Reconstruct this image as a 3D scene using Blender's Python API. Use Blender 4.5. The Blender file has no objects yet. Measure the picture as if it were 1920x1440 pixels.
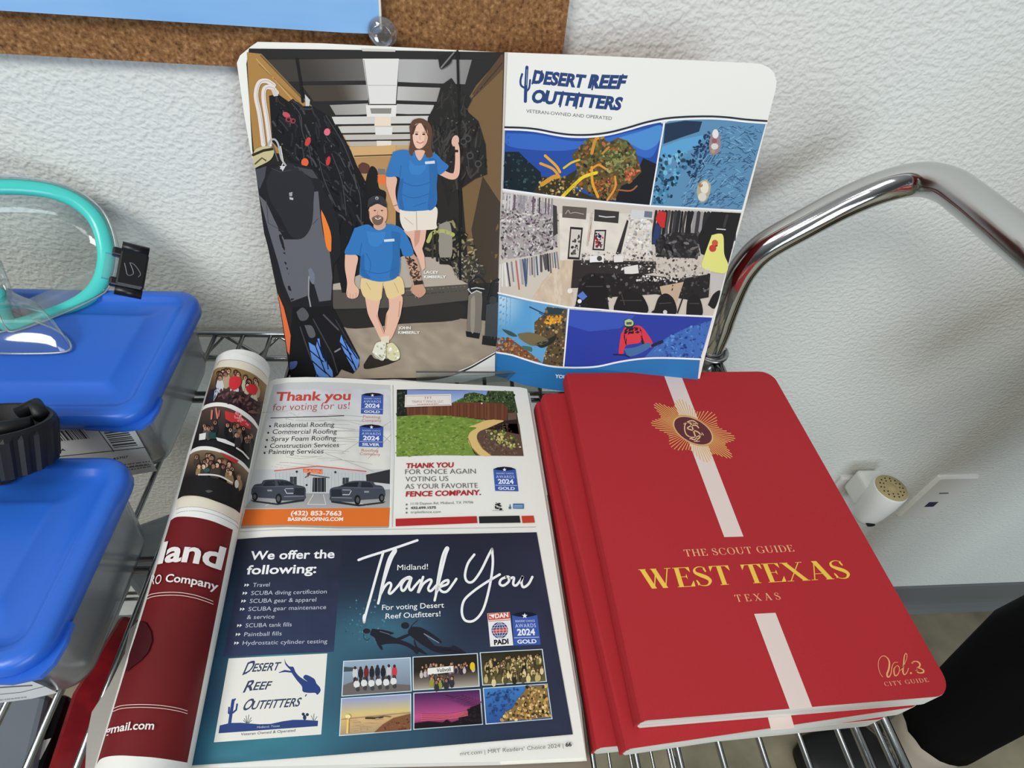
import bpy, bmesh, math, random
import numpy as np
from mathutils import Vector, Matrix
from mathutils.geometry import tessellate_polygon

SC = bpy.context.scene
COL = SC.collection
PI = math.pi

# ------------------------------------------------------------------ camera
CAM = np.array([0.0, -0.468, 1.22])
FPX, PITCH, ROLL, YAW = 1065.59, math.radians(45.866), math.radians(6.2164), math.radians(8.459)
def cam_rows():
    cy, sy, cp, sp = math.cos(YAW), math.sin(YAW), math.cos(PITCH), math.sin(PITCH)
    f = np.array([sy*cp, cy*cp, -sp]); rt = np.array([cy, -sy, 0.0]); up = np.cross(rt, f)
    r2 = math.cos(ROLL)*rt + math.sin(ROLL)*up
    u2 = -math.sin(ROLL)*rt + math.cos(ROLL)*up
    return r2, u2, f
CR, CU, CF = cam_rows()
cd = bpy.data.cameras.new('camera')
cam = bpy.data.objects.new('camera', cd); COL.objects.link(cam)
cd.sensor_fit = 'HORIZONTAL'; cd.sensor_width = 36.0; cd.lens = FPX/1920*36.0
cd.clip_start = 0.01; cd.clip_end = 50
cam.matrix_world = Matrix(((CR[0], CU[0], -CF[0], CAM[0]), (CR[1], CU[1], -CF[1], CAM[1]), (CR[2], CU[2], -CF[2], CAM[2]), (0, 0, 0, 1)))
SC.camera = cam

# ------------------------------------------------------------------ world, lights, exposure
w = bpy.data.worlds.new('world'); SC.world = w; w.use_nodes = True
bg = w.node_tree.nodes['Background']; bg.inputs[0].default_value = (0.86, 0.93, 1.0, 1); bg.inputs[1].default_value = 0.36
_tc = w.node_tree.nodes.new('ShaderNodeTexCoord'); _sx = w.node_tree.nodes.new('ShaderNodeSeparateXYZ'); _rp = w.node_tree.nodes.new('ShaderNodeValToRGB')   # dim room: pale ceiling, darker far walls
w.node_tree.links.new(_tc.outputs['Generated'], _sx.inputs[0]); w.node_tree.links.new(_sx.outputs['Z'], _rp.inputs[0]); w.node_tree.links.new(_rp.outputs[0], bg.inputs[0])
_e = _rp.color_ramp.elements; _e[0].position = 0.05; _e[0].color = (0.25, 0.26, 0.28, 1); _e[1].position = 0.62; _e[1].color = (1.25, 1.32, 1.38, 1)
def area(name, loc, target, sx, sy, power, color):
    l = bpy.data.lights.new(name, 'AREA'); l.shape = 'RECTANGLE'; l.size = sx; l.size_y = sy; l.energy = power; l.color = color
    o = bpy.data.objects.new(name, l); COL.objects.link(o); o.location = loc
    o.rotation_euler = (Vector(target)-Vector(loc)).to_track_quat('-Z', 'Y').to_euler()
    return o
area('ceiling_panel_lamp', (-1.10, -1.25, 2.45), (-0.75, -0.6, 0.6), 1.0, 0.6, 38, (1.0, 0.985, 0.95))
area('far_panel_lamp', (-0.10, -2.2, 2.65), (-0.10, -1.4, 0), 1.2, 0.6, 16, (1.0, 0.985, 0.95))
area('cool_fill', (1.3, -2.9, 1.2), (0.8, 0.0, 0.5), 1.6, 1.2, 58, (0.78, 0.90, 1.0))  # added cool fill to brighten the lower right wall; no window is known there
SC.view_settings.view_transform = 'Standard'
SC.view_settings.look = 'None'
SC.view_settings.gamma = 1.0
SC.view_settings.use_curve_mapping = False
SC.view_settings.exposure = -0.45
SC.cycles.max_bounces = 10; SC.cycles.transparent_max_bounces = 24
SC.cycles.caustics_reflective = False; SC.cycles.caustics_refractive = False
SC.cycles.sample_clamp_indirect = 4.0

# ------------------------------------------------------------------ pixel measurements -> places
def ray(px, py):
    return CR*((px-960.0)/FPX) - CU*((py-720.0)/FPX) + CF
def at_z(px, py, z):
    d = ray(px, py); return CAM + d*((z-CAM[2])/d[2])
def at_y(px, py, y):
    d = ray(px, py); return CAM + d*((y-CAM[1])/d[1])
def at_d(px, py, depth):
    return CAM + ray(px, py)*depth
def lin(c):
    c = [max(0.0, min(255.0, v))/255.0 for v in c[:3]]
    return tuple(v/12.92 if v <= 0.04045 else ((v+0.055)/1.055)**2.4 for v in c)

# ------------------------------------------------------------------ materials
def nodes(name):
    m = bpy.data.materials.new(name); m.use_nodes = True
    nt = m.node_tree; b = nt.nodes['Principled BSDF']
    return m, nt, b
def mat(name, rgb, rough=0.5, metal=0.0, spec=0.5, trans=0.0, ior=1.45, coat=0.0, bump=None):
    m, nt, b = nodes(name)
    b.inputs['Base Color'].default_value = (*lin(rgb), 1)
    b.inputs['Roughness'].default_value = rough; b.inputs['Metallic'].default_value = metal
    b.inputs['Specular IOR Level'].default_value = spec; b.inputs['IOR'].default_value = ior
    b.inputs['Transmission Weight'].default_value = trans; b.inputs['Coat Weight'].default_value = coat
    if bump:
        sc, st, dist = bump
        tc = nt.nodes.new('ShaderNodeTexCoord'); n = nt.nodes.new('ShaderNodeTexNoise'); bp = nt.nodes.new('ShaderNodeBump')
        n.inputs['Scale'].default_value = sc; n.inputs['Detail'].default_value = 3
        bp.inputs['Strength'].default_value = st; bp.inputs['Distance'].default_value = dist
        nt.links.new(tc.outputs['Object'], n.inputs['Vector']); nt.links.new(n.outputs[0], bp.inputs['Height']); nt.links.new(bp.outputs[0], b.inputs['Normal'])
    return m
def ramp_mat(name, scale, stops, rough=0.6, detail=4, stretch=(1, 1, 1), bump=0.0, bdist=0.001, tex='noise', spec=0.3):
    m, nt, b = nodes(name)
    tc = nt.nodes.new('ShaderNodeTexCoord'); mp = nt.nodes.new('ShaderNodeMapping'); mp.inputs['Scale'].default_value = stretch
    nt.links.new(tc.outputs['Object'], mp.inputs['Vector'])
    if tex == 'noise':
        n = nt.nodes.new('ShaderNodeTexNoise'); n.inputs['Detail'].default_value = detail; n.inputs['Scale'].default_value = scale; out = n.outputs[0]
    else:
        n = nt.nodes.new('ShaderNodeTexVoronoi'); n.inputs['Scale'].default_value = scale
        sep = nt.nodes.new('ShaderNodeSeparateColor'); nt.links.new(n.outputs['Color'], sep.inputs[0]); out = sep.outputs[0]
    nt.links.new(mp.outputs[0], n.inputs['Vector'])
    r = nt.nodes.new('ShaderNodeValToRGB'); el = r.color_ramp.elements
    while len(el) < len(stops): el.new(0.5)
    for e, (p, c) in zip(el, stops): e.position = p; e.color = (*lin(c), 1)
    nt.links.new(out, r.inputs[0]); nt.links.new(r.outputs[0], b.inputs['Base Color'])
    b.inputs['Roughness'].default_value = rough; b.inputs['Specular IOR Level'].default_value = spec
    if bump:
        bp = nt.nodes.new('ShaderNodeBump'); bp.inputs['Strength'].default_value = bump; bp.inputs['Distance'].default_value = bdist
        nt.links.new(out, bp.inputs['Height']); nt.links.new(bp.outputs[0], b.inputs['Normal'])
    return m
def wall_mat():
    m, nt, b = nodes('textured_wall_paint')
    tc = nt.nodes.new('ShaderNodeTexCoord'); mp = nt.nodes.new('ShaderNodeMapping'); mp.inputs['Scale'].default_value = (1.0, 1.0, 1.12)
    nt.links.new(tc.outputs['Object'], mp.inputs['Vector'])
    n = nt.nodes.new('ShaderNodeTexNoise'); n.inputs['Scale'].default_value = 205; n.inputs['Detail'].default_value = 1.2; n.inputs['Roughness'].default_value = 0.5; n.inputs['Distortion'].default_value = 0.15
    nt.links.new(mp.outputs[0], n.inputs['Vector'])
    r = nt.nodes.new('ShaderNodeValToRGB'); r.color_ramp.elements[0].position = 0.28; r.color_ramp.elements[1].position = 0.74; r.color_ramp.interpolation = 'EASE'
    nt.links.new(n.outputs[0], r.inputs[0])
    bp = nt.nodes.new('ShaderNodeBump'); bp.inputs['Strength'].default_value = 0.42; bp.inputs['Distance'].default_value = 0.0017
    nt.links.new(r.outputs[0], bp.inputs['Height']); nt.links.new(bp.outputs[0], b.inputs['Normal'])
    b.inputs['Base Color'].default_value = (*lin((226, 228, 222)), 1); b.inputs['Roughness'].default_value = 0.55; b.inputs['Specular IOR Level'].default_value = 0.35
    return m
def clear_mat(name, tint=(250, 252, 252), gloss=0.10, rough=0.03, opaque=0.0, body=(200, 205, 210)):
    """thin clear plastic: transparent sheet + fresnel gloss (+ some milky body)"""
    m = bpy.data.materials.new(name); m.use_nodes = True; nt = m.node_tree; nt.nodes.clear()
    o = nt.nodes.new('ShaderNodeOutputMaterial'); tr = nt.nodes.new('ShaderNodeBsdfTransparent'); tr.inputs[0].default_value = (*lin(tint), 1)
    gl = nt.nodes.new('ShaderNodeBsdfGlossy'); gl.inputs['Roughness'].default_value = rough
    lw = nt.nodes.new('ShaderNodeLayerWeight'); lw.inputs[0].default_value = 0.35
    mth = nt.nodes.new('ShaderNodeMath'); mth.operation = 'MULTIPLY_ADD'; mth.inputs[1].default_value = 0.65; mth.inputs[2].default_value = gloss
    nt.links.new(lw.outputs['Facing'], mth.inputs[0])
    mx = nt.nodes.new('ShaderNodeMixShader')
    base = tr.outputs[0]
    if opaque:
        df = nt.nodes.new('ShaderNodeBsdfDiffuse'); df.inputs[0].default_value = (*lin(body), 1)
        tl = nt.nodes.new('ShaderNodeBsdfTranslucent'); tl.inputs[0].default_value = (*lin(body), 1)
        a = nt.nodes.new('ShaderNodeMixShader'); a.inputs[0].default_value = 0.5
        nt.links.new(df.outputs[0], a.inputs[1]); nt.links.new(tl.outputs[0], a.inputs[2])
        c = nt.nodes.new('ShaderNodeMixShader'); c.inputs[0].default_value = opaque
        nt.links.new(tr.outputs[0], c.inputs[1]); nt.links.new(a.outputs[0], c.inputs[2]); base = c.outputs[0]
    nt.links.new(mth.outputs[0], mx.inputs[0]); nt.links.new(base, mx.inputs[1]); nt.links.new(gl.outputs[0], mx.inputs[2])
    nt.links.new(mx.outputs[0], o.inputs[0])
    return m
def print_mat(name, rough=0.5, spec=0.18):
    m, nt, b = nodes(name)
    a = nt.nodes.new('ShaderNodeAttribute'); a.attribute_name = 'ink'
    nt.links.new(a.outputs['Color'], b.inputs['Base Color'])
    b.inputs['Roughness'].default_value = rough; b.inputs['Specular IOR Level'].default_value = spec
    return m
def page_edge_mat(name, rgb):
    m, nt, b = nodes(name)
    tc = nt.nodes.new('ShaderNodeTexCoord'); mp = nt.nodes.new('ShaderNodeMapping'); mp.inputs['Scale'].default_value = (12, 12, 2600)
    n = nt.nodes.new('ShaderNodeTexNoise'); n.inputs['Scale'].default_value = 1.0; n.inputs['Detail'].default_value = 2
    r = nt.nodes.new('ShaderNodeValToRGB'); r.color_ramp.elements[0].color = (*lin([v*0.80 for v in rgb]), 1); r.color_ramp.elements[1].color = (*lin(rgb), 1)
    r.color_ramp.elements[0].position = 0.3; r.color_ramp.elements[1].position = 0.6
    nt.links.new(tc.outputs['Object'], mp.inputs[0]); nt.links.new(mp.outputs[0], n.inputs['Vector']); nt.links.new(n.outputs[0], r.inputs[0]); nt.links.new(r.outputs[0], b.inputs['Base Color'])
    b.inputs['Roughness'].default_value = 0.7
    return m

M = dict(
    wall=wall_mat(),
    cork=ramp_mat('cork', 420, [(0.22, (70, 42, 22)), (0.42, (128, 88, 52)), (0.58, (150, 107, 67)), (0.80, (190, 148, 102))], 0.85, 3, (1, 1, 1), 0.35, 0.0008),
    floor=ramp_mat('floor_tile', 14, [(0.30, (122, 114, 94)), (0.55, (144, 135, 112)), (0.75, (160, 149, 124))], 0.45, 8, bump=0.05),
    base=mat('vinyl_base', (104, 106, 106), 0.45),
    chrome=mat('chrome', (205, 205, 203), 0.10, 1.0),
    wire=mat('chromed_wire', (165, 168, 168), 0.22, 1.0),
    red=ramp_mat('red_book_cloth', 900, [(0.30, (175, 43, 49)), (0.70, (179, 46, 52))], 0.7, 3, spec=0.2),
    edge=page_edge_mat('page_edges', (226, 224, 214)),
    white=mat('white_plastic', (233, 234, 230), 0.35),
    paper=mat('paper', (236, 235, 226), 0.6),
    blue_lid=mat('blue_lid_plastic', (44, 104, 206), 0.32, spec=0.5),
    tub=clear_mat('milky_tub_plastic', (225, 230, 236), 0.05, 0.18, 0.46, (196, 202, 212)),
    clear=clear_mat('clear_silicone', (246, 249, 249), 0.06, 0.08, 0.05, (225, 230, 232)),
    glass=clear_mat('lens_glass', (244, 249, 247), 0.03, 0.02),
    acrylic=clear_mat('clear_acrylic', (240, 244, 244), 0.04, 0.03),
    acrylic_edge=mat('acrylic_edge', (92, 92, 88), 0.3),
    pin=clear_mat('clear_pin_plastic', (246, 247, 248), 0.16, 0.05, 0.10, (240, 240, 240)),
    bead=clear_mat('silicone_bead', (246, 249, 249), 0.15, 0.08, 0.55, (236, 240, 242)),
    teal=mat('teal_frame', (80, 214, 202), 0.25, spec=0.6),
    black=mat('black_plastic', (17, 18, 20), 0.35),
    rubber=mat('black_rubber', (15, 16, 20), 0.5),
    ivory=mat('ivory_cap', (176, 160, 116), 0.5),
    dark=mat('dark_hole', (12, 14, 22), 0.5),
    jack=mat('blue_jack', (22, 30, 72), 0.35),
    cloth=mat('black_trouser_cloth', (14, 14, 18), 0.9, spec=0.15),
    sock=mat('grey_sock', (205, 196, 180), 0.9, spec=0.1),
    skin=mat('skin', (206, 160, 135), 0.55),
    hair=mat('brown_hair', (70, 48, 34), 0.6),
    shirt=mat('grey_shirt', (96, 98, 104), 0.9),
    shoe=mat('black_shoe', (16, 16, 17), 0.5),
    brown=mat('taupe_cover', (126, 114, 100), 0.6),
    flap=mat('grey_flap_paper', (172, 168, 160), 0.55),
    redbag=ramp_mat('red_wrap', 60, [(0.4, (120, 22, 30)), (0.6, (148, 28, 36))], 0.3),
    mag=print_mat('glossy_print'), matte=print_mat('matte_print', 0.55, 0.3),
    foil=print_mat('foil_print', 0.35, 0.5),
)
M['tub_inner'] = M['tub']

# ------------------------------------------------------------------ object helpers
def link(name, me, m, parent=None, smooth=False, loc=None):
    o = bpy.data.objects.new(name, me); COL.objects.link(o)
    if m is not None:
        for x in (m if isinstance(m, (list, tuple)) else [m]): me.materials.append(x)
    if smooth:
        me.polygons.foreach_set('use_smooth', [True]*len(me.polygons))
    if parent is not None:
        o.parent = parent
        o.matrix_parent_inverse = parent.matrix_basis.inverted() if parent.type == 'EMPTY' else Matrix.Identity(4)
    return o
def tag(o, label, cat, group=None, kind=None):
    o['label'] = label; o['category'] = cat
    if group: o['group'] = group
    if kind: o['kind'] = kind
    return o
def struct(o, label, cat):
    return tag(o, label, cat, kind='structure')
def thing(name, loc, label, cat, group=None):
    o = bpy.data.objects.new(name, None); COL.objects.link(o); o.location = Vector(loc); o.empty_display_size = 0.03
    return tag(o, label, cat, group)
def mesh(name, V, Fc):
    me = bpy.data.meshes.new(name); me.from_pydata([tuple(map(float, v)) for v in V], [], [tuple(f) for f in Fc]); me.update(); return me
class MB:
    """collects shapes into one mesh"""
    def __init__(s): s.V = []; s.F = []; s.mi = []
    def add(s, V, Fc, mi=0):
        k = len(s.V); s.V += [tuple(map(float, v)) for v in V]; s.F += [tuple(i+k for i in f) for f in Fc]; s.mi += [mi]*len(Fc)
    def box(s, a, b, mi=0):
        x0, y0, z0 = a; x1, y1, z1 = b
        s.add([(x0, y0, z0), (x1, y0, z0), (x1, y1, z0), (x0, y1, z0), (x0, y0, z1), (x1, y0, z1), (x1, y1, z1), (x0, y1, z1)],
              [(3, 2, 1, 0), (4, 5, 6, 7), (0, 1, 5, 4), (1, 2, 6, 5), (2, 3, 7, 6), (3, 0, 4, 7)], mi)
    def tube(s, pts, r, n=10, mi=0, caps=True):
        pts = [Vector(p) for p in pts]; rs = r if isinstance(r, (list, tuple)) else [r]*len(pts)
        rings = []; up = None
        for i, p in enumerate(pts):
            t = (pts[min(i+1, len(pts)-1)]-pts[max(i-1, 0)]).normalized()
            if up is None:
                up = Vector((0, 0, 1)) if abs(t.z) < 0.9 else Vector((1, 0, 0))
            a = (up - t*up.dot(t)).normalized(); b = t.cross(a); up = a
            rings.append([p + (a*math.cos(2*PI*k/n)+b*math.sin(2*PI*k/n))*rs[i] for k in range(n)])
        V = [v for rg in rings for v in rg]; Fc = []
        for i in range(len(pts)-1):
            for k in range(n): Fc.append((i*n+k, i*n+(k+1) % n, (i+1)*n+(k+1) % n, (i+1)*n+k))
        if caps: Fc.append(tuple(range(n))[::-1]); Fc.append(tuple((len(pts)-1)*n+k for k in range(n)))
        s.add(V, Fc, mi)
    def loft(s, rings, cap0=True, cap1=True, mi=0, closed=True):
        n = len(rings[0]); V = [v for r in rings for v in r]; Fc = []
        for i in range(len(rings)-1):
            for k in range(n if closed else n-1): Fc.append((i*n+k, i*n+(k+1) % n, (i+1)*n+(k+1) % n, (i+1)*n+k))
        if cap0: Fc.append(tuple(range(n))[::-1])
        if cap1: Fc.append(tuple((len(rings)-1)*n+k for k in range(n)))
        s.add(V, Fc, mi)
    def build(s, name, m, parent=None, smooth=False, recalc=True):
        me = mesh(name, s.V, s.F); me.polygons.foreach_set('material_index', s.mi)
        if recalc:
            bm = bmesh.new(); bm.from_mesh(me); bmesh.ops.recalc_face_normals(bm, faces=bm.faces); bm.to_mesh(me); bm.free()
        o = link(name, me, m, parent, smooth)
        return o
def bevel(o, w, seg=2, ang=35):
    md = o.modifiers.new('bevel', 'BEVEL'); md.width = w; md.segments = seg; md.limit_method = 'ANGLE'; md.angle_limit = math.radians(ang); return o
def rrect(x0, x1, y0, y1, r, z, n=6):
    out = []
    for cx, cy, a0 in ((x1-r, y1-r, 0), (x0+r, y1-r, 90), (x0+r, y0+r, 180), (x1-r, y0+r, 270)):
        for k in range(n+1):
            a = math.radians(a0+90*k/n); out.append((cx+r*math.cos(a), cy+r*math.sin(a), z))
    return out
def catmull(pts, n=8):
    P = [np.array(p, float) for p in pts]; P = [2*P[0]-P[1]]+P+[2*P[-1]-P[-2]]; out = []
    for i in range(1, len(P)-2):
        for k in range(n):
            t = k/n; a, b, c, d = P[i-1], P[i], P[i+1], P[i+2]
            out.append(0.5*((2*b)+(-a+c)*t+(2*a-5*b+4*c-d)*t*t+(-a+3*b-3*c+d)*t**3))
    out.append(P[-2]); return out

# ------------------------------------------------------------------ surfaces that carry print
class Plane:
    """flat sheet with an optional gentle swell h(s,t); finds where a line of sight meets it"""
    def __init__(s, O, U, Vv, h=None):
        s.O = np.array(O, float); s.U = np.array(U, float)/np.linalg.norm(U); Vv = np.array(Vv, float); Vv = Vv-s.U*(Vv@s.U); s.V = Vv/np.linalg.norm(Vv)
        n = np.cross(s.U, s.V); s.N = n if n@(CAM-s.O) > 0 else -n; s.h = h
    def hit(s, px, py, off=0.0):
        d = ray(px, py); hh = off
        for _ in range(1 if s.h is None else 9):
            P = CAM + d*(((s.O-CAM)@s.N+hh)/(d@s.N)); q = P-s.O
            if s.h is None: break
            hh = off + s.h(q@s.U, q@s.V)
        return P
class Roll:
    """outside of a rolled sheet"""
    def __init__(s, A, u, r):
        s.A = np.array(A, float); s.u = np.array(u, float)/np.linalg.norm(u); s.r = r
    def hit(s, px, py, off=0.0):
        d = ray(px, py); r = s.r+off
        w0 = CAM-s.A; dp = d-s.u*(d@s.u); wp = w0-s.u*(w0@s.u)
        a = dp@dp; b = 2*dp@wp; c = wp@wp-r*r; D = b*b-4*a*c
        if D <= 0:
            t = -b/(2*a); P = CAM+d*t; ax = s.A+s.u*((P-s.A)@s.u); q = P-ax; return ax+q*(r/np.linalg.norm(q))
        return CAM+d*((-b-math.sqrt(D))/(2*a))

_glyph = {}
def glyphs(s, bold=0.0, space=1.0):
    key = (s, bold, space)
    if key not in _glyph:
        c = bpy.data.curves.new('t', 'FONT'); c.body = s; c.size = 1.0; c.offset = bold; c.space_character = space; c.resolution_u = 3; c.fill_mode = 'FRONT'
        o = bpy.data.objects.new('t', c); COL.objects.link(o)
        me = o.evaluated_get(bpy.context.evaluated_depsgraph_get()).to_mesh()
        me.calc_loop_triangles()
        V = [tuple(v.co)[:2] for v in me.vertices]; T = [tuple(t.vertices) for t in me.loop_triangles]
        o.to_mesh_clear(); bpy.data.objects.remove(o); bpy.data.curves.remove(c)
        _glyph[key] = (np.array(V) if V else np.zeros((0, 2)), T)
    return _glyph[key]
_cap = {}
def capheight(bold):
    if bold not in _cap:
        V, T = glyphs('H', bold); _cap[bold] = V[:, 1].max()
    return _cap[bold]

def vnoise(seed, n=24):
    g = np.random.default_rng(seed).random((n+1, n+1))
    def f(u, v):
        x, y = (u % 1)*n, (v % 1)*n; i, j = int(x), int(y); a, b = x-i, y-j; a = a*a*(3-2*a); b = b*b*(3-2*b)
        i = min(i, n-1); j = min(j, n-1)
        return (g[i, j]*(1-a)+g[i+1, j]*a)*(1-b)+(g[i, j+1]*(1-a)+g[i+1, j+1]*a)*b
    return f
def mixc(a, b, t): t = max(0, min(1, t)); return tuple(x+(y-x)*t for x, y in zip(a, b))
def inside(p, poly):
    x, y = p; r = False; j = len(poly)-1
    for i in range(len(poly)):
        xi, yi = poly[i]; xj, yj = poly[j]
        if (yi > y) != (yj > y) and x < (xj-xi)*(y-yi)/(yj-yi)+xi: r = not r
        j = i
    return r
def Zm(x0, y0, k):
    def f(*pts): return [(x0+x/k, y0+y/k) for x, y in pts]
    return f

class Print:
    """flat artwork laid on a sheet: every ink patch is part of the sheet's own mesh"""
    STEP = 0.000028
    def __init__(s, surf, sub=0.0, up=None):
        s.S = surf; s.sub = sub; s.V = []; s.T = []; s.C = []; s.D = []; s.L = 0.0; s.kz = 1.0; s.up = up or (lambda p: (0, -1))
    def bump(s, k=1): s.L += k
    def raw(s, pts, tris, cols, d=0.0):
        k = len(s.V); s.V += [tuple(p) for p in pts]; s.T += [tuple(i+k for i in t) for t in tris]
        s.C += [lin(c) for c in cols] if isinstance(cols, list) else [lin(cols)]*len(pts); s.D += [s.L+d]*len(pts)
    def poly(s, pts, col, d=0.0):
        t = tessellate_polygon([[Vector((p[0], p[1], 0)) for p in pts]])
        s.raw(pts, t, col, d)
    def smooth(s, pts, col, n=5, d=0.0):
        p = [tuple(q) for q in catmull(list(pts)+[pts[0]], n)][:-1]; s.poly(p, col, d)
    def rect(s, q, col, d=0.0): s.raw(q, [(0, 1, 2), (0, 2, 3)], col, d)
    def grid(s, q, nx, ny, fn, d=0.0):
        (ax, ay), (bx, by), (cx, cy), (dx, dy) = q; pts = []; cols = []
        for j in range(ny+1):
            for i in range(nx+1):
                u, v = i/nx, j/ny
                pts.append(((ax*(1-u)+bx*u)*(1-v)+(dx*(1-u)+cx*u)*v, (ay*(1-u)+by*u)*(1-v)+(dy*(1-u)+cy*u)*v)); cols.append(fn(u, v))
        T = []
        for j in range(ny):
            for i in range(nx):
                a = j*(nx+1)+i; T += [(a, a+1, a+nx+2), (a, a+nx+2, a+nx+1)]
        s.raw(pts, T, cols, d)
    def stroke(s, pts, wd, col, smooth=0, d=0.0, caps=True):
        if smooth: pts = [tuple(p) for p in catmull(pts, smooth)]
        n = len(pts); ws = wd if isinstance(wd, (list, tuple)) else None
        P = np.array(pts, float); L = []; R = []
        for i in range(n):
            t = P[min(i+1, n-1)]-P[max(i-1, 0)]; l = np.hypot(*t) or 1; nn = np.array([-t[1], t[0]])/l
            if ws:
                f = i/(n-1)*(len(ws)-1); k = min(int(f), len(ws)-2); w = ws[k]+(ws[k+1]-ws[k])*(f-k)
            else: w = wd
            L.append(P[i]+nn*w/2); R.append(P[i]-nn*w/2)
        T = []
        for i in range(n-1): T += [(2*i, 2*i+2, 2*i+3), (2*i, 2*i+3, 2*i+1)]
        s.raw([tuple(v) for i in range(n) for v in (L[i], R[i])], T, col, d)
        if caps and not ws and wd > 2.2: s.disc(pts[0], wd/2, col, d=d+0.03); s.disc(pts[-1], wd/2, col, d=d+0.03)
    def strands(s, poly, n, cols, l0, l1, w0, w1, ang, seed, spread=0.5):
        rg = random.Random(seed); xs = [p[0] for p in poly]; ys = [p[1] for p in poly]; m = 0; tries = 0
        while m < n and tries < n*15:
            tries += 1; p = (rg.uniform(min(xs), max(xs)), rg.uniform(min(ys), max(ys))); a = ang+rg.uniform(-spread, spread); l = rg.uniform(l0, l1)/2; dx, dy = math.cos(a)*l, math.sin(a)*l; b = rg.uniform(-.25, .25)*l
            q = [(p[0]-dx, p[1]-dy), (p[0]-dy/l*b, p[1]+dx/l*b), (p[0]+dx, p[1]+dy)]
            if not (inside(q[0], poly) and inside(q[2], poly) and inside(p, poly)): continue
            s.stroke(q, rg.uniform(w0, w1), rg.choice(cols), smooth=3, d=rg.random(), caps=False); m += 1
        s.bump(1.1)
    def dashes(s, p0, p1, h, col, seed):
        rg = random.Random(seed); u = 0.0
        while u < 0.98:
            e = min(1.0, u+rg.uniform(.03, .11)); s.stroke([(p0[0]+(p1[0]-p0[0])*t, p0[1]+(p1[1]-p0[1])*t) for t in (u, e)], h, col, caps=False); u = e+rg.uniform(.012, .03)
    def disc(s, c, r, col, ry=None, n=10, rot=0.0, d=0.0):
        ry = ry or r; ca, sa = math.cos(rot), math.sin(rot); pts = []
        for k in range(n):
            x, y = r*math.cos(2*PI*k/n), ry*math.sin(2*PI*k/n); pts.append((c[0]+x*ca-y*sa, c[1]+x*sa+y*ca))
        s.raw(pts, [(0, k, k+1) for k in range(1, n-1)], col, d)
    def specks(s, poly, n, cols, r0, r1, seed, asp=1.0, jit=14, rot=None):
        rg = random.Random(seed); xs = [p[0] for p in poly]; ys = [p[1] for p in poly]; m = 0; tries = 0
        while m < n and tries < n*12:
            tries += 1; p = (rg.uniform(min(xs), max(xs)), rg.uniform(min(ys), max(ys)))
            if not inside(p, poly): continue
            c = rg.choice(cols); j = rg.uniform(-jit, jit); r = rg.uniform(r0, r1)
            s.disc(p, r, tuple(v+j for v in c), ry=r*asp*rg.uniform(0.7, 1.3), n=6, rot=rg.uniform(0, 3.1) if rot is None else rot+rg.uniform(-0.25, 0.25), d=rg.random()*1.0); m += 1
        s.bump(1.1)
    def text(s, t, p0, p1, cap, col, bold=0.0, mid=None, space=1.0, shear=0.0, cap1=None, fit=True, d=0.0):
        V, T = glyphs(t, bold, space)
        if not len(V): return
        x0, x1 = V[:, 0].min(), V[:, 0].max(); H = capheight(bold); p0 = np.array(p0, float); p1 = np.array(p1, float)
        pm = np.array(mid, float) if mid is not None else (p0+p1)/2; cc = 2*pm-(p0+p1)/2
        pts = []
        for x, y in V:
            f = (x-x0)/(x1-x0); b = p0*(1-f)**2+2*cc*f*(1-f)+p1*f*f; u = np.array(s.up(b), float); u /= np.hypot(*u)
            k = (cap+((cap1 or cap)-cap)*f)*y/H; tang = (p1-p0)/np.hypot(*(p1-p0))
            pts.append(tuple(b+u*k+tang*shear*k))
        s.raw(pts, T, col, d)
    def serif(s, t, p0, p1, cap, col, thick=0.16, hair=0.035, gap=0.12, cols=None):
        """high-contrast roman capitals drawn from bars and arcs"""
        polys, width = serif_line(t, thick, hair, gap)
        p0 = np.array(p0, float); p1 = np.array(p1, float)
        for P in polys:
            out = []
            for x, y in P:
                b = p0+(p1-p0)*(x/width); u = np.array(s.up(b), float); u /= np.hypot(*u); out.append(tuple(b+u*cap*y))
            s.poly(out, col, d=random.Random(len(s.V)).random()*0.5)
    def build(s, name, m, parent, extra_mat=None):
        V, T, C, D = s.V, s.T, s.C, s.D
        if s.sub:
            V, T, C, D = subdivide(V, T, C, D, s.sub)
        P = [s.S.hit(x, y, dd*s.STEP*s.kz) for (x, y), dd in zip(V, D)]
        me = bpy.data.meshes.new(name); F = []
        for t in T:
            a, b, c = (P[i] for i in t)
            n = np.cross(b-a, c-a)
            F.append(t if n@(CAM-a) >= 0 else (t[0], t[2], t[1]))
        me.from_pydata([tuple(p) for p in P], [], F)
        at = me.color_attributes.new('ink', 'FLOAT_COLOR', 'POINT')
        at.data.foreach_set('color', np.array([(*c, 1.0) for c in C], dtype=np.float32).ravel())
        me.update()
        return link(name, me, m, parent)
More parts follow.
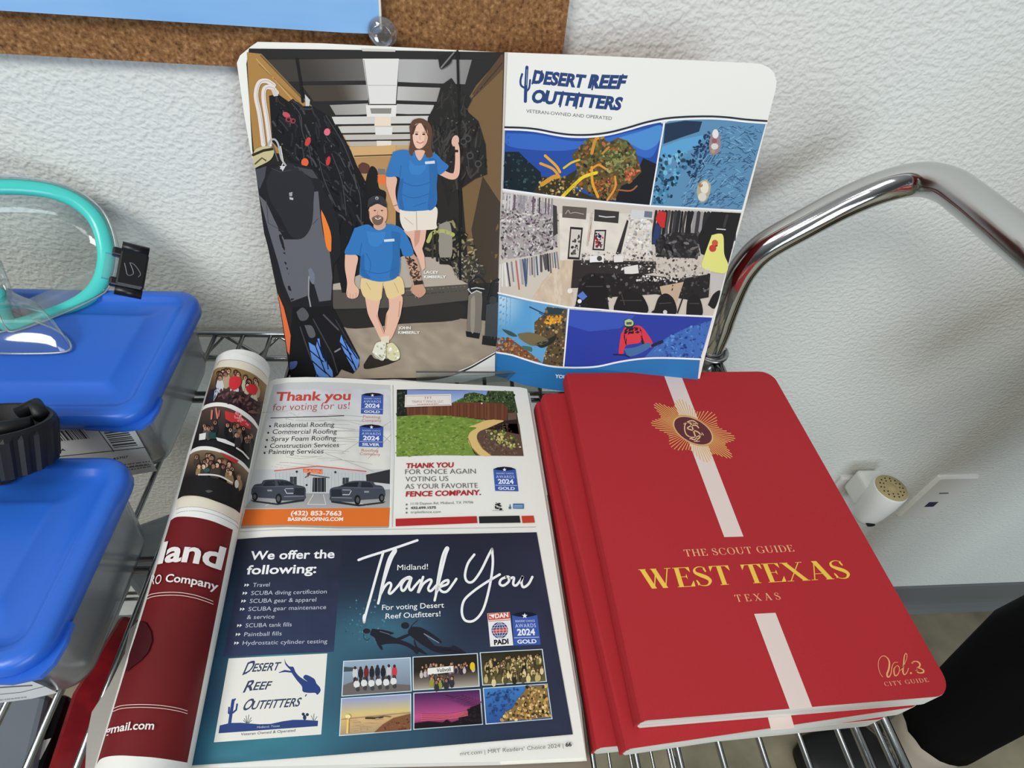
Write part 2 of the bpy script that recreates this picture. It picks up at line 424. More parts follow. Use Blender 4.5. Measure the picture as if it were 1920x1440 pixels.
def subdivide(V, T, C, D, th):
    V = list(V); C = list(C); D = list(D); T = list(T)
    for _ in range(9):
        cut = {}; out = []; ch = False
        def mid(a, b):
            k = (min(a, b), max(a, b))
            if k not in cut:
                cut[k] = len(V); V.append(((V[a][0]+V[b][0])/2, (V[a][1]+V[b][1])/2)); C.append(tuple((x+y)/2 for x, y in zip(C[a], C[b]))); D.append((D[a]+D[b])/2)
            return cut[k]
        for (a, b, c) in T:
            L = [math.hypot(V[i][0]-V[j][0], V[i][1]-V[j][1]) > th for i, j in ((a, b), (b, c), (c, a))]
            k = sum(L)
            if k == 0: out.append((a, b, c)); continue
            ch = True
            if k == 3:
                x, y, z = mid(a, b), mid(b, c), mid(c, a); out += [(a, x, z), (x, b, y), (z, y, c), (x, y, z)]
            else:
                while not L[0]: a, b, c = b, c, a; L = L[1:]+L[:1]
                if k == 1: x = mid(a, b); out += [(a, x, c), (x, b, c)]
                else:
                    if not L[1]: a, b, c = c, a, b; L = L[2:]+L[:2]
                    x, y = mid(a, b), mid(b, c); out += [(x, b, y), (a, x, y), (a, y, c)]
        T = out
        if not ch: break
    return V, T, C, D

def serif_line(t, th, hr, gap):
    def bar(x0, y0, x1, y1, w): return [(x0-w/2, y0), (x0+w/2, y0), (x1+w/2, y1), (x1-w/2, y1)]
    def hb(x0, x1, y, h=None): h = h or hr; return [(x0, y), (x1, y), (x1, y+h), (x0, y+h)]
    def arc(cx, cy, rx, ry, a0, a1, n=18, T=None):
        o = []; i = []
        for k in range(n+1):
            a = math.radians(a0+(a1-a0)*k/n); w = hr+(th-hr)*abs(math.cos(a))**1.3
            o.append((cx+rx*math.cos(a), cy+ry*math.sin(a))); i.append((cx+(rx-w)*math.cos(a), cy+(ry-max(hr, w*0.3))*math.sin(a)))
        return o+i[::-1]
    def foot(x, y, w=0.30): return hb(x-w/2, x+w/2, y)
    def tri(x, y, dx, dy): return [(x, y), (x+dx, y), (x, y+dy)]
    G = {
        'I': (0.34, [bar(.17, 0, .17, 1, th), foot(.17, 0), foot(.17, 1-hr)]),
        'T': (0.74, [bar(.37, 0, .37, 1, th), foot(.37, 0), hb(0, .74, 1-hr), tri(0, 1-hr, .14, -.26), tri(.74, 1-hr, -.14, -.26)]),
        'E': (0.66, [bar(.15, 0, .15, 1, th), hb(0, .62, 1-hr), hb(0, .66, 0), hb(.15, .46, .5), tri(.62, 1-hr, -.14, -.24), tri(.66, hr, -.16, .28), [(.46, .38), (.46, .66), (.40, .52)]]),
        'H': (0.84, [bar(.15, 0, .15, 1, th), bar(.69, 0, .69, 1, th), hb(.15, .69, .5), foot(.15, 0), foot(.69, 0), foot(.15, 1-hr), foot(.69, 1-hr)]),
        'D': (0.80, [bar(.15, 0, .15, 1, th), foot(.15, 0), foot(.15, 1-hr), hb(.15, .40, 0), hb(.15, .40, 1-hr), arc(.36, .5, .44, .5, -90, 90)]),
        'O': (0.84, [arc(.42, .5, .42, .52, 0, 180), arc(.42, .5, .42, .52, 180, 360)]),
        'C': (0.78, [arc(.42, .5, .42, .52, 42, 318, 28), [(.74, .99), (.74, .68), (.70, .72), (.66, .84)], [(.75, .28), (.70, .16), (.66, .20), (.73, .34)]]),
        'G': (0.84, [arc(.42, .5, .42, .52, 42, 318, 28), [(.74, .99), (.74, .68), (.70, .72), (.66, .84)], bar(.70, .04, .70, .44, th), foot(.70, .44-hr)]),
        'U': (0.84, [bar(.15, .3, .15, 1, th), bar(.70, .3, .70, 1, hr*1.3), foot(.15, 1-hr), foot(.70, 1-hr, .24), arc(.40, .33, .325, .35, 180, 360)]),
        'Y': (0.78, [bar(.39, 0, .39, .46, th), bar(.39, .42, .12, 1, th), bar(.39, .42, .66, 1, hr*1.4), foot(.12, 1-hr, .28), foot(.67, 1-hr, .22), foot(.39, 0)]),
        'X': (0.84, [bar(.70, 0, .14, 1, th*1.15), bar(.12, 0, .70, 1, hr*1.4), foot(.14, 1-hr, .3), foot(.70, 1-hr, .24), foot(.12, 0, .24), foot(.70, 0, .3)]),
        'A': (0.84, [bar(.70, 0, .40, 1.02, th*1.15), bar(.12, 0, .40, 1.02, hr*1.4), hb(.2, .58, .32), foot(.12, 0, .24), foot(.70, 0, .3)]),
        'W': (1.22, [bar(.40, 0, .12, 1, th*1.1), bar(.40, 0, .64, 1, hr*1.4), bar(.82, 0, .54, 1, th*1.1), bar(.82, 0, 1.08, 1, hr*1.4), foot(.12, 1-hr, .28), foot(.54, 1-hr, .24), foot(1.08, 1-hr, .24)]),
    }
    def S():
        c = [tuple(p) for p in catmull([(.52, .74), (.44, .95), (.27, .985), (.11, .88), (.10, .70), (.28, .55), (.46, .42), (.55, .25), (.44, .05), (.25, .015), (.10, .10), (.05, .30)], 5)]
        n = len(c); L = []; R = []
        for i, p in enumerate(c):
            a = c[min(i+1, n-1)]; b = c[max(i-1, 0)]; dx, dy = a[0]-b[0], a[1]-b[1]; l = math.hypot(dx, dy) or 1
            f = i/(n-1); w = hr+(th*1.15-hr)*math.exp(-((f-0.5)/0.19)**2); L.append((p[0]-dy/l*w/2, p[1]+dx/l*w/2)); R.append((p[0]+dy/l*w/2, p[1]-dx/l*w/2))
        return L+R[::-1]
    G['S'] = (0.62, [S(), [(.50, .97), (.50, .68), (.46, .74), (.42, .88)], [(.06, .03), (.06, .34), (.10, .28), (.15, .12)]])
    x = 0; out = []
    for ch in t:
        if ch == ' ': x += 0.42; continue
        wd, P = G[ch]; out += [[(px+x, py) for px, py in p] for p in P]; x += wd+gap
    return out, x-gap

# ================================================================== sheets and their print
BK_B, BK_T, BK_P, BK_L = (np.array(v) for v in ((0.0369, -0.1112, 0.8591), (0.0343, -0.0355, 1.0978), (0.2065, -0.0789, 1.1122), (-0.1426, -0.0181, 1.085)))
def swell_r(s, t):
    a = max(0.0, min(1.0, s/0.178)); return 0.0125*max(0.0, min(1.1, t/0.254))*math.sin(PI*min(1, a*1.0)**0.62)
def swell_l(s, t):
    a = max(0.0, min(1.0, -s/0.178)); return 0.0100*max(0.0, min(1.1, t/0.254))*math.sin(PI*min(1, a*1.0)**0.62)
S_right = Plane(BK_T, BK_P-BK_T, BK_B-BK_T, swell_r)
S_left = Plane(BK_T, BK_T-BK_L, BK_B-BK_T, swell_l)
def up_stand(p): return (p[0]-880.0, p[1]-2327.0)
def up_mag(p): return (779.0-p[0], -627.0-p[1])
def up_red(p): return (830.0-p[0], -390.0-p[1])

def print_left_page():
    p = Print(S_left, 12, up_stand)
    A = Zm(430, 60, 3.6); B = Zm(430, 400, 3.6226); R = random.Random(4)
    out = [(467, 91), (560, 92), (700, 94), (820, 96), (946, 98), (942, 250), (937, 420), (932, 580), (928, 704), (905, 708), (865, 717), (800, 719), (700, 719), (600, 716), (549, 711), (543, 704), (536, 649), (521, 555), (495, 428), (480, 321), (473, 282), (468, 200), (462, 120)]
    p.poly(out, (40, 38, 38)); p.bump()
    # truck ceiling: beams and bright panels running to the back
    p.rect([(640, 235), (800, 235), (815, 300), (650, 300)], (196, 160, 112)); p.bump()
    p.grid([(500, 112), (690, 110), (690, 152), (540, 154)], 10, 4, lambda u, v: mixc((62, 58, 54), (112, 108, 104), max(0, (u-.35)*1.5)))
    p.grid([(566, 160), (690, 159), (690, 188), (588, 190)], 10, 4, lambda u, v: mixc((70, 62, 54), (150, 147, 143), max(0, (u-.55)*2.4)))
    p.grid([(618, 197), (690, 194), (690, 214), (630, 217)], 6, 3, lambda u, v: mixc((150, 146, 140), (176, 173, 168), u))
    p.grid([(748, 110), (886, 108), (872, 158), (746, 154)], 8, 4, lambda u, v: mixc((172, 170, 168), (128, 126, 124), max(0, u*1.2-.3)))
    p.grid([(746, 162), (838, 165), (826, 191), (744, 188)], 6, 3, lambda u, v: mixc((190, 188, 184), (150, 146, 142), u))
    p.grid([(744, 195), (814, 197), (808, 216), (742, 213)], 6, 3, lambda u, v: (192, 190, 186))
    for i, (y0, y1, xl, xr) in enumerate(((219, 233, 622, 806), (237, 250, 634, 800), (253, 263, 644, 794), (266, 274, 652, 790))):
        p.rect([(xl, y0), (xr, y0-2), (xr-4, y1-2), (xl+6, y1)], (206-i*8, 203-i*9, 196-i*10))
    p.bump()
    for (x0, y0, x1, y1, wd) in ((470, 104, 930, 108, 9), (540, 156, 690, 154, 6), (746, 156, 850, 161, 5), (590, 192, 690, 191, 4), (746, 192, 830, 194, 3.4), (625, 217, 815, 215, 3), (632, 235, 808, 233, 3), (640, 251, 800, 249, 3), (648, 264, 796, 262, 3)):
        p.stroke([(x0, y0), (x1, y1)], wd, (40, 38, 38))
    p.bump()
    p.poly([(677, 91), (742, 93), (741, 97), (680, 96)], (206, 200, 194))
    p.rect([(680, 110), (748, 110), (742, 195), (692, 195)], (222, 219, 214)); p.rect([(686, 197), (744, 197), (742, 219), (688, 219)], (226, 222, 216)); p.bump()
    p.rect([(694, 203), (734, 203), (733, 213), (696, 213)], (138, 134, 126)); p.stroke([(690, 160), (743, 160)], 1.2, (180, 176, 170)); p.stroke([(682, 112), (693, 196)], 1.6, (150, 146, 140))
    p.rect([(703, 219), (733, 219), (733, 236), (702, 236)], (232, 214, 190)); p.rect([(703, 238), (736, 238), (735, 253), (704, 253)], (222, 220, 214)); p.rect([(706, 264), (734, 264), (733, 276), (707, 276)], (226, 218, 202)); p.bump()
    # plywood walls
    p.poly([(463, 98), (490, 101), (560, 175), (620, 232), (662, 288), (662, 318), (600, 300), (540, 290), (476, 282), (468, 200)], (170, 128, 70)); p.bump(0.5)
    p.stroke([(489, 104), (668, 290)], 3, (112, 90, 58)); p.stroke([(485, 120), (590, 220)], 1.2, (128, 92, 48)); p.stroke([(480, 110), (560, 200)], 2, (196, 160, 104)); p.bump(0.5)
    p.poly([(944, 102), (941, 250), (937, 420), (932, 560), (880, 520), (862, 300), (860, 215), (893, 160)], (118, 92, 60)); p.bump(0.5)
    p.poly([(944, 102), (940, 102), (885, 176), (890, 182), (943, 130)], (88, 66, 48)); p.stroke([(942, 118), (885, 185)], 1.6, (52, 38, 26))
    p.poly([(938, 380), (931, 590), (900, 560), (884, 430), (905, 330)], (66, 54, 42)); p.bump()
    p.rect([(655, 276), (742, 272), (742, 292), (660, 296)], (206, 166, 112)); p.rect([(664, 296), (742, 292), (742, 470), (690, 470)], (178, 138, 92)); p.bump(0.4)
    p.stroke([(664, 293), (745, 290)], 2.2, (60, 50, 40)); p.smooth(A((870, 900), (900, 880), (945, 900), (945, 950), (880, 950)), (92, 60, 48)); p.bump(0.3)
    p.smooth(A((930, 960), (960, 905), (1000, 940), (1010, 1050), (1060, 1100), (1000, 1320), (905, 1320), (900, 1120)), (30, 28, 28)); p.rect(A((1000, 965), (1058, 965), (1056, 1030), (1000, 1025)), (226, 118, 60)); p.rect(A((1003, 920), (1050, 925), (1055, 962), (1003, 962)), (120, 116, 110)); p.bump()
    # floor of the photo, platform and its front
    p.grid([(596, 600), (935, 565), (928, 706), (540, 712)], 24, 12, lambda u, v, n=vnoise(3): tuple(c*(0.93+0.14*n(u, v)) for c in mixc((146, 132, 116), (166, 152, 134), v)))
    p.bump()
    p.poly([(590, 540), (935, 530), (932, 605), (900, 600), (760, 590), (600, 612)], (38, 36, 36)); p.bump(0.5)
    p.poly(B((705, 480), (760, 470), (1180, 290), (1420, 300), (1620, 440), (1620, 490), (1330, 500), (700, 520)), (176, 164, 150)); p.bump(0.4)
    p.poly(B((700, 520), (1330, 500), (1625, 480), (1625, 590), (1170, 640), (705, 650)), (84, 78, 72)); p.stroke(B((700, 528), (1180, 520)), 1.6, (130, 112, 92)); p.stroke(B((1180, 528), (1625, 494)), 1.6, (136, 118, 98)); p.stroke(B((1185, 560), (1620, 520)), 1.2, (48, 44, 42)); p.bump()
    p.smooth(B((720, 660), (1180, 640), (1560, 610), (1560, 720), (1180, 750), (800, 780)), (44, 42, 40)); p.bump(0.4)
    p.smooth(B((910, 1030), (960, 960), (1000, 990), (1160, 985), (1070, 1030), (930, 1058)), (48, 42, 38)); p.bump()
    # hanging gear: black masses, straps, red and orange touches
    G = A((268, 430), (330, 420), (400, 470), (430, 450), (480, 500), (560, 500), (660, 560), (740, 650), (820, 800), (860, 900), (920, 1010), (930, 1150), (905, 1320), (830, 1400), (800, 1440), (640, 1440), (560, 1000), (430, 900), (290, 740))
    p.poly(G, (26, 26, 29)); p.bump(0.6)
    p.poly(A((560, 1000), (700, 1440), (760, 1760), (830, 1760), (900, 1320), (760, 1000)), (28, 28, 32)); p.bump(0.5)
    p.strands(G, 130, [(44, 44, 48), (36, 37, 41), (56, 56, 60), (16, 16, 18), (70, 68, 70)], 10, 34, 1.0, 4.0, 1.15, 11, .6); p.specks(G, 60, [(70, 70, 74), (50, 50, 54), (96, 94, 94)], 0.6, 1.5, 11, 1.6)
    for q in (((470, 560), (500, 700), (530, 760), (560, 900)), ((650, 560), (760, 740), (840, 930)), ((690, 820), (760, 1010), (790, 1240)), ((800, 900), (880, 1100), (890, 1300)), ((420, 480), (480, 560), (490, 660)), ((600, 840), (640, 1000), (720, 1180))):
        p.stroke(A(*q), 1.5, (70, 70, 74), smooth=4)
    for c, rx, ry, col, ro in (((385, 560), 8, 5, (198, 82, 92), .5), ((400, 590), 6, 5, (150, 60, 72), 0), ((430, 600), 5, 5, (150, 60, 72), .2), ((660, 675), 6, 7, (226, 108, 128), .2), ((530, 740), 5, 9, (196, 70, 62), .4), ((510, 880), 7, 8, (226, 100, 60), 0), ((668, 870), 4, 9, (200, 60, 60), 0.2)):
        p.disc(A(c)[0], rx, col, ry, rot=ro, d=.3)
    p.disc(A((400, 592))[0], 3, (30, 28, 30), d=.5); p.disc(A((432, 600))[0], 2.6, (30, 28, 30), d=.5); p.bump()
    p.stroke(A((455, 180), (480, 330), (495, 470)), 5, (24, 24, 25)); p.poly(A((510, 420), (545, 460), (540, 500), (515, 500)), (200, 200, 196)); p.stroke(A((480, 520), (560, 520)), 3, (60, 60, 60)); p.bump()
    # white hoses
    for q in (((230, 760), (205, 560), (180, 430), (200, 345), (250, 330), (300, 360)), ((275, 760), (255, 600), (232, 450), (240, 380), (285, 375), (320, 410))):
        p.stroke(A(*q), 8.5, (226, 216, 208), smooth=6); p.bump(0.4); p.stroke([(x+2, y) for x, y in A(*q)], 1.3, (186, 172, 164), smooth=6); p.bump(0.3)
    p.rect(A((280, 385), (320, 390), (330, 430), (300, 435)), (206, 200, 192)); p.bump()
    p.smooth(A((158, 830), (180, 790), (250, 770), (300, 800), (280, 860), (200, 905), (170, 910)), (196, 186, 140)); p.bump(.3); p.stroke(A((160, 830), (230, 800), (290, 790)), 5, (52, 44, 30)); p.stroke(A((175, 890), (220, 850), (250, 870)), 3, (90, 80, 50)); p.bump(.4)
    # wetsuit
    Wn = [(473, 300), (480, 321), (488, 380), (495, 428), (512, 505), (521, 555), (530, 610), (545, 702)]
    p.poly(A((175, 920), (290, 895), (345, 910), (420, 880), (540, 910), (600, 960), (640, 1080), (690, 1140), (740, 1300), (752, 1440), (752, 1500))+B((705, 360), (700, 640), (640, 720), (560, 760), (470, 720), (430, 660), (360, 560), (330, 480), (290, 330), (235, 130)), (34, 35, 39)); p.bump(0.6)
    p.poly(A((200, 1100), (250, 1150), (300, 1260), (370, 1400), (470, 1400), (548, 1300), (560, 1080), (600, 1075), (615, 1250), (640, 1400))+B((640, 100), (680, 250), (700, 430), (690, 590), (610, 600), (545, 375), (530, 560), (420, 600), (370, 480), (330, 330), (270, 130)), (98, 99, 105)); p.bump(0.6)
    p.poly(A((175, 930), (250, 905), (240, 980), (205, 1060), (195, 1040)), (74, 75, 80)); p.poly(A((430, 905), (560, 930), (600, 990), (555, 985)), (70, 71, 76))
    p.smooth(A((248, 1000), (290, 930), (345, 905), (420, 890), (560, 1010), (568, 1150), (558, 1290), (520, 1370), (470, 1398), (410, 1370), (350, 1260), (270, 1120)), (44, 45, 50)); p.bump(0.5)
    p.stroke(A((285, 920), (345, 945), (420, 930)), 1.2, (70, 70, 74)); p.stroke(A((250, 1130), (262, 1290), (370, 1350)), 1, (60, 60, 66)); p.stroke(A((600, 1260), (560, 1300)), 1, (60, 60, 66))
    p.smooth(B((535, 385), (555, 372), (580, 420), (575, 480), (550, 460)), (112, 118, 130)); p.stroke(B((540, 430), (538, 560), (565, 700)), 2.5, (150, 152, 156)); p.bump(0.4)
    p.rect(A((403, 1085), (426, 1080), (424, 1108), (406, 1110)), (160, 160, 160)); p.rect(A((405, 1115), (432, 1120), (430, 1135), (408, 1130)), (188, 188, 188)); p.bump()
    # hanger
    p.stroke(A((262, 770), (275, 735), (305, 725), (330, 760), (350, 850), (380, 900)), 3.4, (176, 176, 172), smooth=5); p.stroke(A((345, 770), (365, 880), (345, 925)), 2, (210, 210, 206)); p.stroke(A((290, 760), (330, 870)), 2.4, (96, 96, 96)); p.poly(A((340, 905), (380, 905), (360, 940)), (206, 206, 206)); p.bump()
    # orange board edges
    p.smooth(A((620, 1200), (650, 1260), (685, 1360), (688, 1440))+B((688, 260), (660, 230), (640, 120), (625, 20)), (234, 128, 52)); p.poly(B((330, 545), (370, 640), (410, 800), (440, 940), (430, 1000), (395, 940), (360, 720)), (222, 110, 66)); p.bump()
    # fins
    p.poly(B((430, 640), (700, 630), (770, 760), (885, 980), (880, 1040), (840, 1090), (760, 1060), (735, 1100), (705, 1118), (420, 1118), (405, 1000)), (27, 27, 30)); p.bump(0.5)
    p.smooth(B((455, 670), (500, 640), (540, 690), (520, 725), (480, 725)), (86, 86, 90)); p.smooth(B((510, 760), (560, 765), (585, 830), (545, 842)), (92, 92, 94)); p.stroke(B((480, 770), (520, 890), (560, 1000)), 2, (70, 70, 74)); p.stroke(B((570, 720), (700, 960), (735, 1080)), 2.4, (64, 64, 68)); p.stroke(B((640, 690), (740, 790)), 3, (80, 80, 84)); p.stroke(B((720, 720), (880, 990)), 1.8, (56, 56, 60)); p.stroke(B((718, 940), (752, 920)), 3, (130, 130, 134)); p.bump()
    bl = (98, 142, 214)
    for q in (((538, 875), (588, 905), (600, 850), (612, 850), (618, 900), (650, 990), (700, 1070), (705, 1112), (600, 1112), (560, 990)), ((760, 825), (790, 870), (860, 960), (884, 1000), (872, 1050), (850, 1075), (800, 985), (765, 905), (750, 870))):
        p.poly(B(*q), bl)
    p.bump(0.6)
    for q in (((585, 900), (650, 1075), (690, 1115)), ((545, 930), (640, 1010)), ((560, 1000), (660, 1090)), ((618, 905), (655, 1010)), ((655, 950), (672, 1060)), ((765, 830), (862, 1062)), ((752, 880), (830, 960)), ((780, 950), (850, 1030)), ((790, 870), (870, 990)), ((596, 860), (640, 985))):
        p.stroke(B(*q), 2.1, (20, 34, 66))
    p.bump()
    p.smooth(B((410, 1010), (460, 1005), (450, 1045), (412, 1060)), (86, 104, 168)); p.bump(.4)
    # hanging gear, right
    H = A((1340, 580), (1400, 470), (1430, 360), (1500, 310), (1560, 400), (1640, 450), (1600, 530), (1680, 600), (1730, 760), (1740, 960), (1660, 990), (1500, 1100), (1480, 1180), (1400, 900), (1330, 700))
    p.poly(H, (36, 34, 33)); p.poly(A((1400, 900), (1540, 1000), (1560, 1330), (1500, 1400), (1400, 1330)), (40, 38, 34)); p.bump(0.5)
    p.strands(H, 120, [(54, 51, 49), (44, 42, 40), (66, 62, 58), (24, 22, 22)], 10, 32, 1.2, 4.5, 1.7, 15, .6); p.specks(H, 46, [(84, 80, 74), (110, 104, 96), (60, 58, 56)], 0.6, 1.5, 15, 1.6)
    for c in ((1610, 720), (1625, 835), (1680, 890), (1580, 740)):
        p.disc(A(c)[0], 7, (72, 70, 70)); p.disc(A(c)[0], 4.4, (30, 30, 30), d=.4)
    p.bump()
    p.specks(B((1400, 60), (1540, 40), (1660, 200), (1700, 330), (1520, 300), (1330, 240)), 120, [(90, 82, 60), (150, 140, 100), (60, 54, 42), (40, 38, 34), (120, 112, 84)], 1, 3, 19, 2.4)
    p.smooth(B((1425, 75), (1500, 70), (1510, 290), (1430, 300)), (146, 140, 128)); p.rect(B((1425, 300), (1512, 300), (1510, 350), (1428, 345)), (34, 32, 30)); p.stroke(B((1350, 190), (1380, 135), (1450, 120), (1520, 145)), 7, (176, 178, 96), smooth=5); p.stroke(B((1385, 130), (1380, 300)), 4, (60, 56, 44)); p.stroke(B((1410, 110), (1412, 320)), 5, (44, 40, 34)); p.bump()
    p.smooth(B((1505, 330), (1580, 290), (1680, 320), (1740, 400), (1640, 480), (1540, 420)), (58, 52, 44)); p.specks(B((1505, 330), (1580, 270), (1690, 300), (1740, 400), (1640, 480), (1540, 440)), 80, [(96, 88, 72), (40, 38, 36), (130, 122, 104), (150, 146, 130)], .8, 2.2, 21, 2.6)
    # tanks
    p.smooth(B((1625, 560), (1660, 530), (1715, 545), (1712, 700), (1700, 815), (1620, 815), (1618, 680)), (118, 112, 102)); p.poly(B((1745, 620), (1830, 600), (1822, 860), (1735, 840)), (62, 64, 66)); p.bump(.4)
    p.poly(B((1606, 800), (1703, 815), (1695, 852), (1610, 838)), (26, 26, 27)); p.poly(B((1722, 830), (1818, 840), (1812, 905), (1715, 890)), (26, 26, 27)); p.stroke(B((1640, 520), (1630, 480), (1690, 430), (1745, 490), (1720, 540)), 3, (34, 34, 36), smooth=5); p.stroke(B((1760, 590), (1790, 470), (1830, 450)), 4, (30, 30, 32)); p.disc(B((1790, 590))[0], 8, (52, 54, 56)); p.stroke(B((1620, 515), (1680, 505), (1735, 515), (1715, 540), (1680, 525), (1645, 545), (1620, 515)), 2.2, (190, 194, 190)); p.bump()
    p.smooth(B((1640, 580), (1668, 570), (1664, 790), (1640, 790)), (146, 138, 124)); p.bump(.4)
    p.stroke(A((1540, 130), (1550, 500), (1556, 1000), (1560, 1440)), 4.6, (26, 25, 25)); p.stroke(B((1565, 80), (1568, 440)), 5, (26, 25, 25)); p.stroke(A((1430, 240), (1515, 140)), 3, (120, 118, 116)); p.smooth(A((1410, 170), (1480, 150), (1500, 200), (1430, 250), (1415, 210)), (34, 32, 32)); p.bump()
    # woman: skin, hair, shirt, shorts
    sk = (224, 178, 156); sd = (198, 146, 122); blue = (52, 116, 180); bd = (40, 94, 152)
    p.poly(B((1178, 115), (1340, 100), (1330, 180), (1310, 240), (1325, 290), (1330, 370), (1310, 390), (1290, 320), (1250, 240), (1230, 170), (1190, 130)), sk); p.bump(.3); p.poly(B((1262, 108), (1300, 105), (1290, 190), (1262, 230), (1255, 180)), sd); p.bump(.3)
    p.smooth(A((1060, 975), (1130, 985), (1120, 1080), (1140, 1180), (1160, 1220), (1120, 1200), (1085, 1110), (1060, 1030)), sk); p.stroke(A((1425, 945), (1500, 975), (1535, 945), (1540, 800), (1525, 730)), [11, 12, 9, 7], sk, smooth=5); p.disc(A((1525, 735))[0], 7, sk, 11, rot=.2); p.bump(.3); p.rect(A((1500, 795), (1545, 795), (1545, 812), (1500, 812)), (40, 34, 34)); p.stroke(A((1110, 1175), (1150, 1160)), 1.4, (120, 90, 70)); p.bump(.3)
    p.smooth(A((1150, 1195), (1260, 1210), (1395, 1180), (1398, 1290), (1390, 1330), (1262, 1338), (1190, 1342), (1155, 1280)), (228, 218, 202)); p.bump(.3); p.stroke(A((1262, 1215), (1266, 1335)), 1.4, (176, 164, 146)); p.stroke(A((1180, 1250), (1240, 1300)), 1.2, (190, 178, 160)); p.bump(.3)
    p.smooth(A((1105, 810), (1160, 795), (1220, 800), (1290, 830), (1380, 815), (1440, 870), (1480, 910), (1420, 965), (1395, 935), (1400, 1040), (1390, 1180), (1270, 1208), (1150, 1195), (1135, 1100), (1150, 985), (1060, 975), (1075, 900)), blue); p.bump(.3)
    p.stroke(A((1150, 985), (1160, 900)), 1.2, bd); p.stroke(A((1160, 1010), (1260, 1040), (1370, 1010)), 1.3, bd, smooth=4); p.stroke(A((1150, 1090), (1250, 1120), (1380, 1080)), 1.3, bd, smooth=4); p.stroke(A((1405, 940), (1400, 1010)), 1.4, bd); p.stroke(A((1240, 1180), (1330, 1150)), 1.2, bd); p.rect(A((1320, 875), (1386, 868), (1388, 888), (1322, 892)), (206, 216, 226)); p.bump(.3)
    p.smooth(A((1345, 850), (1400, 870), (1400, 1040), (1388, 1176), (1340, 1194), (1352, 1040)), (45, 103, 163)); p.smooth(A((1150, 1000), (1175, 990), (1165, 1100), (1180, 1195), (1152, 1190), (1138, 1100)), (44, 101, 160)); p.smooth(A((1215, 860), (1260, 900), (1330, 900), (1290, 960), (1220, 950)), (60, 126, 190)); p.bump(.2); p.rect(A((1320, 875), (1386, 868), (1388, 888), (1322, 892)), (206, 216, 226)); p.bump(.2)
    p.smooth(A((1250, 800), (1320, 790), (1310, 835), (1285, 868), (1262, 840)), sk); p.bump(.3)
    p.smooth(A((1215, 640), (1240, 595), (1295, 583), (1345, 610), (1370, 670), (1362, 760), (1372, 835), (1330, 845), (1315, 800), (1250, 800), (1235, 838), (1212, 810), (1222, 720)), (94, 66, 50)); p.bump(.3)
    p.smooth(A((1238, 660), (1262, 620), (1310, 622), (1338, 670), (1334, 740), (1300, 782), (1262, 782), (1240, 730)), (234, 192, 170)); p.bump(.3)
    p.smooth(A((1312, 640), (1336, 670), (1332, 740), (1302, 780), (1316, 720)), (218, 170, 146)); p.bump(.15)
    p.poly(A((1225, 700), (1240, 640), (1290, 605), (1262, 635), (1244, 690)), (80, 54, 42)); p.poly(A((1290, 605), (1330, 640), (1345, 720), (1330, 680), (1310, 640)), (80, 54, 42))
    for c in ((1264, 690), (1312, 690)): p.disc(A(c)[0], 3.0, (64, 44, 38), 1.7)
    p.stroke(A((1254, 676), (1276, 676)), 1.1, (110, 78, 60)); p.stroke(A((1302, 676), (1326, 678)), 1.1, (110, 78, 60)); p.stroke(A((1290, 695), (1284, 722), (1296, 725)), 1, (196, 146, 122)); p.stroke(A((1264, 740), (1288, 750), (1312, 740)), 1.8, (196, 96, 92), smooth=3); p.stroke(A((1272, 742), (1288, 745), (1304, 742)), .9, (244, 234, 226)); p.bump()
    # man: arms, legs, shorts, shirt, face, cap
    p.smooth(B((786, 280), (870, 290), (860, 380), (848, 470), (880, 520), (868, 570), (820, 578), (795, 550), (800, 470), (785, 370)), sk)
    p.smooth(B((1190, 285), (1252, 275), (1290, 360), (1310, 470), (1335, 530), (1300, 570), (1265, 560), (1230, 520), (1245, 480), (1215, 370)), (196, 150, 124)); p.bump(.3)
    p.specks(B((1195, 290), (1250, 280), (1300, 440), (1300, 470), (1250, 470)), 45, [(70, 58, 52), (96, 76, 64), (52, 44, 40)], 1, 2.2, 31, 2.2); p.rect(B((1250, 462), (1312, 455), (1318, 480), (1255, 488)), (44, 40, 40))
    for k, (x, y) in enumerate(((800, 555), (820, 570), (840, 575), (860, 565), (1240, 535), (1265, 565), (1285, 570), (1305, 560))): p.stroke(B((x, y-25), (x, y+8)), 1.0, (186, 138, 116))
    p.bump(.4)
    p.smooth(B((920, 560), (1020, 560), (1015, 640), (1010, 700), (1050, 800), (1055, 850), (1030, 860), (990, 780), (945, 690), (930, 620)), sk); p.smooth(B((1080, 560), (1172, 560), (1168, 660), (1150, 730), (1100, 850), (1060, 855), (1055, 800), (1065, 690), (1085, 640)), sk); p.bump(.3)
    p.stroke(B((1000, 690), (1050, 820)), 2, sd); p.stroke(B((1070, 690), (1060, 790)), 2, sd); p.stroke(B((1160, 600), (1150, 700)), 2.4, sd); p.bump(.3)
    p.poly(B((1030, 840), (1085, 830), (1085, 880), (1030, 880)), (222, 206, 180)); p.smooth(B((970, 945), (1000, 880), (1060, 878), (1066, 940), (1045, 1000), (1000, 980)), (222, 222, 204)); p.smooth(B((1070, 890), (1110, 880), (1152, 930), (1155, 985), (1110, 1002), (1066, 970)), (212, 206, 166)); p.bump(.3)
    p.specks(B((985, 890), (1060, 885), (1150, 930), (1145, 990), (1000, 985)), 40, [(236, 236, 224), (190, 186, 150), (170, 168, 140)], .9, 2.2, 33, 1.4)
    p.stroke(B((972, 948), (1000, 970), (1040, 1000)), 1.2, (160, 156, 140)); p.stroke(B((1064, 890), (1068, 985)), 1.2, (150, 144, 120))
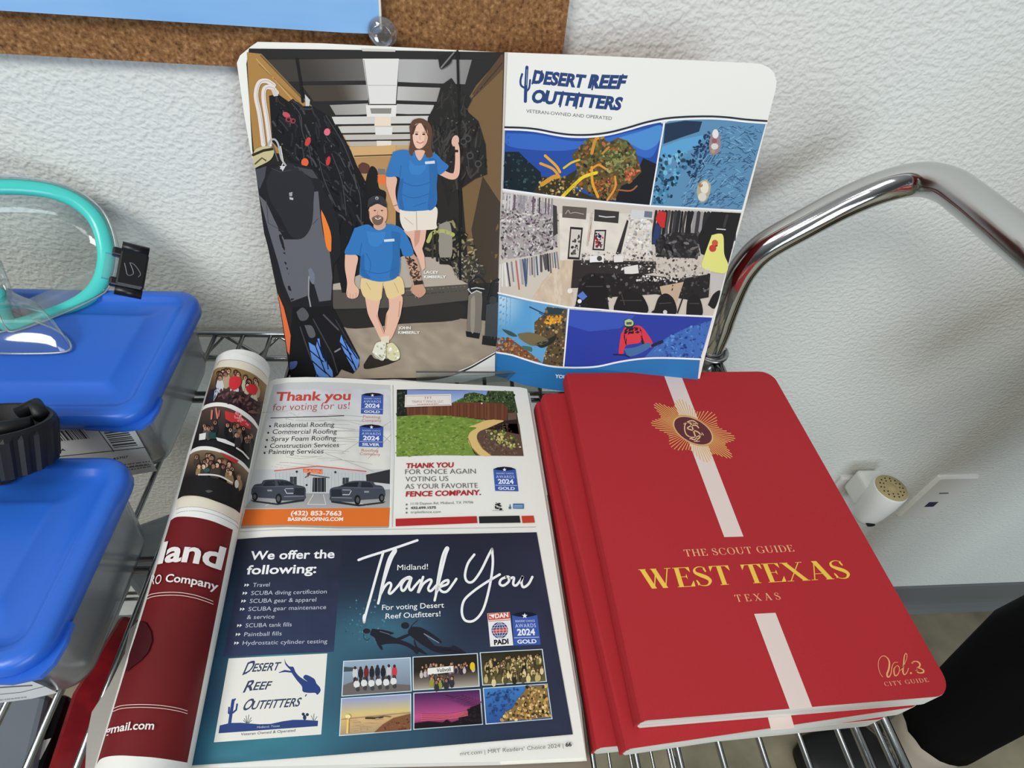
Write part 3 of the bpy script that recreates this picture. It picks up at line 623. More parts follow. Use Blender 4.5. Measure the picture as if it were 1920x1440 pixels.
    p.smooth(B((895, 440), (1030, 450), (1160, 430), (1190, 530), (1165, 555), (1080, 580), (1045, 490), (1025, 590), (925, 575), (892, 510)), (222, 196, 142)); p.bump(.3); p.stroke(B((1045, 470), (1035, 560)), 1.4, (176, 148, 100)); p.stroke(B((930, 470), (960, 520)), 1.3, (188, 160, 112)); p.stroke(B((1120, 470), (1150, 540)), 1.3, (188, 160, 112)); p.bump(.3)
    p.smooth(B((850, 100), (940, 75), (1000, 110), (1075, 75), (1160, 95), (1210, 160), (1252, 275), (1185, 290), (1160, 240), (1150, 420), (1030, 465), (900, 430), (885, 380), (890, 290), (785, 275), (815, 190)), blue); p.bump(.3)
    p.smooth(B((1100, 120), (1160, 140), (1158, 250), (1148, 415), (1090, 440), (1110, 280)), (45, 103, 163)); p.smooth(B((890, 300), (915, 280), (920, 380), (960, 440), (905, 428), (888, 370)), (44, 101, 160)); p.smooth(B((930, 120), (1000, 130), (1060, 130), (1030, 210), (960, 220)), (60, 126, 190)); p.bump(.2); p.rect(B((1050, 178), (1120, 172), (1122, 190), (1052, 194)), (206, 216, 226)); p.bump(.2)
    p.stroke(B((885, 290), (900, 200)), 1.4, bd); p.stroke(B((1158, 250), (1145, 180)), 1.4, bd); p.stroke(B((900, 380), (1020, 410), (1140, 370)), 1.3, bd, smooth=4); p.stroke(B((930, 270), (960, 340), (950, 410)), 1.2, bd, smooth=4); p.rect(B((1050, 178), (1120, 172), (1122, 190), (1052, 194)), (206, 216, 226)); p.bump(.3)
    p.smooth(A((975, 1290), (1050, 1285), (1050, 1320), (1010, 1338), (975, 1320)), (206, 160, 136)); p.bump(.3)
    p.smooth(A((940, 1200), (965, 1160), (1040, 1160), (1064, 1200), (1058, 1270), (1020, 1302), (975, 1298), (948, 1260)), (216, 168, 144)); p.bump(.3)
    p.smooth(A((960, 1255), (985, 1240), (1010, 1238), (1040, 1255), (1030, 1292), (1000, 1305), (972, 1292)), (116, 92, 78)); p.smooth(A((978, 1250), (1004, 1246), (1026, 1252), (1004, 1266)), (206, 156, 134)); p.bump(.3)
    p.stroke(A((985, 1258), (1004, 1264), (1024, 1256)), 1.2, (238, 226, 216), smooth=3); p.disc(A((982, 1205))[0], 2.4, (70, 52, 44), 1.2); p.disc(A((1030, 1205))[0], 2.4, (70, 52, 44), 1.2); p.stroke(A((1004, 1208), (998, 1234), (1012, 1236)), 1, (176, 122, 100)); p.stroke(A((944, 1210), (946, 1250)), 1.2, (150, 104, 84)); p.bump(.3)
    p.smooth(A((932, 1185), (940, 1130), (980, 1104), (1030, 1110), (1056, 1140), (1058, 1180), (1000, 1160)), (52, 54, 58)); p.smooth(A((945, 1165), (1000, 1142), (1055, 1170), (1058, 1185), (1000, 1160), (950, 1182)), (36, 38, 42)); p.disc(A((996, 1122))[0], 3, (196, 198, 196)); p.bump()
    wht = (240, 238, 232)
    for t, q0, q1 in (('LACEY', (1322, 408), (1420, 408)), ('KIMBERLY', (1322, 440), (1472, 440)), ('JOHN', (1148, 786), (1232, 786)), ('KIMBERLY', (1148, 818), (1294, 818))):
        p.text(t, B(q0)[0], B(q1)[0], 5.0, wht, .02)
    # white swoosh and dark line at the foot of the page
    p.poly([(928, 662), (905, 676), (880, 692), (850, 704), (815, 712), (780, 714), (740, 711), (700, 713), (700, 719), (800, 719), (865, 717), (905, 708), (928, 704)], (226, 226, 222)); p.bump(.4)
    p.stroke([(928, 663), (905, 677), (880, 691), (850, 703), (815, 711), (780, 713), (740, 710), (700, 712)], 2.4, (38, 40, 44), smooth=4); p.stroke([(928, 661), (905, 674), (880, 688), (850, 700)], 1.6, (240, 240, 238), smooth=4, d=.4)
    return p

def cactus(p, pts, col):
    for q, wd in pts: p.stroke(q, wd, col, smooth=4)

def print_right_page():
    p = Print(S_right, 12, up_stand)
    C = Zm(920, 60, 3.4286); D = Zm(900, 400, 3.4286)
    out = [(946, 98), (1060, 102), (1200, 108), (1320, 114), (1412, 118.5)]
    out += [(1430, 121), (1444, 128), (1452, 138), (1456, 152), (1455, 165), (1430, 262), (1400, 378), (1365, 502), (1340, 600), (1322, 668), (1309, 722)]
    out += [(1270, 738), (1190, 741), (1120, 739), (1060, 733), (1010, 727), (982, 722), (955, 713), (928, 704), (932, 580), (937, 420), (942, 250)]
    p.poly(out, (234, 233, 226)); p.bump()
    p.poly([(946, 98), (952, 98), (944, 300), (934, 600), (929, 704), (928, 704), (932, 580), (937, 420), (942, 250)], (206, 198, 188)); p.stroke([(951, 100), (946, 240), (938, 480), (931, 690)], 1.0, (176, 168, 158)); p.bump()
    navy = (38, 66, 118)
    # brush lettering
    def brush(word, q0, q1, cap):
        p.text(word, q0, q1, cap, navy, .05, shear=.16)
    brush('DESERT', (997, 155), (1094, 164), 24); brush('REEF', (1102, 164), (1170, 166), 25); brush('OUTFITTERS', (995, 191), (1163, 206), 24)
    p.bump(.3)
    for q in (((998, 157), (1004, 132)), ((1010, 156), (1016, 133)), ((1020, 190), (1026, 170)), ((1050, 200), (1056, 172)), ((1080, 203), (1086, 174)), ((1160, 166), (1168, 140)), ((1110, 168), (1116, 143))): p.stroke(q, 3.0, navy)
    for q, wd in ((((985, 190), (986, 160), (988, 126)), 6), (((984, 165), (977, 160), (976, 150), (979, 139)), 4), (((986, 172), (992, 165), (994, 150)), 3.6)): p.stroke(q, wd, navy, smooth=4)
    p.stroke(((988, 130), (987, 160)), 1, (150, 170, 200), d=.6); p.bump(.4)
    p.text('VETERAN-OWNED AND OPERATED', C((228, 518))[0], C((778, 566))[0], 6.2, (92, 94, 98), .0)
    wave = C((92, 612), (200, 615), (300, 625), (420, 648), (520, 660), (640, 660), (760, 645), (880, 615), (1000, 580), (1120, 556), (1250, 545), (1400, 542), (1520, 548), (1640, 562), (1775, 572))
    # reef photo
    n1 = vnoise(5, 14)
    def below(q, dy): return [(x, y+dy) for x, y in q]
    wv = [tuple(v) for v in catmull(wave, 4)]
    pa = below([v for v in wv if v[0] < 1242], 6)+C((1108, 590), (1020, 1115), (760, 1090), (430, 1060), (80, 1012))
    p.poly(pa, (38, 76, 158)); p.bump(.5)
    p.smooth(C((100, 650), (300, 660), (520, 700), (700, 690), (1060, 620), (1040, 800), (900, 780), (700, 720), (500, 760), (300, 760), (110, 730)), (54, 104, 190)); p.bump(.3)
    p.smooth(C((820, 680), (960, 640), (1095, 600), (1085, 700), (1000, 760), (900, 720)), (76, 140, 204)); p.bump(.4)
    p.poly(C((92, 770), (180, 770), (240, 830), (320, 900), (330, 960), (270, 1030), (82, 1008)), (22, 36, 44)); p.poly(C((700, 1080), (800, 980), (940, 900), (980, 810), (1070, 850), (1022, 1112)), (26, 28, 34)); p.poly(C((270, 1035), (330, 930), (460, 940), (560, 880), (520, 1000), (700, 1080), (430, 1060)), (52, 50, 34)); p.bump(.4)
    p.specks(C((92, 790), (180, 780), (310, 900), (310, 960), (240, 1020), (82, 1000)), 60, [(34, 56, 60), (16, 28, 36), (50, 78, 78)], 1, 3, 41)
    reef = C((520, 790), (600, 720), (640, 670), (720, 680), (760, 710), (820, 680), (880, 700), (930, 760), (960, 860), (970, 900), (920, 950), (840, 990), (800, 1080), (700, 1085), (600, 1010), (520, 980), (560, 900))
    p.poly(reef, (92, 76, 42)); p.bump(.4)
    p.specks(reef, 330, [(126, 104, 52), (70, 62, 36), (150, 124, 66), (56, 54, 34), (108, 110, 60), (170, 96, 52), (44, 44, 30)], 1.2, 3.4, 43, 1.6)
    p.specks(C((690, 790), (820, 690), (930, 780), (920, 900), (760, 900)), 110, [(128, 130, 74), (96, 104, 58), (150, 146, 92), (76, 84, 50)], 1, 3, 44, 1.8)
    p.specks(C((880, 880), (970, 880), (900, 950), (840, 960)), 40, [(196, 96, 66), (170, 76, 56), (214, 124, 84)], 1, 3, 45)
    p.specks(C((660, 960), (800, 930), (800, 1070), (690, 1080)), 70, [(146, 82, 44), (120, 66, 40), (176, 104, 54)], 1.2, 3, 46)
    p.specks(C((320, 940), (470, 930), (600, 1000), (560, 1070), (300, 1030)), 110, [(140, 108, 52), (96, 82, 44), (196, 176, 120), (60, 52, 34), (160, 120, 80)], 1, 2.8, 47)
    for q, wd, col in ((((320, 845), (400, 880), (440, 930)), 5, (222, 156, 54)), (((350, 795), (420, 860), (445, 900)), 5, (226, 166, 50)), (((470, 875), (520, 840), (570, 822)), 4, (218, 190, 60)), (((460, 1060), (540, 980), (600, 930), (680, 905)), 6, (234, 206, 50)), (((480, 1040), (560, 960)), 5, (222, 186, 46)), (((650, 870), (655, 970), (690, 1060)), 5, (226, 160, 50)), (((800, 930), (800, 1000), (750, 1080)), 4, (214, 150, 60)), (((650, 780), (670, 700), (690, 680)), 6, (206, 140, 54)), (((720, 780), (760, 740)), 4, (196, 136, 60)), (((640, 890), (690, 855), (740, 880)), 4, (222, 150, 60)), (((820, 1015), (900, 1020), (940, 990)), 3, (160, 100, 66)), (((330, 980), (400, 935), (430, 930)), 8, (206, 150, 56))):
        p.stroke(C(*q), wd, col, smooth=4, d=.3)
    p.bump()
    # sea-fan photo
    pb = C((1122, 585))+below([v for v in wv if v[0] > 1247], 6)+C((1768, 590), (1615, 1142), (1030, 1115))
    p.poly(pb, (92, 140, 176)); p.bump(.4)
    p.poly(C((1122, 590), (1250, 570), (1360, 575), (1340, 640), (1220, 680), (1110, 720)), (32, 52, 78)); p.poly(C((1100, 740), (1230, 690), (1380, 660), (1330, 740), (1200, 790), (1090, 810)), (92, 160, 206)); p.bump(.3)
    p.specks(C((1090, 790), (1240, 760), (1300, 800), (1240, 900), (1180, 1010), (1140, 1110), (1035, 1100)), 150, [(30, 66, 92), (52, 104, 140), (74, 150, 186), (20, 46, 70), (110, 176, 206)], 2, 5.5, 51, .7)
    R = random.Random(8)
    fan = C((1330, 760), (1450, 600), (1760, 600), (1615, 1138), (1180, 1125), (1290, 900))
    for k in range(430):
        while True:
            q = (R.uniform(1150, 1440), R.uniform(225, 395))
            if inside(q, fan): break
        a = -.55+(q[0]-1290)*.006+R.uniform(-.5, .5); l = R.uniform(4, 11); dx, dy = math.cos(a)*l*.55, math.sin(a)*l
        if not (inside((q[0]+dx, q[1]+dy), fan) and inside((q[0]-dx, q[1]-dy), fan)): continue
        p.stroke([(q[0]-dx, q[1]-dy), (q[0], q[1]+R.uniform(-1, 1)), (q[0]+dx, q[1]+dy)], R.uniform(.9, 1.7), R.choice([(52, 92, 128), (66, 108, 146), (40, 72, 106), (128, 176, 206)]), d=R.random()*.6)
    p.bump(.8)
    p.specks(C((1290, 760), (1400, 640), (1440, 700), (1360, 860), (1300, 960), (1260, 900)), 90, [(22, 46, 78), (36, 70, 110)], .8, 2.6, 53, 2)
    for q, col in ((((1440, 625), (1470, 650), (1478, 720), (1460, 780), (1415, 785), (1405, 720), (1420, 650)), (150, 130, 134)), (((1390, 950), (1415, 990), (1400, 1060), (1365, 1095), (1335, 1075), (1325, 1010), (1350, 960)), (178, 170, 140))): p.smooth(C(*q), col)
    p.bump(.3)
    for c, rx, ry, col in (((1445, 655), 6, 9, (226, 222, 226)), ((1438, 700), 5, 5, (150, 92, 90)), ((1440, 735), 7, 6, (216, 208, 206)), ((1430, 765), 4, 4, (180, 150, 110)), ((1375, 1000), 8, 12, (226, 220, 202)), ((1360, 1060), 8, 8, (214, 210, 200)), ((1350, 985), 4, 4, (170, 120, 80))): p.disc(C(c)[0], rx, col, ry, d=.2)
    p.bump(.5)
    p.stroke(C((1116, 585), (1025, 1118)), 2.6, (238, 240, 242))
    p.stroke(wave, 3.2, (34, 38, 50), smooth=4, d=.3); p.stroke(below(wave, 4.2), 3.4, (238, 240, 242), smooth=4, d=.2); p.stroke(C((78, 1012), (430, 1060), (760, 1095), (1025, 1118), (1614, 1150)), 3.2, (238, 240, 242), d=.3); p.bump()
    # shop photo
    pc = C((76, 1026), (430, 1072), (760, 1105), (1025, 1128), (1612, 1162))+D((1680, 0), (1590, 340), (1540, 520), (1496, 660), (1050, 640), (780, 615), (560, 600), (330, 560), (120, 515), (128, 300))
    p.poly(pc, (204, 194, 180)); p.bump(.3)
    p.grid(D((510, 0), (1110, 0), (1100, 300), (515, 300)), 14, 8, lambda u, v, n=vnoise(9): tuple(c*(.95+.08*n(u, v)) for c in (222, 214, 202))); p.bump(.3)
    p.grid(D((515, 305), (600, 300), (600, 600), (330, 555)), 10, 8, lambda u, v, n=vnoise(10): tuple(c*(.9+.16*n(u, v)) for c in (208, 188, 164))); p.poly(D((400, 440), (470, 360), (515, 305), (540, 400), (600, 600), (330, 555)), (204, 182, 156)); p.poly(D((470, 330), (500, 310), (540, 600), (480, 590)), (216, 200, 178)); p.bump(.4)
    rackL = C((80, 1035), (240, 1055), (420, 1120), (440, 1300))+D((500, 0), (495, 215), (400, 260), (140, 300), (135, 0))
    p.poly(rackL, (168, 160, 158)); p.bump(.2)
    p.specks(rackL, 620, [(214, 206, 202), (92, 86, 88), (130, 122, 122), (190, 184, 180), (66, 62, 64), (156, 134, 148), (200, 196, 194)], 0.8, 2.3, 61, 1.9)
    R = random.Random(5)
    for k in range(16): x = 95+k*20; p.stroke(C((x, 1045+k*2), (x-4, 1130+k*3)), R.uniform(2, 5), R.choice([(90, 86, 92), (150, 142, 150), (60, 58, 62), (176, 168, 172), (110, 90, 106), (206, 200, 200)]))
    p.poly(C((400, 1110), (425, 1120), (430, 1300))+D((500, 130), (470, 150)), (64, 60, 58)); p.bump(.4)
    for k in range(26):
        x = 130+k*14.5; y0 = 330-k*3.2; p.stroke(D((x, y0), (x+R.uniform(-6, 22), y0+R.uniform(130, 210)*(1-k*.018))), R.uniform(2.2, 4.6), R.choice([(206, 200, 200), (166, 158, 160), (86, 80, 86), (226, 222, 218), (140, 130, 134), (70, 90, 120), (180, 110, 96), (60, 58, 62)]), d=R.random()*.8)
    p.bump()
    # signs, frames
    p.rect(C((462, 1118), (618, 1130), (612, 1205), (460, 1192)), (96, 88, 80)); p.rect(C((668, 1140), (826, 1155), (820, 1230), (664, 1215)), (58, 54, 52)); p.bump(.2)
    p.stroke(C((480, 1170), (500, 1145), (510, 1165), (545, 1160), (600, 1172)), 1.2, (180, 174, 166), smooth=3); p.stroke(C((695, 1182), (740, 1190), (800, 1188)), 2, (214, 210, 204)); p.rect(C((640, 1100), (658, 1100), (650, 1303), (632, 1303)), (206, 196, 182)); p.stroke(D((722, 0), (705, 100), (690, 205)), 4, (196, 178, 160)); p.stroke(D((715, 60), (700, 180)), 1, (150, 100, 80))
    for q in (((580, 86), (662, 92), (640, 298), (562, 294)), ((738, 106), (812, 106), (800, 240), (722, 236))):
        p.poly(D(*q), (44, 40, 38), d=.2)
        x = [a for a in D(*q)]; cx = sum(a[0] for a in x)/4; cy = sum(a[1] for a in x)/4; p.poly([(cx+(a-cx)*.78, cy+(b-cy)*.86) for a, b in x], (206, 198, 188), d=.6)
    p.bump(.8)
    p.specks(D((600, 130), (645, 140), (625, 270), (590, 260)), 26, [(50, 48, 48), (96, 90, 84)], 1, 3, 63); p.specks(D((742, 130), (795, 130), (780, 220), (738, 220)), 36, [(40, 44, 70), (206, 60, 70), (226, 226, 226), (50, 50, 54), (150, 40, 50)], 1.4, 3.2, 64, 1)
    p.poly(D((945, 40), (955, 50), (905, 260), (872, 262)), (54, 48, 46)); p.bump(.3)
    p.specks(D((965, 0), (1110, 0), (1100, 260), (930, 260)), 280, [(232, 228, 222), (212, 204, 194), (176, 166, 158), (224, 214, 198), (150, 144, 140), (200, 206, 212)], 0.9, 2.6, 65, 1.5)
    p.rect(C((905, 1140), (1045, 1150), (1042, 1205), (902, 1195)), (206, 208, 210)); p.text('PADI', C((960, 1262))[0], C((1035, 1268))[0], 8, (232, 232, 232), .03); p.rect(C((990, 1150), (1040, 1155), (1036, 1195), (986, 1190)), (110, 116, 130), d=.4); p.bump(.5)
    # wetsuit rail at right
    R = random.Random(6)
    for k in range(26):
        x = 1065+k*21; p.stroke(C((x, 1152+k*.8), (x-12-R.uniform(0, 10), 1240+R.uniform(0, 60)), (x-22, 1330+R.uniform(0, 60))), R.uniform(4, 7), R.choice([(40, 38, 42), (60, 56, 58), (84, 80, 82), (150, 146, 146), (30, 28, 32), (48, 52, 74)]), d=R.random()*.8)
    p.bump()
    p.poly(C((1080, 1150), (1130, 1160), (1118, 1260), (1090, 1250), (1060, 1200)), (200, 46, 44)); p.poly(D((1130, 60), (1160, 90), (1135, 210), (1105, 190)), (44, 60, 104)); p.bump(.3)
    dk = D((1130, 170), (1250, 120), (1420, 130), (1400, 290), (1130, 280)); p.poly(dk, (40, 36, 36)); p.specks(dk, 90, [(70, 66, 66), (26, 24, 26), (110, 104, 104), (56, 54, 60)], 1.2, 3.4, 66, 2)
    p.poly(C((1420, 1155), (1610, 1165))+D((1675, 10), (1595, 330), (1420, 260), (1400, 150), (1480, 0)), (30, 27, 27)); p.bump(.3)
    p.smooth(D((1490, 140), (1540, 130), (1565, 150), (1570, 260), (1595, 330), (1575, 385), (1480, 370), (1425, 340), (1450, 250)), (226, 226, 130)); p.stroke(D((1520, 100), (1580, 105)), 2, (206, 206, 206)); p.stroke(C((1520, 1180), (1500, 1250)), 5, (60, 54, 54)); p.bump(.3)
    for c, r, col in (((1510, 190), 6, (206, 86, 60)), ((1496, 225), 7, (196, 66, 50)), ((1518, 205), 3, (70, 50, 40)), ((1500, 240), 2.4, (236, 150, 110))): p.disc(D(c)[0], r, col, d=.3)
    p.bump(.5)
    # display tables and bags
    tb = D((640, 250), (1130, 250), (1400, 300), (1480, 370), (1480, 420), (1200, 400), (640, 330)); p.poly(D((600, 300), (1130, 310), (1130, 380), (620, 480), (585, 480)), (52, 46, 44)); p.bump(.2)
    p.specks(tb, 330, [(222, 216, 210), (196, 188, 180), (90, 84, 82), (150, 142, 136), (60, 56, 54), (212, 204, 194)], 0.9, 3.0, 71, .7)
    p.rect(D((705, 275), (795, 270), (795, 312), (705, 315)), (232, 230, 226)); p.rect(D((860, 275), (920, 270), (920, 312), (862, 315)), (226, 222, 216)); p.disc(D((768, 290))[0], 5, (70, 66, 66), d=.4); p.stroke(D((700, 322), (1130, 326)), 3, (40, 36, 34)); p.poly(D((925, 345), (1015, 330), (1020, 385), (930, 395)), (224, 220, 214)); p.poly(D((1480, 380), (1570, 390), (1540, 520), (1480, 545)), (196, 190, 186)); p.bump(.4)
    blk = D((640, 420), (700, 385), (1000, 390), (1300, 420), (1480, 390), (1470, 540), (1360, 560), (1130, 520), (820, 540), (830, 620), (610, 605), (620, 560))
    p.poly(blk, (36, 32, 32)); p.bump(.3); p.specks(blk, 200, [(56, 52, 50), (26, 24, 24), (72, 66, 64), (100, 94, 92)], 0.9, 3, 72, 1.2)
    p.specks(D((1000, 400), (1300, 410), (1290, 440), (1010, 440)), 60, [(206, 200, 196), (120, 112, 110), (226, 222, 216)], 1, 2.6, 73, .8)
    p.poly(D((1155, 470), (1310, 440), (1240, 650), (1200, 640)), (196, 170, 144)); p.stroke(D((1240, 460), (1225, 560)), 2.2, (40, 36, 36)); p.stroke(D((1330, 470), (1270, 640)), 2.6, (40, 36, 36)); p.bump(.3)
    for q in (((860, 600), (900, 520), (980, 500), (1045, 530), (1075, 640), (880, 630)), ((1120, 620), (1150, 540), (1200, 515), (1250, 560), (1255, 650), (1110, 640)), ((1325, 650), (1335, 560), (1370, 520), (1415, 550), (1428, 655)), ((640, 520), (680, 440), (740, 400), (800, 440), (815, 540), (700, 560)), ((1465, 590), (1500, 520), (1545, 500), (1510, 610)), ((690, 560), (800, 540), (815, 620), (700, 615))): p.smooth(D(*q), (30, 27, 27)); 
    p.bump(.3)
    for q in (((900, 560), (1040, 560)), ((910, 520), (930, 590)), ((1150, 580), (1230, 575)), ((1345, 580), (1410, 580)), ((680, 470), (790, 470))): p.stroke(D(*q), 1.4, (78, 72, 70))
    p.poly(D((625, 530), (660, 500), (690, 535), (660, 560)), (86, 120, 196)); p.disc(D((640, 565))[0], 4, (226, 226, 232)); p.disc(D((1190, 635))[0], 4, (206, 206, 206)); p.disc(D((578, 498))[0], 5, (232, 228, 220)); p.bump(.5)
    p.stroke(D((118, 512), (330, 560), (560, 603), (780, 620), (1050, 645), (1498, 664)), 3.2, (240, 240, 240), d=.3); p.bump(.5)
    # turtle photo
    pe = D((118, 520), (330, 568), (566, 612), (535, 985), (400, 970), (300, 940), (200, 910), (105, 888))
    p.poly(pe, (96, 160, 206)); p.bump(.2); p.grid(D((122, 530), (330, 572), (330, 780), (116, 760)), 10, 8, lambda u, v: mixc((206, 224, 236), (92, 156, 204), math.hypot(u*1.2, v)*1.0)); p.bump(.3)
    r1 = D((350, 700), (410, 650), (430, 600), (560, 615), (535, 985), (400, 970), (430, 860), (350, 800)); p.poly(r1, (92, 76, 52)); r2 = D((110, 800), (180, 795), (300, 880), (400, 960), (300, 940), (105, 885)); p.poly(r2, (120, 84, 56)); p.bump(.3)
    p.specks(r1, 200, [(150, 124, 82), (70, 58, 40), (176, 150, 106), (52, 44, 34), (120, 90, 60), (40, 60, 66)], 1, 3, 81); p.specks(r2, 110, [(176, 120, 76), (96, 66, 46), (196, 150, 106), (150, 70, 56)], .9, 2.4, 82)
    p.specks(D((410, 690), (440, 660), (520, 665), (520, 700), (430, 715)), 50, [(236, 172, 52), (222, 150, 40), (196, 130, 50)], 1.2, 3, 83); p.poly(D((430, 605), (540, 615), (520, 650), (440, 650)), (44, 62, 66))
    p.smooth(D((240, 775), (320, 765), (400, 790), (440, 820), (400, 845), (330, 850), (260, 810)), (118, 104, 74)); p.smooth(D((140, 742), (200, 760), (240, 790), (200, 790), (160, 765)), (58, 84, 84)); p.smooth(D((350, 840), (430, 810), (490, 785), (470, 830), (400, 865)), (40, 44, 40)); p.smooth(D((270, 850), (330, 860), (330, 890), (280, 870)), (70, 110, 104)); p.stroke(D((320, 602), (400, 640), (440, 655)), 2.4, (48, 66, 90)); p.stroke(D((380, 640), (420, 662)), 1.6, (48, 66, 90)); p.bump()
    # diver photo
    pf = D((575, 618), (1050, 652), (1492, 672), (1440, 860), (1414, 938), (1200, 930), (1050, 935), (900, 955), (760, 985), (640, 992), (540, 985))
    p.poly(pf, (44, 62, 158)); p.bump(.2)
    p.poly(D((575, 620), (1000, 655), (900, 740), (700, 760), (566, 720)), (58, 84, 180)); p.bump(.2)
    sand = D((1050, 935), (1120, 860), (1200, 800), (1320, 740), (1485, 690), (1440, 860), (1414, 938), (1200, 930)); p.poly(sand, (64, 108, 184)); p.bump(.2); p.specks(sand, 150, [(52, 92, 166), (90, 136, 204), (40, 72, 140), (74, 122, 196)], 1.2, 4, 84, .6)
    p.smooth(D((905, 780), (935, 730), (980, 725), (1040, 730), (1110, 830), (1100, 860), (1060, 850), (1040, 780), (1030, 830), (940, 850), (920, 905), (892, 900)), (214, 58, 72)); p.smooth(D((930, 750), (960, 730), (1030, 740), (1045, 800), (1060, 840), (1050, 855), (1020, 800), (950, 800), (940, 850), (925, 800)), (26, 28, 40)); p.bump(.3)
    p.smooth(D((945, 780), (1020, 775), (1030, 820), (950, 825)), (214, 62, 72)); p.smooth(D((925, 870), (1000, 860), (1080, 830), (1100, 850), (1050, 890), (960, 920)), (70, 110, 160)); p.smooth(D((925, 690), (950, 678), (985, 690), (990, 720), (960, 745), (930, 725)), (40, 44, 52)); p.bump(.3)
    p.smooth(D((930, 690), (958, 680), (985, 695), (980, 722), (935, 722)), (176, 200, 130)); p.bump(.2); p.rect(D((940, 700), (975, 698), (975, 715), (942, 716)), (70, 90, 90)); p.stroke(D((860, 908), (930, 910), (960, 925)), 3, (26, 36, 90)); p.stroke(D((1110, 850), (1170, 825)), 6, (30, 34, 66)); p.stroke(D((1100, 860), (1180, 835)), 2, (80, 90, 140)); p.bump(.5)
    p.stroke(D((570, 616), (537, 985)), 2.8, (240, 240, 240)); p.bump(.4)
    p.poly(D((98, 895), (200, 912), (300, 945), (400, 975), (500, 990), (640, 996), (760, 988), (900, 958), (1050, 938), (1200, 934), (1414, 942), (1395, 1100), (1250, 1160), (1000, 1165), (700, 1160), (540, 1145), (380, 1122), (282, 1104), (190, 1073), (96, 1042)), (44, 116, 178)); p.bump(.3)
    p.stroke(D((98, 893), (200, 910), (300, 942), (400, 972), (500, 988), (640, 992), (760, 984), (900, 954), (1050, 934), (1200, 930), (1416, 938)), 3.2, (240, 240, 240), smooth=4, d=.3); p.bump(.4)
    p.text('YOU', D((482, 1058))[0], D((556, 1063))[0], 6.6, (236, 240, 244), .03)
    return p

MAGZ = 0.865
def mag_swell(s, t):
    s = max(-0.01, s)
    return 0.0040*math.exp(-((s-0.050)/0.045)**2) - 0.003*math.exp(-(s/0.020)**2)
_o = at_z(503, 722, MAGZ); _u = at_z(990, 728, MAGZ)-_o; _v = at_z(357, 1436, MAGZ)-_o
S_mag = Plane(_o, _u, _v, mag_swell)
_ra = np.array([-0.08, 1.0, 0.0]); _ra /= np.linalg.norm(_ra)
ROLL_R = 0.0212; ROLL_A = CAM+np.array([-0.1613, 0.2, -0.3448])
S_roll = Roll(ROLL_A, _ra, ROLL_R)
def up_roll(p): return (148-0.02*(p[0]-400), -720.0)

def crowd(p, poly, seed, n, heads, bodies, r):
    rg = random.Random(seed); xs = [q[0] for q in poly]; ys = [q[1] for q in poly]; pts = []
    while len(pts) < n:
        q = (rg.uniform(min(xs), max(xs)), rg.uniform(min(ys), max(ys)))
        if inside(q, poly): pts.append(q)
    pts.sort(key=lambda q: q[1])
    for k, (x, y) in enumerate(pts):
        d = k/n*6; c = rg.choice(bodies); hd = rg.choice(heads); rr = r*rg.uniform(.85, 1.15)
        p.disc((x, y+rr*2.6), rr*1.25, c, rr*2.2, n=8, d=d); p.disc((x, y), rr*.92, rg.choice([(40, 30, 26), (70, 48, 34), (26, 24, 24), (120, 90, 56)]), rr*1.05, n=8, d=d+.1); p.disc((x, y+rr*.25), rr*.62, hd, rr*.8, n=8, d=d+.2)
    p.bump(7)

def badge(p, q, last):
    """award badge: q = TL, TR, BR, BL pixels of the blue panel incl. its dark arched head"""
    (ax, ay), (bx, by), (cx, cy), (dx, dy) = q
    def at(u, v): return ((ax*(1-u)+bx*u)*(1-v)+(dx*(1-u)+cx*u)*v, (ay*(1-u)+by*u)*(1-v)+(dy*(1-u)+cy*u)*v)
    H = math.hypot(dx-ax, dy-ay)
    p.poly([at(0, .1), at(.2, .03), at(.5, 0), at(.8, .03), at(1, .1), at(1, 1), at(0, 1)], (62, 92, 172)); p.bump(.4)
    p.poly([at(0, .1), at(.2, .03), at(.5, 0), at(.8, .03), at(1, .1), at(.8, .14), at(.5, .17), at(.2, .14)], (22, 26, 40)); p.bump(.4)
    c = at(.5, .125); r = H*.085; st = []
    for k in range(10):
        a = -PI/2+k*PI/5; st.append((c[0]+(r if k % 2 == 0 else r*.42)*math.cos(a), c[1]+(r if k % 2 == 0 else r*.42)*math.sin(a)))
    p.poly(st, (240, 242, 246)); W = (236, 240, 246)
    p.text("READERS' CHOICE", at(.12, .31), at(.88, .31), H*.062, (206, 216, 234), .0)
    p.text('AWARDS', at(.1, .47), at(.9, .47), H*.11, (206, 216, 236), .0, space=1.15)
    p.text('2024', at(.16, .70), at(.84, .70), H*.19, W, .035)
    p.stroke([at(.03, .77), at(.97, .77)], H*.012+.3, (200, 210, 230))
    p.text(last, at(.14, .945), at(.86, .945), H*.115, W, .03); p.bump(.4)

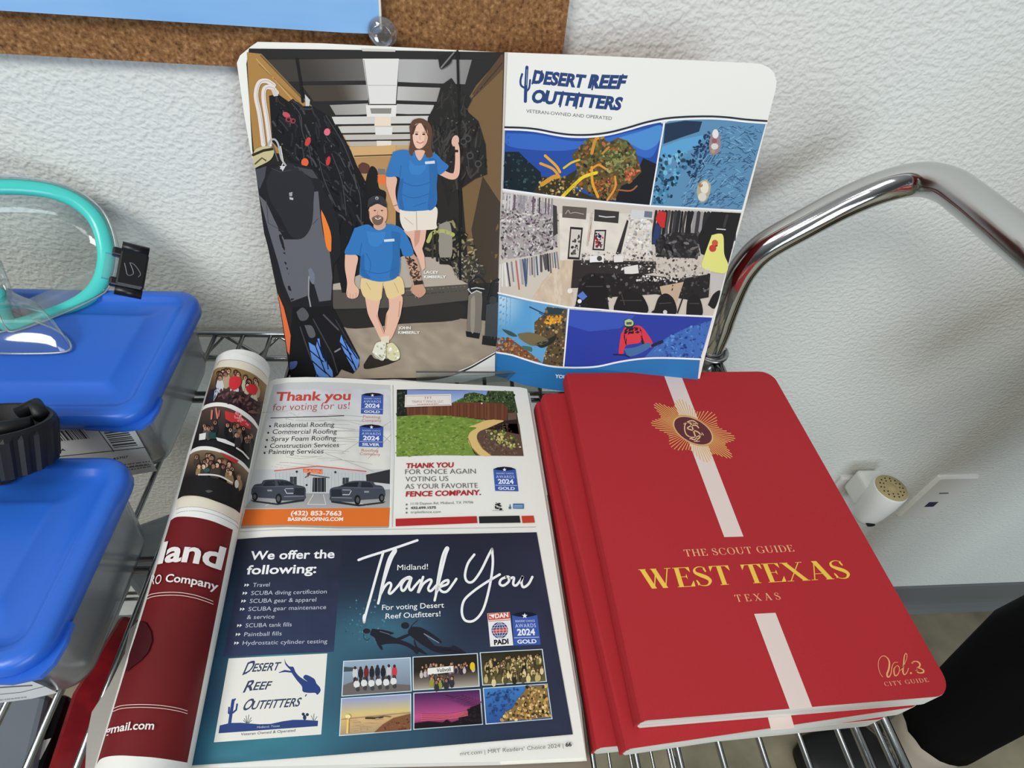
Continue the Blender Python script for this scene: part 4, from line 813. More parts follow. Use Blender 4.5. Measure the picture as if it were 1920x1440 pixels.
def print_mag_page():
    p = Print(S_mag, 11, up_mag)
    E5 = Zm(330, 640, 4.0); F = Zm(720, 690, 4.5); G = Zm(400, 980, 5.538); H = Zm(380, 1200, 5.647); I = Zm(640, 980, 4.174); J = Zm(620, 1200, 3.84)
    out = [(503, 716), (516, 711), (540, 708), (575, 707), (620, 708), (680, 711), (740, 714), (820, 718), (900, 722), (975, 726), (988, 729), (1000, 800), (1030, 985), (1060, 1175), (1085, 1330), (1099, 1421), (940, 1428), (640, 1434), (500, 1437), (356, 1440), (400, 1216), (450, 985), (478, 848)]
    p.poly(out, (238, 237, 229)); p.bump()
    # --- roofing advert
    ad1 = [(512, 722), (540, 717), (600, 716), (660, 718), (732, 722), (734, 800), (732, 900), (730, 987), (640, 988), (540, 987), (453, 990), (470, 900), (492, 800)]
    p.poly(ad1, (206, 207, 206)); p.bump(.3)
    n = vnoise(12, 14)
    p.grid([(516, 730), (733, 730), (731, 880), (476, 880)], 22, 16, lambda u, v: tuple(c*(.95+.1*n(u, v)) for c in mixc(mixc((208, 210, 216), (226, 224, 216), v*1.6), (214, 210, 202), max(0, v-.6)))); p.bump(.3)
    R = random.Random(3)
    for k in range(30):
        y = 770+k*3.6; x = R.uniform(490, 640); p.stroke([(x, y), (x+R.uniform(20, 50), y+R.uniform(-4, 5)), (x+R.uniform(60, 90), y+R.uniform(-3, 8))], R.uniform(.5, 1.1), (180, 178, 172), smooth=3)
    for q in (((610, 850), (690, 880), (700, 884)), ((700, 800), (733, 830)), ((733, 790), (640, 850)), ((733, 815), (690, 860))): p.stroke(q, .7, (150, 148, 142))
    p.bump(.4)
    red = (200, 74, 62)
    p.text('Thank you', E5((745, 445))[0], E5((1308, 438))[0], 16.5, red, .03); p.text('for voting for us!', E5((722, 520))[0], E5((1300, 505))[0], 13, (170, 96, 96), .0)
    p.stroke(E5((708, 575), (1262, 558)), 1.6, (60, 60, 62))
    for t, a, b in (('Residential Roofing', (735, 645), (1186, 640)), ('Commercial Roofing', (722, 694), (1205, 692)), ('Spray Foam Roofing', (712, 748), (1200, 742)), ('Construction Services', (702, 800), (1222, 793)), ('Painting Services', (694, 845), (1106, 840))):
        p.text(t, E5(a)[0], E5(b)[0], 8.6, (62, 62, 64), .008); c = E5((a[0]-30, a[1]-8))[0]; p.disc(c, 2, (50, 50, 52))
    badge(p, E5((1392, 385), (1556, 385), (1552, 548), (1386, 542)), 'GOLD'); badge(p, E5((1378, 620), (1556, 625), (1552, 795), (1370, 790)), 'SILVER')
    for t, a, b in (('Painting', (1402, 575), (1532, 578)), ('Company', (1394, 602), (1540, 604)), ('Roofing', (1390, 826), (1518, 830)), ('Company', (1378, 852), (1532, 858))): p.text(t, E5(a)[0], E5(b)[0], 5, (196, 120, 104), 0)
    # building and trucks
    p.grid(E5((600, 1130), (1605, 1110), (1600, 1260), (515, 1250)), 12, 4, lambda u, v: mixc((150, 150, 150), (172, 172, 170), v)); p.bump(.3)
    p.poly(E5((740, 970), (1060, 935), (1425, 975), (1420, 1140), (740, 1140)), (196, 200, 200)); p.poly(E5((1425, 1000), (1605, 960), (1603, 1070), (1428, 1050)), (52, 52, 56)); p.bump(.3)
    for k in range(26): x = 750+k*26; p.stroke(E5((x, 985), (x, 1130)), .6, (164, 170, 170))
    p.stroke(E5((736, 972), (1060, 936), (1428, 976)), 2, (214, 92, 76)); p.rect(E5((952, 955), (1100, 960), (1100, 995), (955, 985)), (226, 96, 56)); p.poly(E5((980, 1000), (1000, 955), (1010, 985), (990, 1020)), (120, 60, 50)); p.stroke(E5((970, 1020), (1000, 1000), (1148, 1022)), 2.4, (90, 92, 94)); p.rect(E5((1026, 1022), (1124, 1022), (1124, 1130), (1022, 1130)), (40, 42, 46)); p.rect(E5((855, 1015), (908, 1015), (905, 1075), (855, 1070)), (60, 62, 66)); p.rect(E5((1250, 1022), (1300, 1022), (1290, 1075), (1248, 1070)), (60, 62, 66)); p.disc(E5((906, 978))[0], 2.4, (50, 52, 56)); p.disc(E5((1195, 982))[0], 2.4, (50, 52, 56)); p.bump(.3)
    p.text('BASIN', E5((958, 984))[0], E5((1096, 990))[0], 6, (240, 150, 110), .05); p.stroke(E5((1076, 1025), (1074, 1128)), .8, (96, 98, 102)); p.disc(E5((980, 1078))[0], 2, (40, 42, 46))
    p.stroke(E5((985, 1225), (1030, 1148)), 1, (226, 226, 222)); p.stroke(E5((1125, 1225), (1105, 1148)), 1, (226, 226, 222)); p.stroke(E5((990, 1222), (1122, 1224)), 1, (226, 226, 222)); p.stroke(E5((670, 1235), (720, 1205)), 1, (214, 214, 210)); p.stroke(E5((1380, 1210), (1430, 1235)), 1, (214, 214, 210)); p.bump(.3)
    gr = (70, 74, 84); gd = (42, 44, 52)
    for flip, ox, k in ((1, 0, 1), (-1, 0, 1)):
        f = (lambda *pts: E5(*pts)) if flip == 1 else (lambda *pts: E5(*[(2146-x*1.02, y+10) for x, y in pts]))
        p.poly(f((560, 1190), (760, 1215), (968, 1180), (960, 1200), (760, 1228), (580, 1205)), (46, 46, 48)); p.bump(.1)
        p.smooth(f((566, 1110), (590, 1075), (640, 1065), (665, 1040), (790, 1036), (850, 1050), (900, 1075), (968, 1095), (972, 1150), (960, 1185), (800, 1195), (740, 1180), (600, 1170), (566, 1150)), gr, 4); p.bump(.2)
        p.poly(f((655, 1072), (680, 1046), (740, 1044), (745, 1085), (655, 1090)), gd); p.poly(f((760, 1044), (850, 1054), (890, 1078), (770, 1082)), (34, 36, 44)); p.poly(f((890, 1100), (965, 1100), (962, 1160), (880, 1150)), gd); p.bump(.2)
        p.disc(f((592, 1165))[0], 5.5, (24, 24, 26), 8); p.disc(f((770, 1180))[0], 6, (24, 24, 26), 10); p.bump(.15); p.disc(f((590, 1165))[0], 3, (90, 92, 96), 4.6); p.disc(f((768, 1180))[0], 3.2, (84, 86, 90), 5.6)
        p.stroke(f((815, 1110), (830, 1140), (880, 1140)), 1.5, (206, 210, 214)); p.stroke(f((820, 1105), (880, 1104)), 1.2, (180, 184, 190)); p.stroke(f((580, 1090), (880, 1088)), .8, (110, 114, 124)); p.stroke(f((810, 1165), (960, 1160)), 1.6, (130, 134, 140)); p.rect(f((685, 1112), (720, 1112), (720, 1125), (685, 1125)), (150, 154, 160)); p.bump(.4)
    p.poly([(460, 955), (731, 952), (729, 987), (640, 987), (540, 984), (452, 986)], (226, 114, 44)); p.poly([(452, 986), (540, 984), (640, 987), (729, 987), (728, 990), (640, 991), (540, 988), (451, 991)], (168, 164, 156), d=.3); p.bump(.5)
    p.text('(432) 853-7663', E5((860, 1304))[0], E5((1240, 1306))[0], 8.4, (244, 238, 228), .03); p.text('BASINROOFING.COM', E5((838, 1346))[0], E5((1252, 1346))[0], 6.6, (244, 238, 228), .035)
    # --- fence advert
    p.stroke([(737, 722), (739, 860), (736, 988)], 1.0, (186, 190, 190))
    p.poly(F((108, 182), (330, 180), (700, 186), (1090, 196), (1135, 460), (1178, 742), (700, 738), (430, 735), (105, 748)), (66, 50, 40)); p.bump(.2)
    p.grid(F((195, 184), (880, 190), (870, 300), (195, 330)), 10, 5, lambda u, v: mixc((126, 150, 208), (186, 204, 236), v*1.1)); p.bump(.3)
    tr1 = F((108, 182), (195, 182), (185, 240), (190, 400), (108, 405)); p.poly(tr1, (34, 38, 34)); tr2 = F((880, 192), (1090, 197), (1130, 380), (1010, 340), (900, 300), (660, 280), (680, 220), (760, 205), (860, 230)); p.poly(tr2, (58, 76, 44)); tr3 = F((560, 300), (640, 262), (690, 240), (740, 212), (830, 230), (900, 270), (880, 300), (660, 300)); p.poly(tr3, (70, 96, 50)); p.bump(.3)
    p.specks(tr1, 50, [(50, 58, 44), (24, 28, 26), (70, 80, 56)], .8, 2.2, 91); p.specks(tr2, 130, [(96, 112, 70), (44, 56, 36), (130, 140, 100), (30, 36, 28)], .8, 2.4, 92); p.specks(tr3, 80, [(96, 124, 62), (52, 74, 40), (120, 146, 80)], .8, 2.2, 93)
    p.poly(F((190, 335), (420, 330), (560, 300), (640, 290), (850, 290), (1000, 300), (1045, 330), (1035, 445), (850, 430), (600, 412), (400, 398), (200, 400)), (112, 66, 46)); p.bump(.3)
    for k in range(44):
        x = 200+k*19; p.stroke(F((x, 322 if k < 18 else 300), (x+1, 398+max(0, k-10)*1.4)), .8, (82, 46, 32) if k % 3 else (140, 88, 62))
    p.poly(F((845, 290), (880, 292), (882, 435), (842, 428)), (120, 74, 52)); p.poly(F((370, 325), (410, 325), (410, 398), (372, 398)), (128, 82, 58)); p.poly(F((1045, 380), (1115, 378), (1120, 430), (1045, 440)), (110, 86, 70)); p.disc(F((825, 298))[0], 1.6, (236, 226, 206)); p.bump(.3)
    n2 = vnoise(21, 20)
    lawn = F((108, 410), (300, 395), (560, 405), (850, 440), (980, 440), (700, 495), (880, 520), (700, 600), (760, 720), (780, 738), (430, 735), (106, 746))
    p.poly(lawn, (120, 148, 62)); p.bump(.2)
    p.specks(lawn, 520, [(110, 140, 54), (134, 160, 72), (96, 122, 46), (146, 168, 84), (122, 150, 58)], 1.2, 4.2, 95, .5, 8, rot=-.2)
    p.specks(F((106, 560), (650, 560), (740, 736), (430, 735), (106, 746)), 140, [(156, 172, 96), (128, 150, 70), (104, 128, 52)], .8, 2.2, 96, .8, 8)
    p.poly(F((785, 738), (700, 600), (830, 510), (1000, 470), (1140, 470), (1178, 742)), (98, 74, 62)); p.poly(F((860, 512), (1010, 445), (1120, 440), (1140, 560), (1000, 530)), (48, 36, 34)); p.bump(.2)
    p.specks(F((790, 700), (800, 580), (900, 540), (1100, 660), (1170, 740), (930, 738)), 120, [(120, 92, 78), (84, 62, 52), (136, 108, 94)], .8, 2, 97)
    p.smooth(F((712, 498), (800, 465), (880, 438), (1008, 444), (960, 470), (880, 505), (800, 540), (785, 600), (830, 680), (905, 738), (800, 732), (725, 650), (708, 590), (730, 540), (780, 505)), (226, 192, 122)); p.bump(.3); p.stroke(F((708, 590), (740, 670), (800, 735)), 1.2, (130, 104, 66)); p.stroke(F((785, 600), (830, 680), (905, 738)), 1, (170, 134, 84)); p.bump(.3)
    p.specks(F((850, 520), (1000, 520), (1120, 600), (1165, 680), (1060, 690), (900, 600)), 90, [(140, 156, 60), (96, 116, 46), (176, 180, 90), (60, 70, 36), (206, 196, 130)], 1, 2.6, 98); p.specks(F((940, 560), (1000, 555), (1005, 610), (950, 605)), 16, [(226, 206, 130), (206, 186, 110)], 1.2, 2.4, 99)
    p.poly(F((178, 226), (566, 220), (571, 316), (174, 330)), (238, 234, 226)); p.bump(.2); q = F((188, 236), (556, 232), (560, 308), (184, 320)); p.stroke(q+[q[0]], .8, (196, 150, 140)); p.text('T F T', F((340, 262))[0], F((402, 260))[0], 4, (170, 90, 86), .02); p.text('TRIPLE T FENCE, LLC', F((236, 294))[0], F((500, 290))[0], 4, (170, 110, 104), 0); p.dashes(F((280, 308))[0], F((460, 303))[0], 1.6, (190, 146, 138), 4); p.bump(.4)
    cr = (178, 42, 48); g = (104, 100, 98)
    p.text('THANK YOU', F((182, 845))[0], F((585, 836))[0], 9.2, cr, .032, shear=.12); p.text('FOR ONCE AGAIN', F((178, 896))[0], F((775, 890))[0], 9.0, g, -.005); p.text('VOTING US', F((180, 958))[0], F((542, 952))[0], 9.0, g, -.005); p.text('AS YOUR FAVORITE', F((178, 1020))[0], F((792, 1010))[0], 9.0, g, -.005); p.text('FENCE COMPANY.', F((182, 1084))[0], F((818, 1070))[0], 9.6, cr, .032, shear=.12)
    p.text('1110 Dayton Rd, Midland, TX 79706', F((224, 1155))[0], F((752, 1142))[0], 4.4, (130, 128, 126), 0); p.text('432.699.1575', F((224, 1190))[0], F((438, 1186))[0], 4.4, (80, 78, 78), .03); p.text('tripletfence.com', F((224, 1226))[0], F((478, 1222))[0], 4.4, (130, 128, 126), 0)
    for c in ((190, 1152), (190, 1186), (190, 1220)): p.disc(F(c)[0], 1.8, (120, 118, 118))
    badge(p, F((920, 832), (1108, 832), (1134, 1040), (938, 1036)), 'GOLD')
    p.specks(F((935, 1140), (985, 1135), (990, 1195), (938, 1195)), 26, [(40, 40, 40), (60, 60, 60)], 1, 2, 101); p.stroke(F((915, 1202), (1010, 1202)), .8, (140, 140, 140)); p.rect(F((1088, 1144), (1180, 1144), (1180, 1188), (1088, 1186)), (66, 118, 168)); p.stroke(F((1095, 1162), (1170, 1160)), .8, (206, 220, 236), d=.4); p.stroke(F((1095, 1174), (1170, 1172)), .8, (206, 220, 236), d=.4); p.disc(F((1062, 1180))[0], 2.6, (90, 120, 146)); p.stroke(F((1062, 1150), (1064, 1178)), 1.6, (90, 120, 146))
    p.rect(F((98, 1272), (782, 1250), (788, 1308), (98, 1336)), (182, 44, 44)); p.rect(F((800, 1252), (1142, 1246), (1152, 1305), (804, 1310)), (38, 38, 38)); p.rect(F((1160, 1248), (1262, 1246), (1272, 1304), (1168, 1308)), (200, 66, 44)); p.bump(.4)
    p.stroke([(450, 997), (520, 993), (640, 994), (760, 992), (900, 990), (1005, 988)], .9, (170, 172, 166)); p.stroke([(736, 722), (734, 990)], .5, (196, 198, 194)); p.bump(.4)
    # --- diving advert
    n3 = vnoise(31, 18); n4 = vnoise(33, 7)
    def sea(u, v):
        k = n4(u, v); c = mixc((36, 38, 54), (44, 62, 84), v*1.5); glow = math.exp(-(((u-.30)/.22)**2+((v-.55)/.22)**2)); c = mixc(c, (74, 150, 164), glow*.9)
        g2 = math.exp(-(((u-.62)/.14)**2+((v-.44)/.12)**2)); c = mixc(c, (70, 130, 150), g2*.55)
        low = math.exp(-(((u-.22)/.42)**2+((v-.93)/.18)**2)); c = mixc(c, (62, 132, 148), low*.85)
        lf = math.exp(-(u/.05)**2)*min(1, v*2); c = mixc(c, (44, 92, 124), lf*.7); rt = max(0, (u-.72)/.28); c = mixc(c, (46, 46, 66), rt*.8)
        return tuple(x*(.90+.2*k) for x in c)
    q = [(445, 1010), (1006, 998), (1074, 1377), (358, 1435)]
    # sea background is laid as a fan of strips that follows the page
    top = [(445, 1011), (500, 1007), (560, 1005), (640, 1004), (740, 1003), (860, 1001), (1006, 998)]; bot = [(358, 1435), (440, 1430), (520, 1424), (620, 1416), (740, 1406), (880, 1394), (1074, 1377)]
    NX, NY = 44, 30; pts = []; cols = []
    tt = np.array(top); bb = np.array(bot)
    for j in range(NY+1):
        for i in range(NX+1):
            u, v = i/NX, j/NY; f = u*6; k = min(int(f), 5); a = tt[k]+(tt[k+1]-tt[k])*(f-k); b = bb[k]+(bb[k+1]-bb[k])*(f-k); pts.append(tuple(a+(b-a)*v)); cols.append(sea(u, v))
    T = []
    for j in range(NY):
        for i in range(NX): a = j*(NX+1)+i; T += [(a, a+1, a+NX+2), (a, a+NX+2, a+NX+1)]
    p.raw(pts, T, cols); p.bump(.5)
    pan = [(455, 1012), (640, 1006), (634, 1100), (626, 1222), (416, 1232), (424, 1190), (440, 1090)]
    p.grid([(462, 1010), (642, 1006), (626, 1222), (418, 1232)], 10, 14, lambda u, v: tuple(c*(.94+.12*n3(u, v)) for c in mixc((40, 42, 56), (52, 62, 92), v))); p.bump(.4)
    p.specks([(645, 1120), (720, 1120), (740, 1180), (700, 1210), (640, 1190)], 90, [(52, 84, 104), (84, 140, 156), (64, 110, 130)], .8, 2.4, 111, .8)
    W = (244, 244, 242); Wl = (196, 200, 212)
    p.text('We offer the', G((378, 384))[0], G((1256, 366))[0], 16.2, W, .022); p.text('following:', G((340, 536))[0], G((1066, 520))[0], 17, W, .022)
    for t, a, b, bl in (('Travel', (408, 668), (582, 662), 1), ('SCUBA diving certification', (390, 752), (1176, 734), 1), ('SCUBA gear & apparel', (376, 834), (1066, 818), 1), ('SCUBA gear maintenance', (362, 918), (1170, 896), 1), ('& service', (346, 1002), (632, 994), 0), ('SCUBA tank fills', (332, 1088), (812, 1076), 1), ('Paintball fills', (318, 1180), (708, 1170), 1), ('Hydrostatic cylinder testing', (302, 1270), (1182, 1250), 1)):
        p.text(t, G(a)[0], G(b)[0], 7.6, Wl, -.002)
        if bl:
            for dx in (-88, -62): x, y = a[0]+dx, a[1]-2; p.poly(G((x, y), (x+7, y-34), (x+27, y-20)), W)
    # script headline
    wl = 4.6
    S = [((135, 292), (200, 268), (400, 205), (595, 138)), ((330, 225), (290, 360), (240, 540), (190, 720), (178, 780)), ((178, 780), (176, 740), (183, 722)),
         ((288, 632), (330, 470), (390, 290), (425, 225), (415, 215), (370, 290), (330, 440), (300, 580)), ((300, 575), (340, 500), (375, 470), (390, 490), (372, 545), (390, 552), (440, 500), (480, 450), (530, 425), (548, 440), (505, 440), (470, 490), (475, 530), (500, 520), (545, 440), (530, 500), (545, 530), (580, 490), (615, 450)),
         ((640, 425), (600, 550), (640, 480), (690, 445), (705, 460), (680, 515), (700, 535), (745, 490)), ((730, 608), (770, 440), (815, 260), (835, 205), (820, 200), (790, 270), (760, 420), (740, 560)), ((745, 545), (790, 470), (835, 450), (830, 480), (780, 500), (765, 510), (790, 540), (830, 535), (880, 470), (900, 440)),
         ((1040, 250), (990, 320), (968, 410), (985, 460), (1030, 460), (1090, 380), (1150, 260), (1180, 205)), ((1180, 205), (1185, 330), (1160, 500), (1110, 680), (1040, 765), (970, 765), (943, 700), (960, 610), (1030, 540), (1130, 470), (1240, 405)), ((1290, 425), (1250, 445), (1240, 480), (1270, 492), (1310, 460), (1310, 425), (1285, 425)), ((1310, 440), (1350, 430), (1345, 480), (1370, 490), (1410, 440), (1420, 420), (1410, 470), (1425, 505), (1465, 480), (1495, 425))]
    for s in S: p.stroke(I(*s), wl, W, smooth=5)
    p.bump(.3)
    p.text('Midland!', I((438, 372))[0], I((678, 364))[0], 10, W, .0); p.text('For voting Desert', I((318, 684))[0], I((804, 664))[0], 9.8, W, .004); p.text('Reef Outfitters!', I((346, 752))[0], I((776, 732))[0], 9.8, W, .004); p.bump(.3)
    # divers
    dv = (34, 34, 44)
    for s in (((240, 830), (320, 838), (400, 858), (410, 870), (380, 880), (430, 905), (500, 930), (560, 960), (605, 1000), (590, 1030), (540, 985), (450, 950), (350, 950), (310, 955), (260, 900), (225, 875)), ((260, 900), (300, 940), (325, 985), (312, 995), (280, 950)), ((540, 965), (600, 975), (650, 1010), (672, 1032), (640, 1025), (590, 1000)),
              ((545, 812), (620, 820), (680, 850), (740, 890), (785, 930), (770, 940), (700, 890), (650, 870), (700, 930), (760, 980), (850, 990), (990, 1030), (900, 1026), (820, 1026), (730, 1010), (640, 960), (570, 910), (520, 860)), ((700, 960), (850, 975), (880, 960), (985, 1025), (900, 1010), (800, 1000)), ((570, 900), (590, 960), (620, 1000), (660, 1030), (610, 1010), (570, 950)), ((430, 905), (520, 870), (540, 880), (470, 915))):
        p.smooth(I(*s), dv, 4)
    p.disc(I((198, 848))[0], 7, dv, 5); p.disc(I((500, 805))[0], 8, dv, 6.4); p.stroke(I((175, 870), (178, 905), (200, 920), (222, 905)), 1, dv, smooth=4); p.stroke(I((545, 810), (600, 760)), 1.4, dv); p.bump(.4); p.stroke(I((300, 850), (380, 875)), 1.2, (110, 116, 130)); p.stroke(I((645, 868), (720, 915), (765, 940)), 1.6, (140, 146, 160)); p.bump(.4)
    # DAN / PADI panel and badge
    p.poly(I((1142, 710), (1318, 700), (1346, 960), (1166, 970)), (236, 236, 232)); p.bump(.2); p.poly(I((1145, 712), (1318, 702), (1322, 750), (1150, 764)), (206, 78, 56)); p.bump(.2)
    p.text('DAN', I((1204, 748))[0], I((1308, 738))[0], 8.4, (240, 236, 230), .04); p.poly(I((1155, 720), (1200, 716), (1192, 750), (1160, 752)), (240, 236, 230)); p.poly(I((1160, 724), (1192, 748), (1180, 750), (1157, 738)), (206, 78, 56), d=.3); p.stroke(I((1152, 772), (1322, 760)), 1.2, (206, 78, 56))
    c = I((1240, 842))[0]; p.disc(c, 15.5, (44, 60, 120), n=24); p.bump(.2); p.poly(I((1185, 835), (1300, 820), (1304, 860), (1190, 868)), (196, 76, 70)); p.bump(.2)
    for k in (-10, -5, 0, 5, 10): w2 = math.sqrt(15.5**2-k*k); p.stroke([(c[0]-w2, c[1]+k+.8), (c[0]+w2, c[1]+k-.8)], .7, (226, 230, 240)); p.stroke([(c[0]+k*.2, c[1]-15.2), (c[0]+k*1.35, c[1]), (c[0]+k*.2, c[1]+15.2)], .7, (226, 230, 240), smooth=4)
    p.text('PADI', I((1196, 956))[0], I((1310, 946))[0], 9.4, (26, 26, 28), .05); badge(p, I((1335, 698), (1530, 695), (1560, 955), (1350, 962)), 'GOLD')
    # logo card
    p.poly(H((275, 195), (1320, 142), (1255, 1000), (118, 1084)), (234, 232, 222)); p.bump(.3)
    nv = (48, 70, 128); tx = (58, 68, 98)
    p.text('D', H((418, 372))[0], H((520, 330))[0], 21, tx, .02, shear=.35); p.text('ESERT', H((520, 335))[0], H((800, 318))[0], 15, tx, .02, shear=.3); p.text('R', H((424, 558))[0], H((530, 528))[0], 20, tx, .02, shear=.35); p.text('EEF', H((530, 530))[0], H((705, 520))[0], 15, tx, .02, shear=.3); p.text('O', H((410, 752))[0], H((510, 730))[0], 20, tx, .02, shear=.35); p.text('UTFITTERS', H((505, 736))[0], H((1020, 700))[0], 16, tx, .02, shear=.3)
    p.smooth(H((866, 195), (882, 240), (920, 280), (960, 285), (985, 340), (1030, 390), (1110, 440), (1065, 400), (1095, 368), (1180, 410), (1205, 460), (1240, 500), (1248, 540), (1215, 580), (1190, 560), (1120, 560), (1060, 545), (1050, 490), (1000, 430), (950, 360), (930, 320), (880, 265), (868, 225)), nv, 4); p.stroke(H((805, 345), (870, 328), (960, 340)), [1, 4, 3], nv); p.stroke(H((1100, 575), (1085, 598)), 2, nv)
    p.poly(H((180, 905), (290, 878), (400, 876), (520, 885), (600, 892), (720, 888), (850, 860), (960, 845), (1080, 845), (1222, 855), (1218, 912), (168, 988)), nv)
    for q, wd in ((((285, 885), (300, 780), (322, 640)), 6), (((300, 790), (275, 775), (280, 715)), 3.4), (((320, 770), (355, 740), (365, 680)), 3.4), (((322, 650), (345, 625)), 3)): p.stroke(H(*q), wd, nv)
    for q in (((470, 880), (440, 830)), ((470, 880), (460, 800)), ((475, 880), (490, 790)), ((480, 880), (515, 820)), ((465, 880), (430, 850)), ((485, 880), (520, 850)), ((1170, 850), (1150, 800)), ((1175, 850), (1180, 780)), ((1185, 850), (1212, 810))): p.stroke(H(*q), 1.1, (70, 80, 76))
    p.disc(H((1080, 820))[0], 3.4, (44, 60, 92), 5); p.disc(H((1065, 785))[0], 3, (44, 60, 92)); p.disc(H((1108, 790))[0], 3, (44, 60, 92)); p.bump(.4)
    p.text('Midland, Texas', H((575, 935))[0], H((815, 918))[0], 3.8, (196, 202, 220), 0); p.text('Veteran Owned & Operated', H((402, 1012))[0], H((980, 970))[0], 5.2, (90, 92, 96), .01); p.bump(.3)
    # six photographs
    ph = [((97, 156), (570, 130), (576, 366), (85, 400)), ((596, 126), (1052, 100), (1066, 330), (598, 358)), ((1080, 94), (1520, 70), (1550, 296), (1098, 322)), ((82, 424), (572, 392), (574, 645), (68, 685)), ((602, 385), (1072, 358), (1090, 604), (602, 640)), ((1102, 350), (1556, 320), (1590, 564), (1122, 602))]
    for q in ph:
        x = J(*q); cx = sum(a for a, b in x)/4; cy = sum(b for a, b in x)/4; p.poly([(cx+(a-cx)*1.03, cy+(b-cy)*1.05) for a, b in x], (206, 224, 232))
    p.bump(.4)
    def pic(i, fn, nx=14, ny=9): p.grid(J(*ph[i]), nx, ny, fn)
    def sub(i, pts):
        (ax, ay), (bx, by), (cx, cy), (dx, dy) = J(*ph[i]); return [((ax*(1-u)+bx*u)*(1-v)+(dx*(1-u)+cx*u)*v, (ay*(1-u)+by*u)*(1-v)+(dy*(1-u)+cy*u)*v) for u, v in pts]
    pic(0, lambda u, v: mixc((156, 176, 196), (120, 132, 146), v)); pic(1, lambda u, v: mixc((40, 34, 28), (176, 164, 150), max(0, v*1.8-.8))); pic(2, lambda u, v: mixc((44, 40, 26), (110, 100, 62), v)); 
    pic(3, lambda u, v: mixc((150, 160, 206), (236, 206, 110), v/.55) if v < .55 else mixc((226, 190, 130), (150, 130, 110), (v-.55)*1.4)); pic(4, lambda u, v: mixc(mixc((70, 36, 84), (196, 84, 140), v*1.5), (90, 40, 60), max(0, v-.7)*2.6)); pic(5, lambda u, v: mixc((70, 130, 196), (46, 84, 150), v)); p.bump(.4)
    p.poly(sub(0, [(0, .15), (.2, .2), (.2, .3), (0, .3)]), (70, 80, 90)); p.poly(sub(0, [(0, .7), (.15, .6), (1, .82), (1, 1), (0, 1)]), (110, 104, 100)); p.bump(.2)
    hd = [(206, 160, 134), (186, 140, 112), (160, 116, 92)]
    for k in range(8): x, y = sub(0, [(.17+.085*k, .2+.02*(k % 2))])[0]; p.disc((x, y+10), 5, [(206, 206, 206), (40, 40, 48), (120, 40, 44), (36, 38, 46), (40, 44, 56), (34, 34, 40), (196, 196, 196), (206, 60, 70)][k], 11, d=.1*k); p.disc((x, y), 2.6, (60, 44, 38), 3.2, d=.1*k+.05); p.disc((x, y+24), 3.4, (50, 48, 56), 9, d=.1*k)
    p.bump(1)
    for k in range(6): x, y = sub(0, [(.2+.11*k, .55-.02*(k % 2))])[0]; p.disc((x, y+9), 6, (226, 226, 224), 7, d=.1*k); p.disc((x, y), 2.6, (90, 64, 52), 3.2, d=.1*k+.05); p.disc((x+2, y+18), 4, (70, 66, 70), 5, d=.1*k)
    p.bump(1)
    crowd(p, sub(1, [(.06, .25), (.97, .2), (.97, .42), (.06, .45)]), 121, 34, hd, [(40, 36, 40), (60, 50, 54), (150, 120, 130), (200, 190, 184), (50, 44, 60)], 3.0)
    p.poly(sub(1, [(.22, .36), (.62, .33), (.62, .52), (.22, .56)]), (236, 234, 226)); p.bump(.3); p.text('Volivoli', *sub(1, [(.36, .50), (.58, .485)]), 7, (60, 60, 64), .02); p.disc(sub(1, [(.92, .38)])[0], 5, (232, 196, 40), 8); p.bump(.3)
    crowd(p, sub(1, [(.25, .55), (.6, .52), (.6, .8), (.3, .82)]), 122, 12, hd, [(40, 42, 70), (50, 50, 56), (150, 150, 60)], 3.6)
    crowd(p, sub(2, [(.03, .16), (.97, .16), (.97, .8), (.03, .8)]), 123, 90, [(214, 186, 130), (190, 160, 106), (160, 130, 84)], [(196, 176, 120), (90, 80, 50), (60, 56, 40), (226, 206, 150), (120, 110, 60), (44, 40, 30)], 3.2)
    p.poly(sub(3, [(.48, 1), (.6, .8), (.75, .64), (1, .55), (1, 1)]), (130, 84, 56)); p.stroke(sub(3, [(.36, .58), (.5, .605), (.6, .585)]), 3.4, (70, 54, 46)); p.stroke(sub(3, [(.6, .56), (.72, .60)]), 1.5, (120, 90, 70)); p.stroke(sub(3, [(0, .57), (1, .52)]), 1, (140, 120, 120))
    for k in range(14): a, b = random.Random(k).uniform(.05, .5), .62+k*.025; p.stroke(sub(3, [(a, b), (a+.12, b-.01)]), 1, (206, 176, 140))
    p.disc(sub(3, [(.1, .5)])[0], 5, (250, 236, 170), 4); p.stroke(sub(3, [(.1, .55), (.1, .95)]), 4, (240, 206, 120)); p.bump(.5)
    p.specks(sub(3, [(.62, .86), (.76, .7), (.99, .6), (.99, .98), (.6, .98)]), 40, [(110, 70, 48), (150, 100, 70), (90, 56, 40)], .8, 2, 125)
    p.poly(sub(4, [(0, 1), (0, .84), (.2, .82), (.42, .88), (.48, .8), (.54, .9), (.66, .84), (.66, .76), (.8, .7), (.84, .5), (.92, .46), (.99, .4), (1, 1)]), (24, 16, 22)); p.specks(sub(4, [(.64, .8), (.84, .52), (.98, .46), (.98, .95), (.66, .95)]), 60, [(24, 16, 22), (36, 24, 30)], 1.4, 3, 126)
    for k in range(7): a = .45+.05*k; p.stroke(sub(4, [(a, .12+.05*k), (a+.16, .2+.04*k), (a+.28, .16+.03*k)]), 2.2, (106, 50, 98), smooth=3)
    for k in range(4): p.stroke(sub(4, [(.1, .62+.05*k), (.5, .66+.04*k), (.8, .6+.04*k)]), 1.6, (216, 100, 120), smooth=3)
    p.bump(.5)
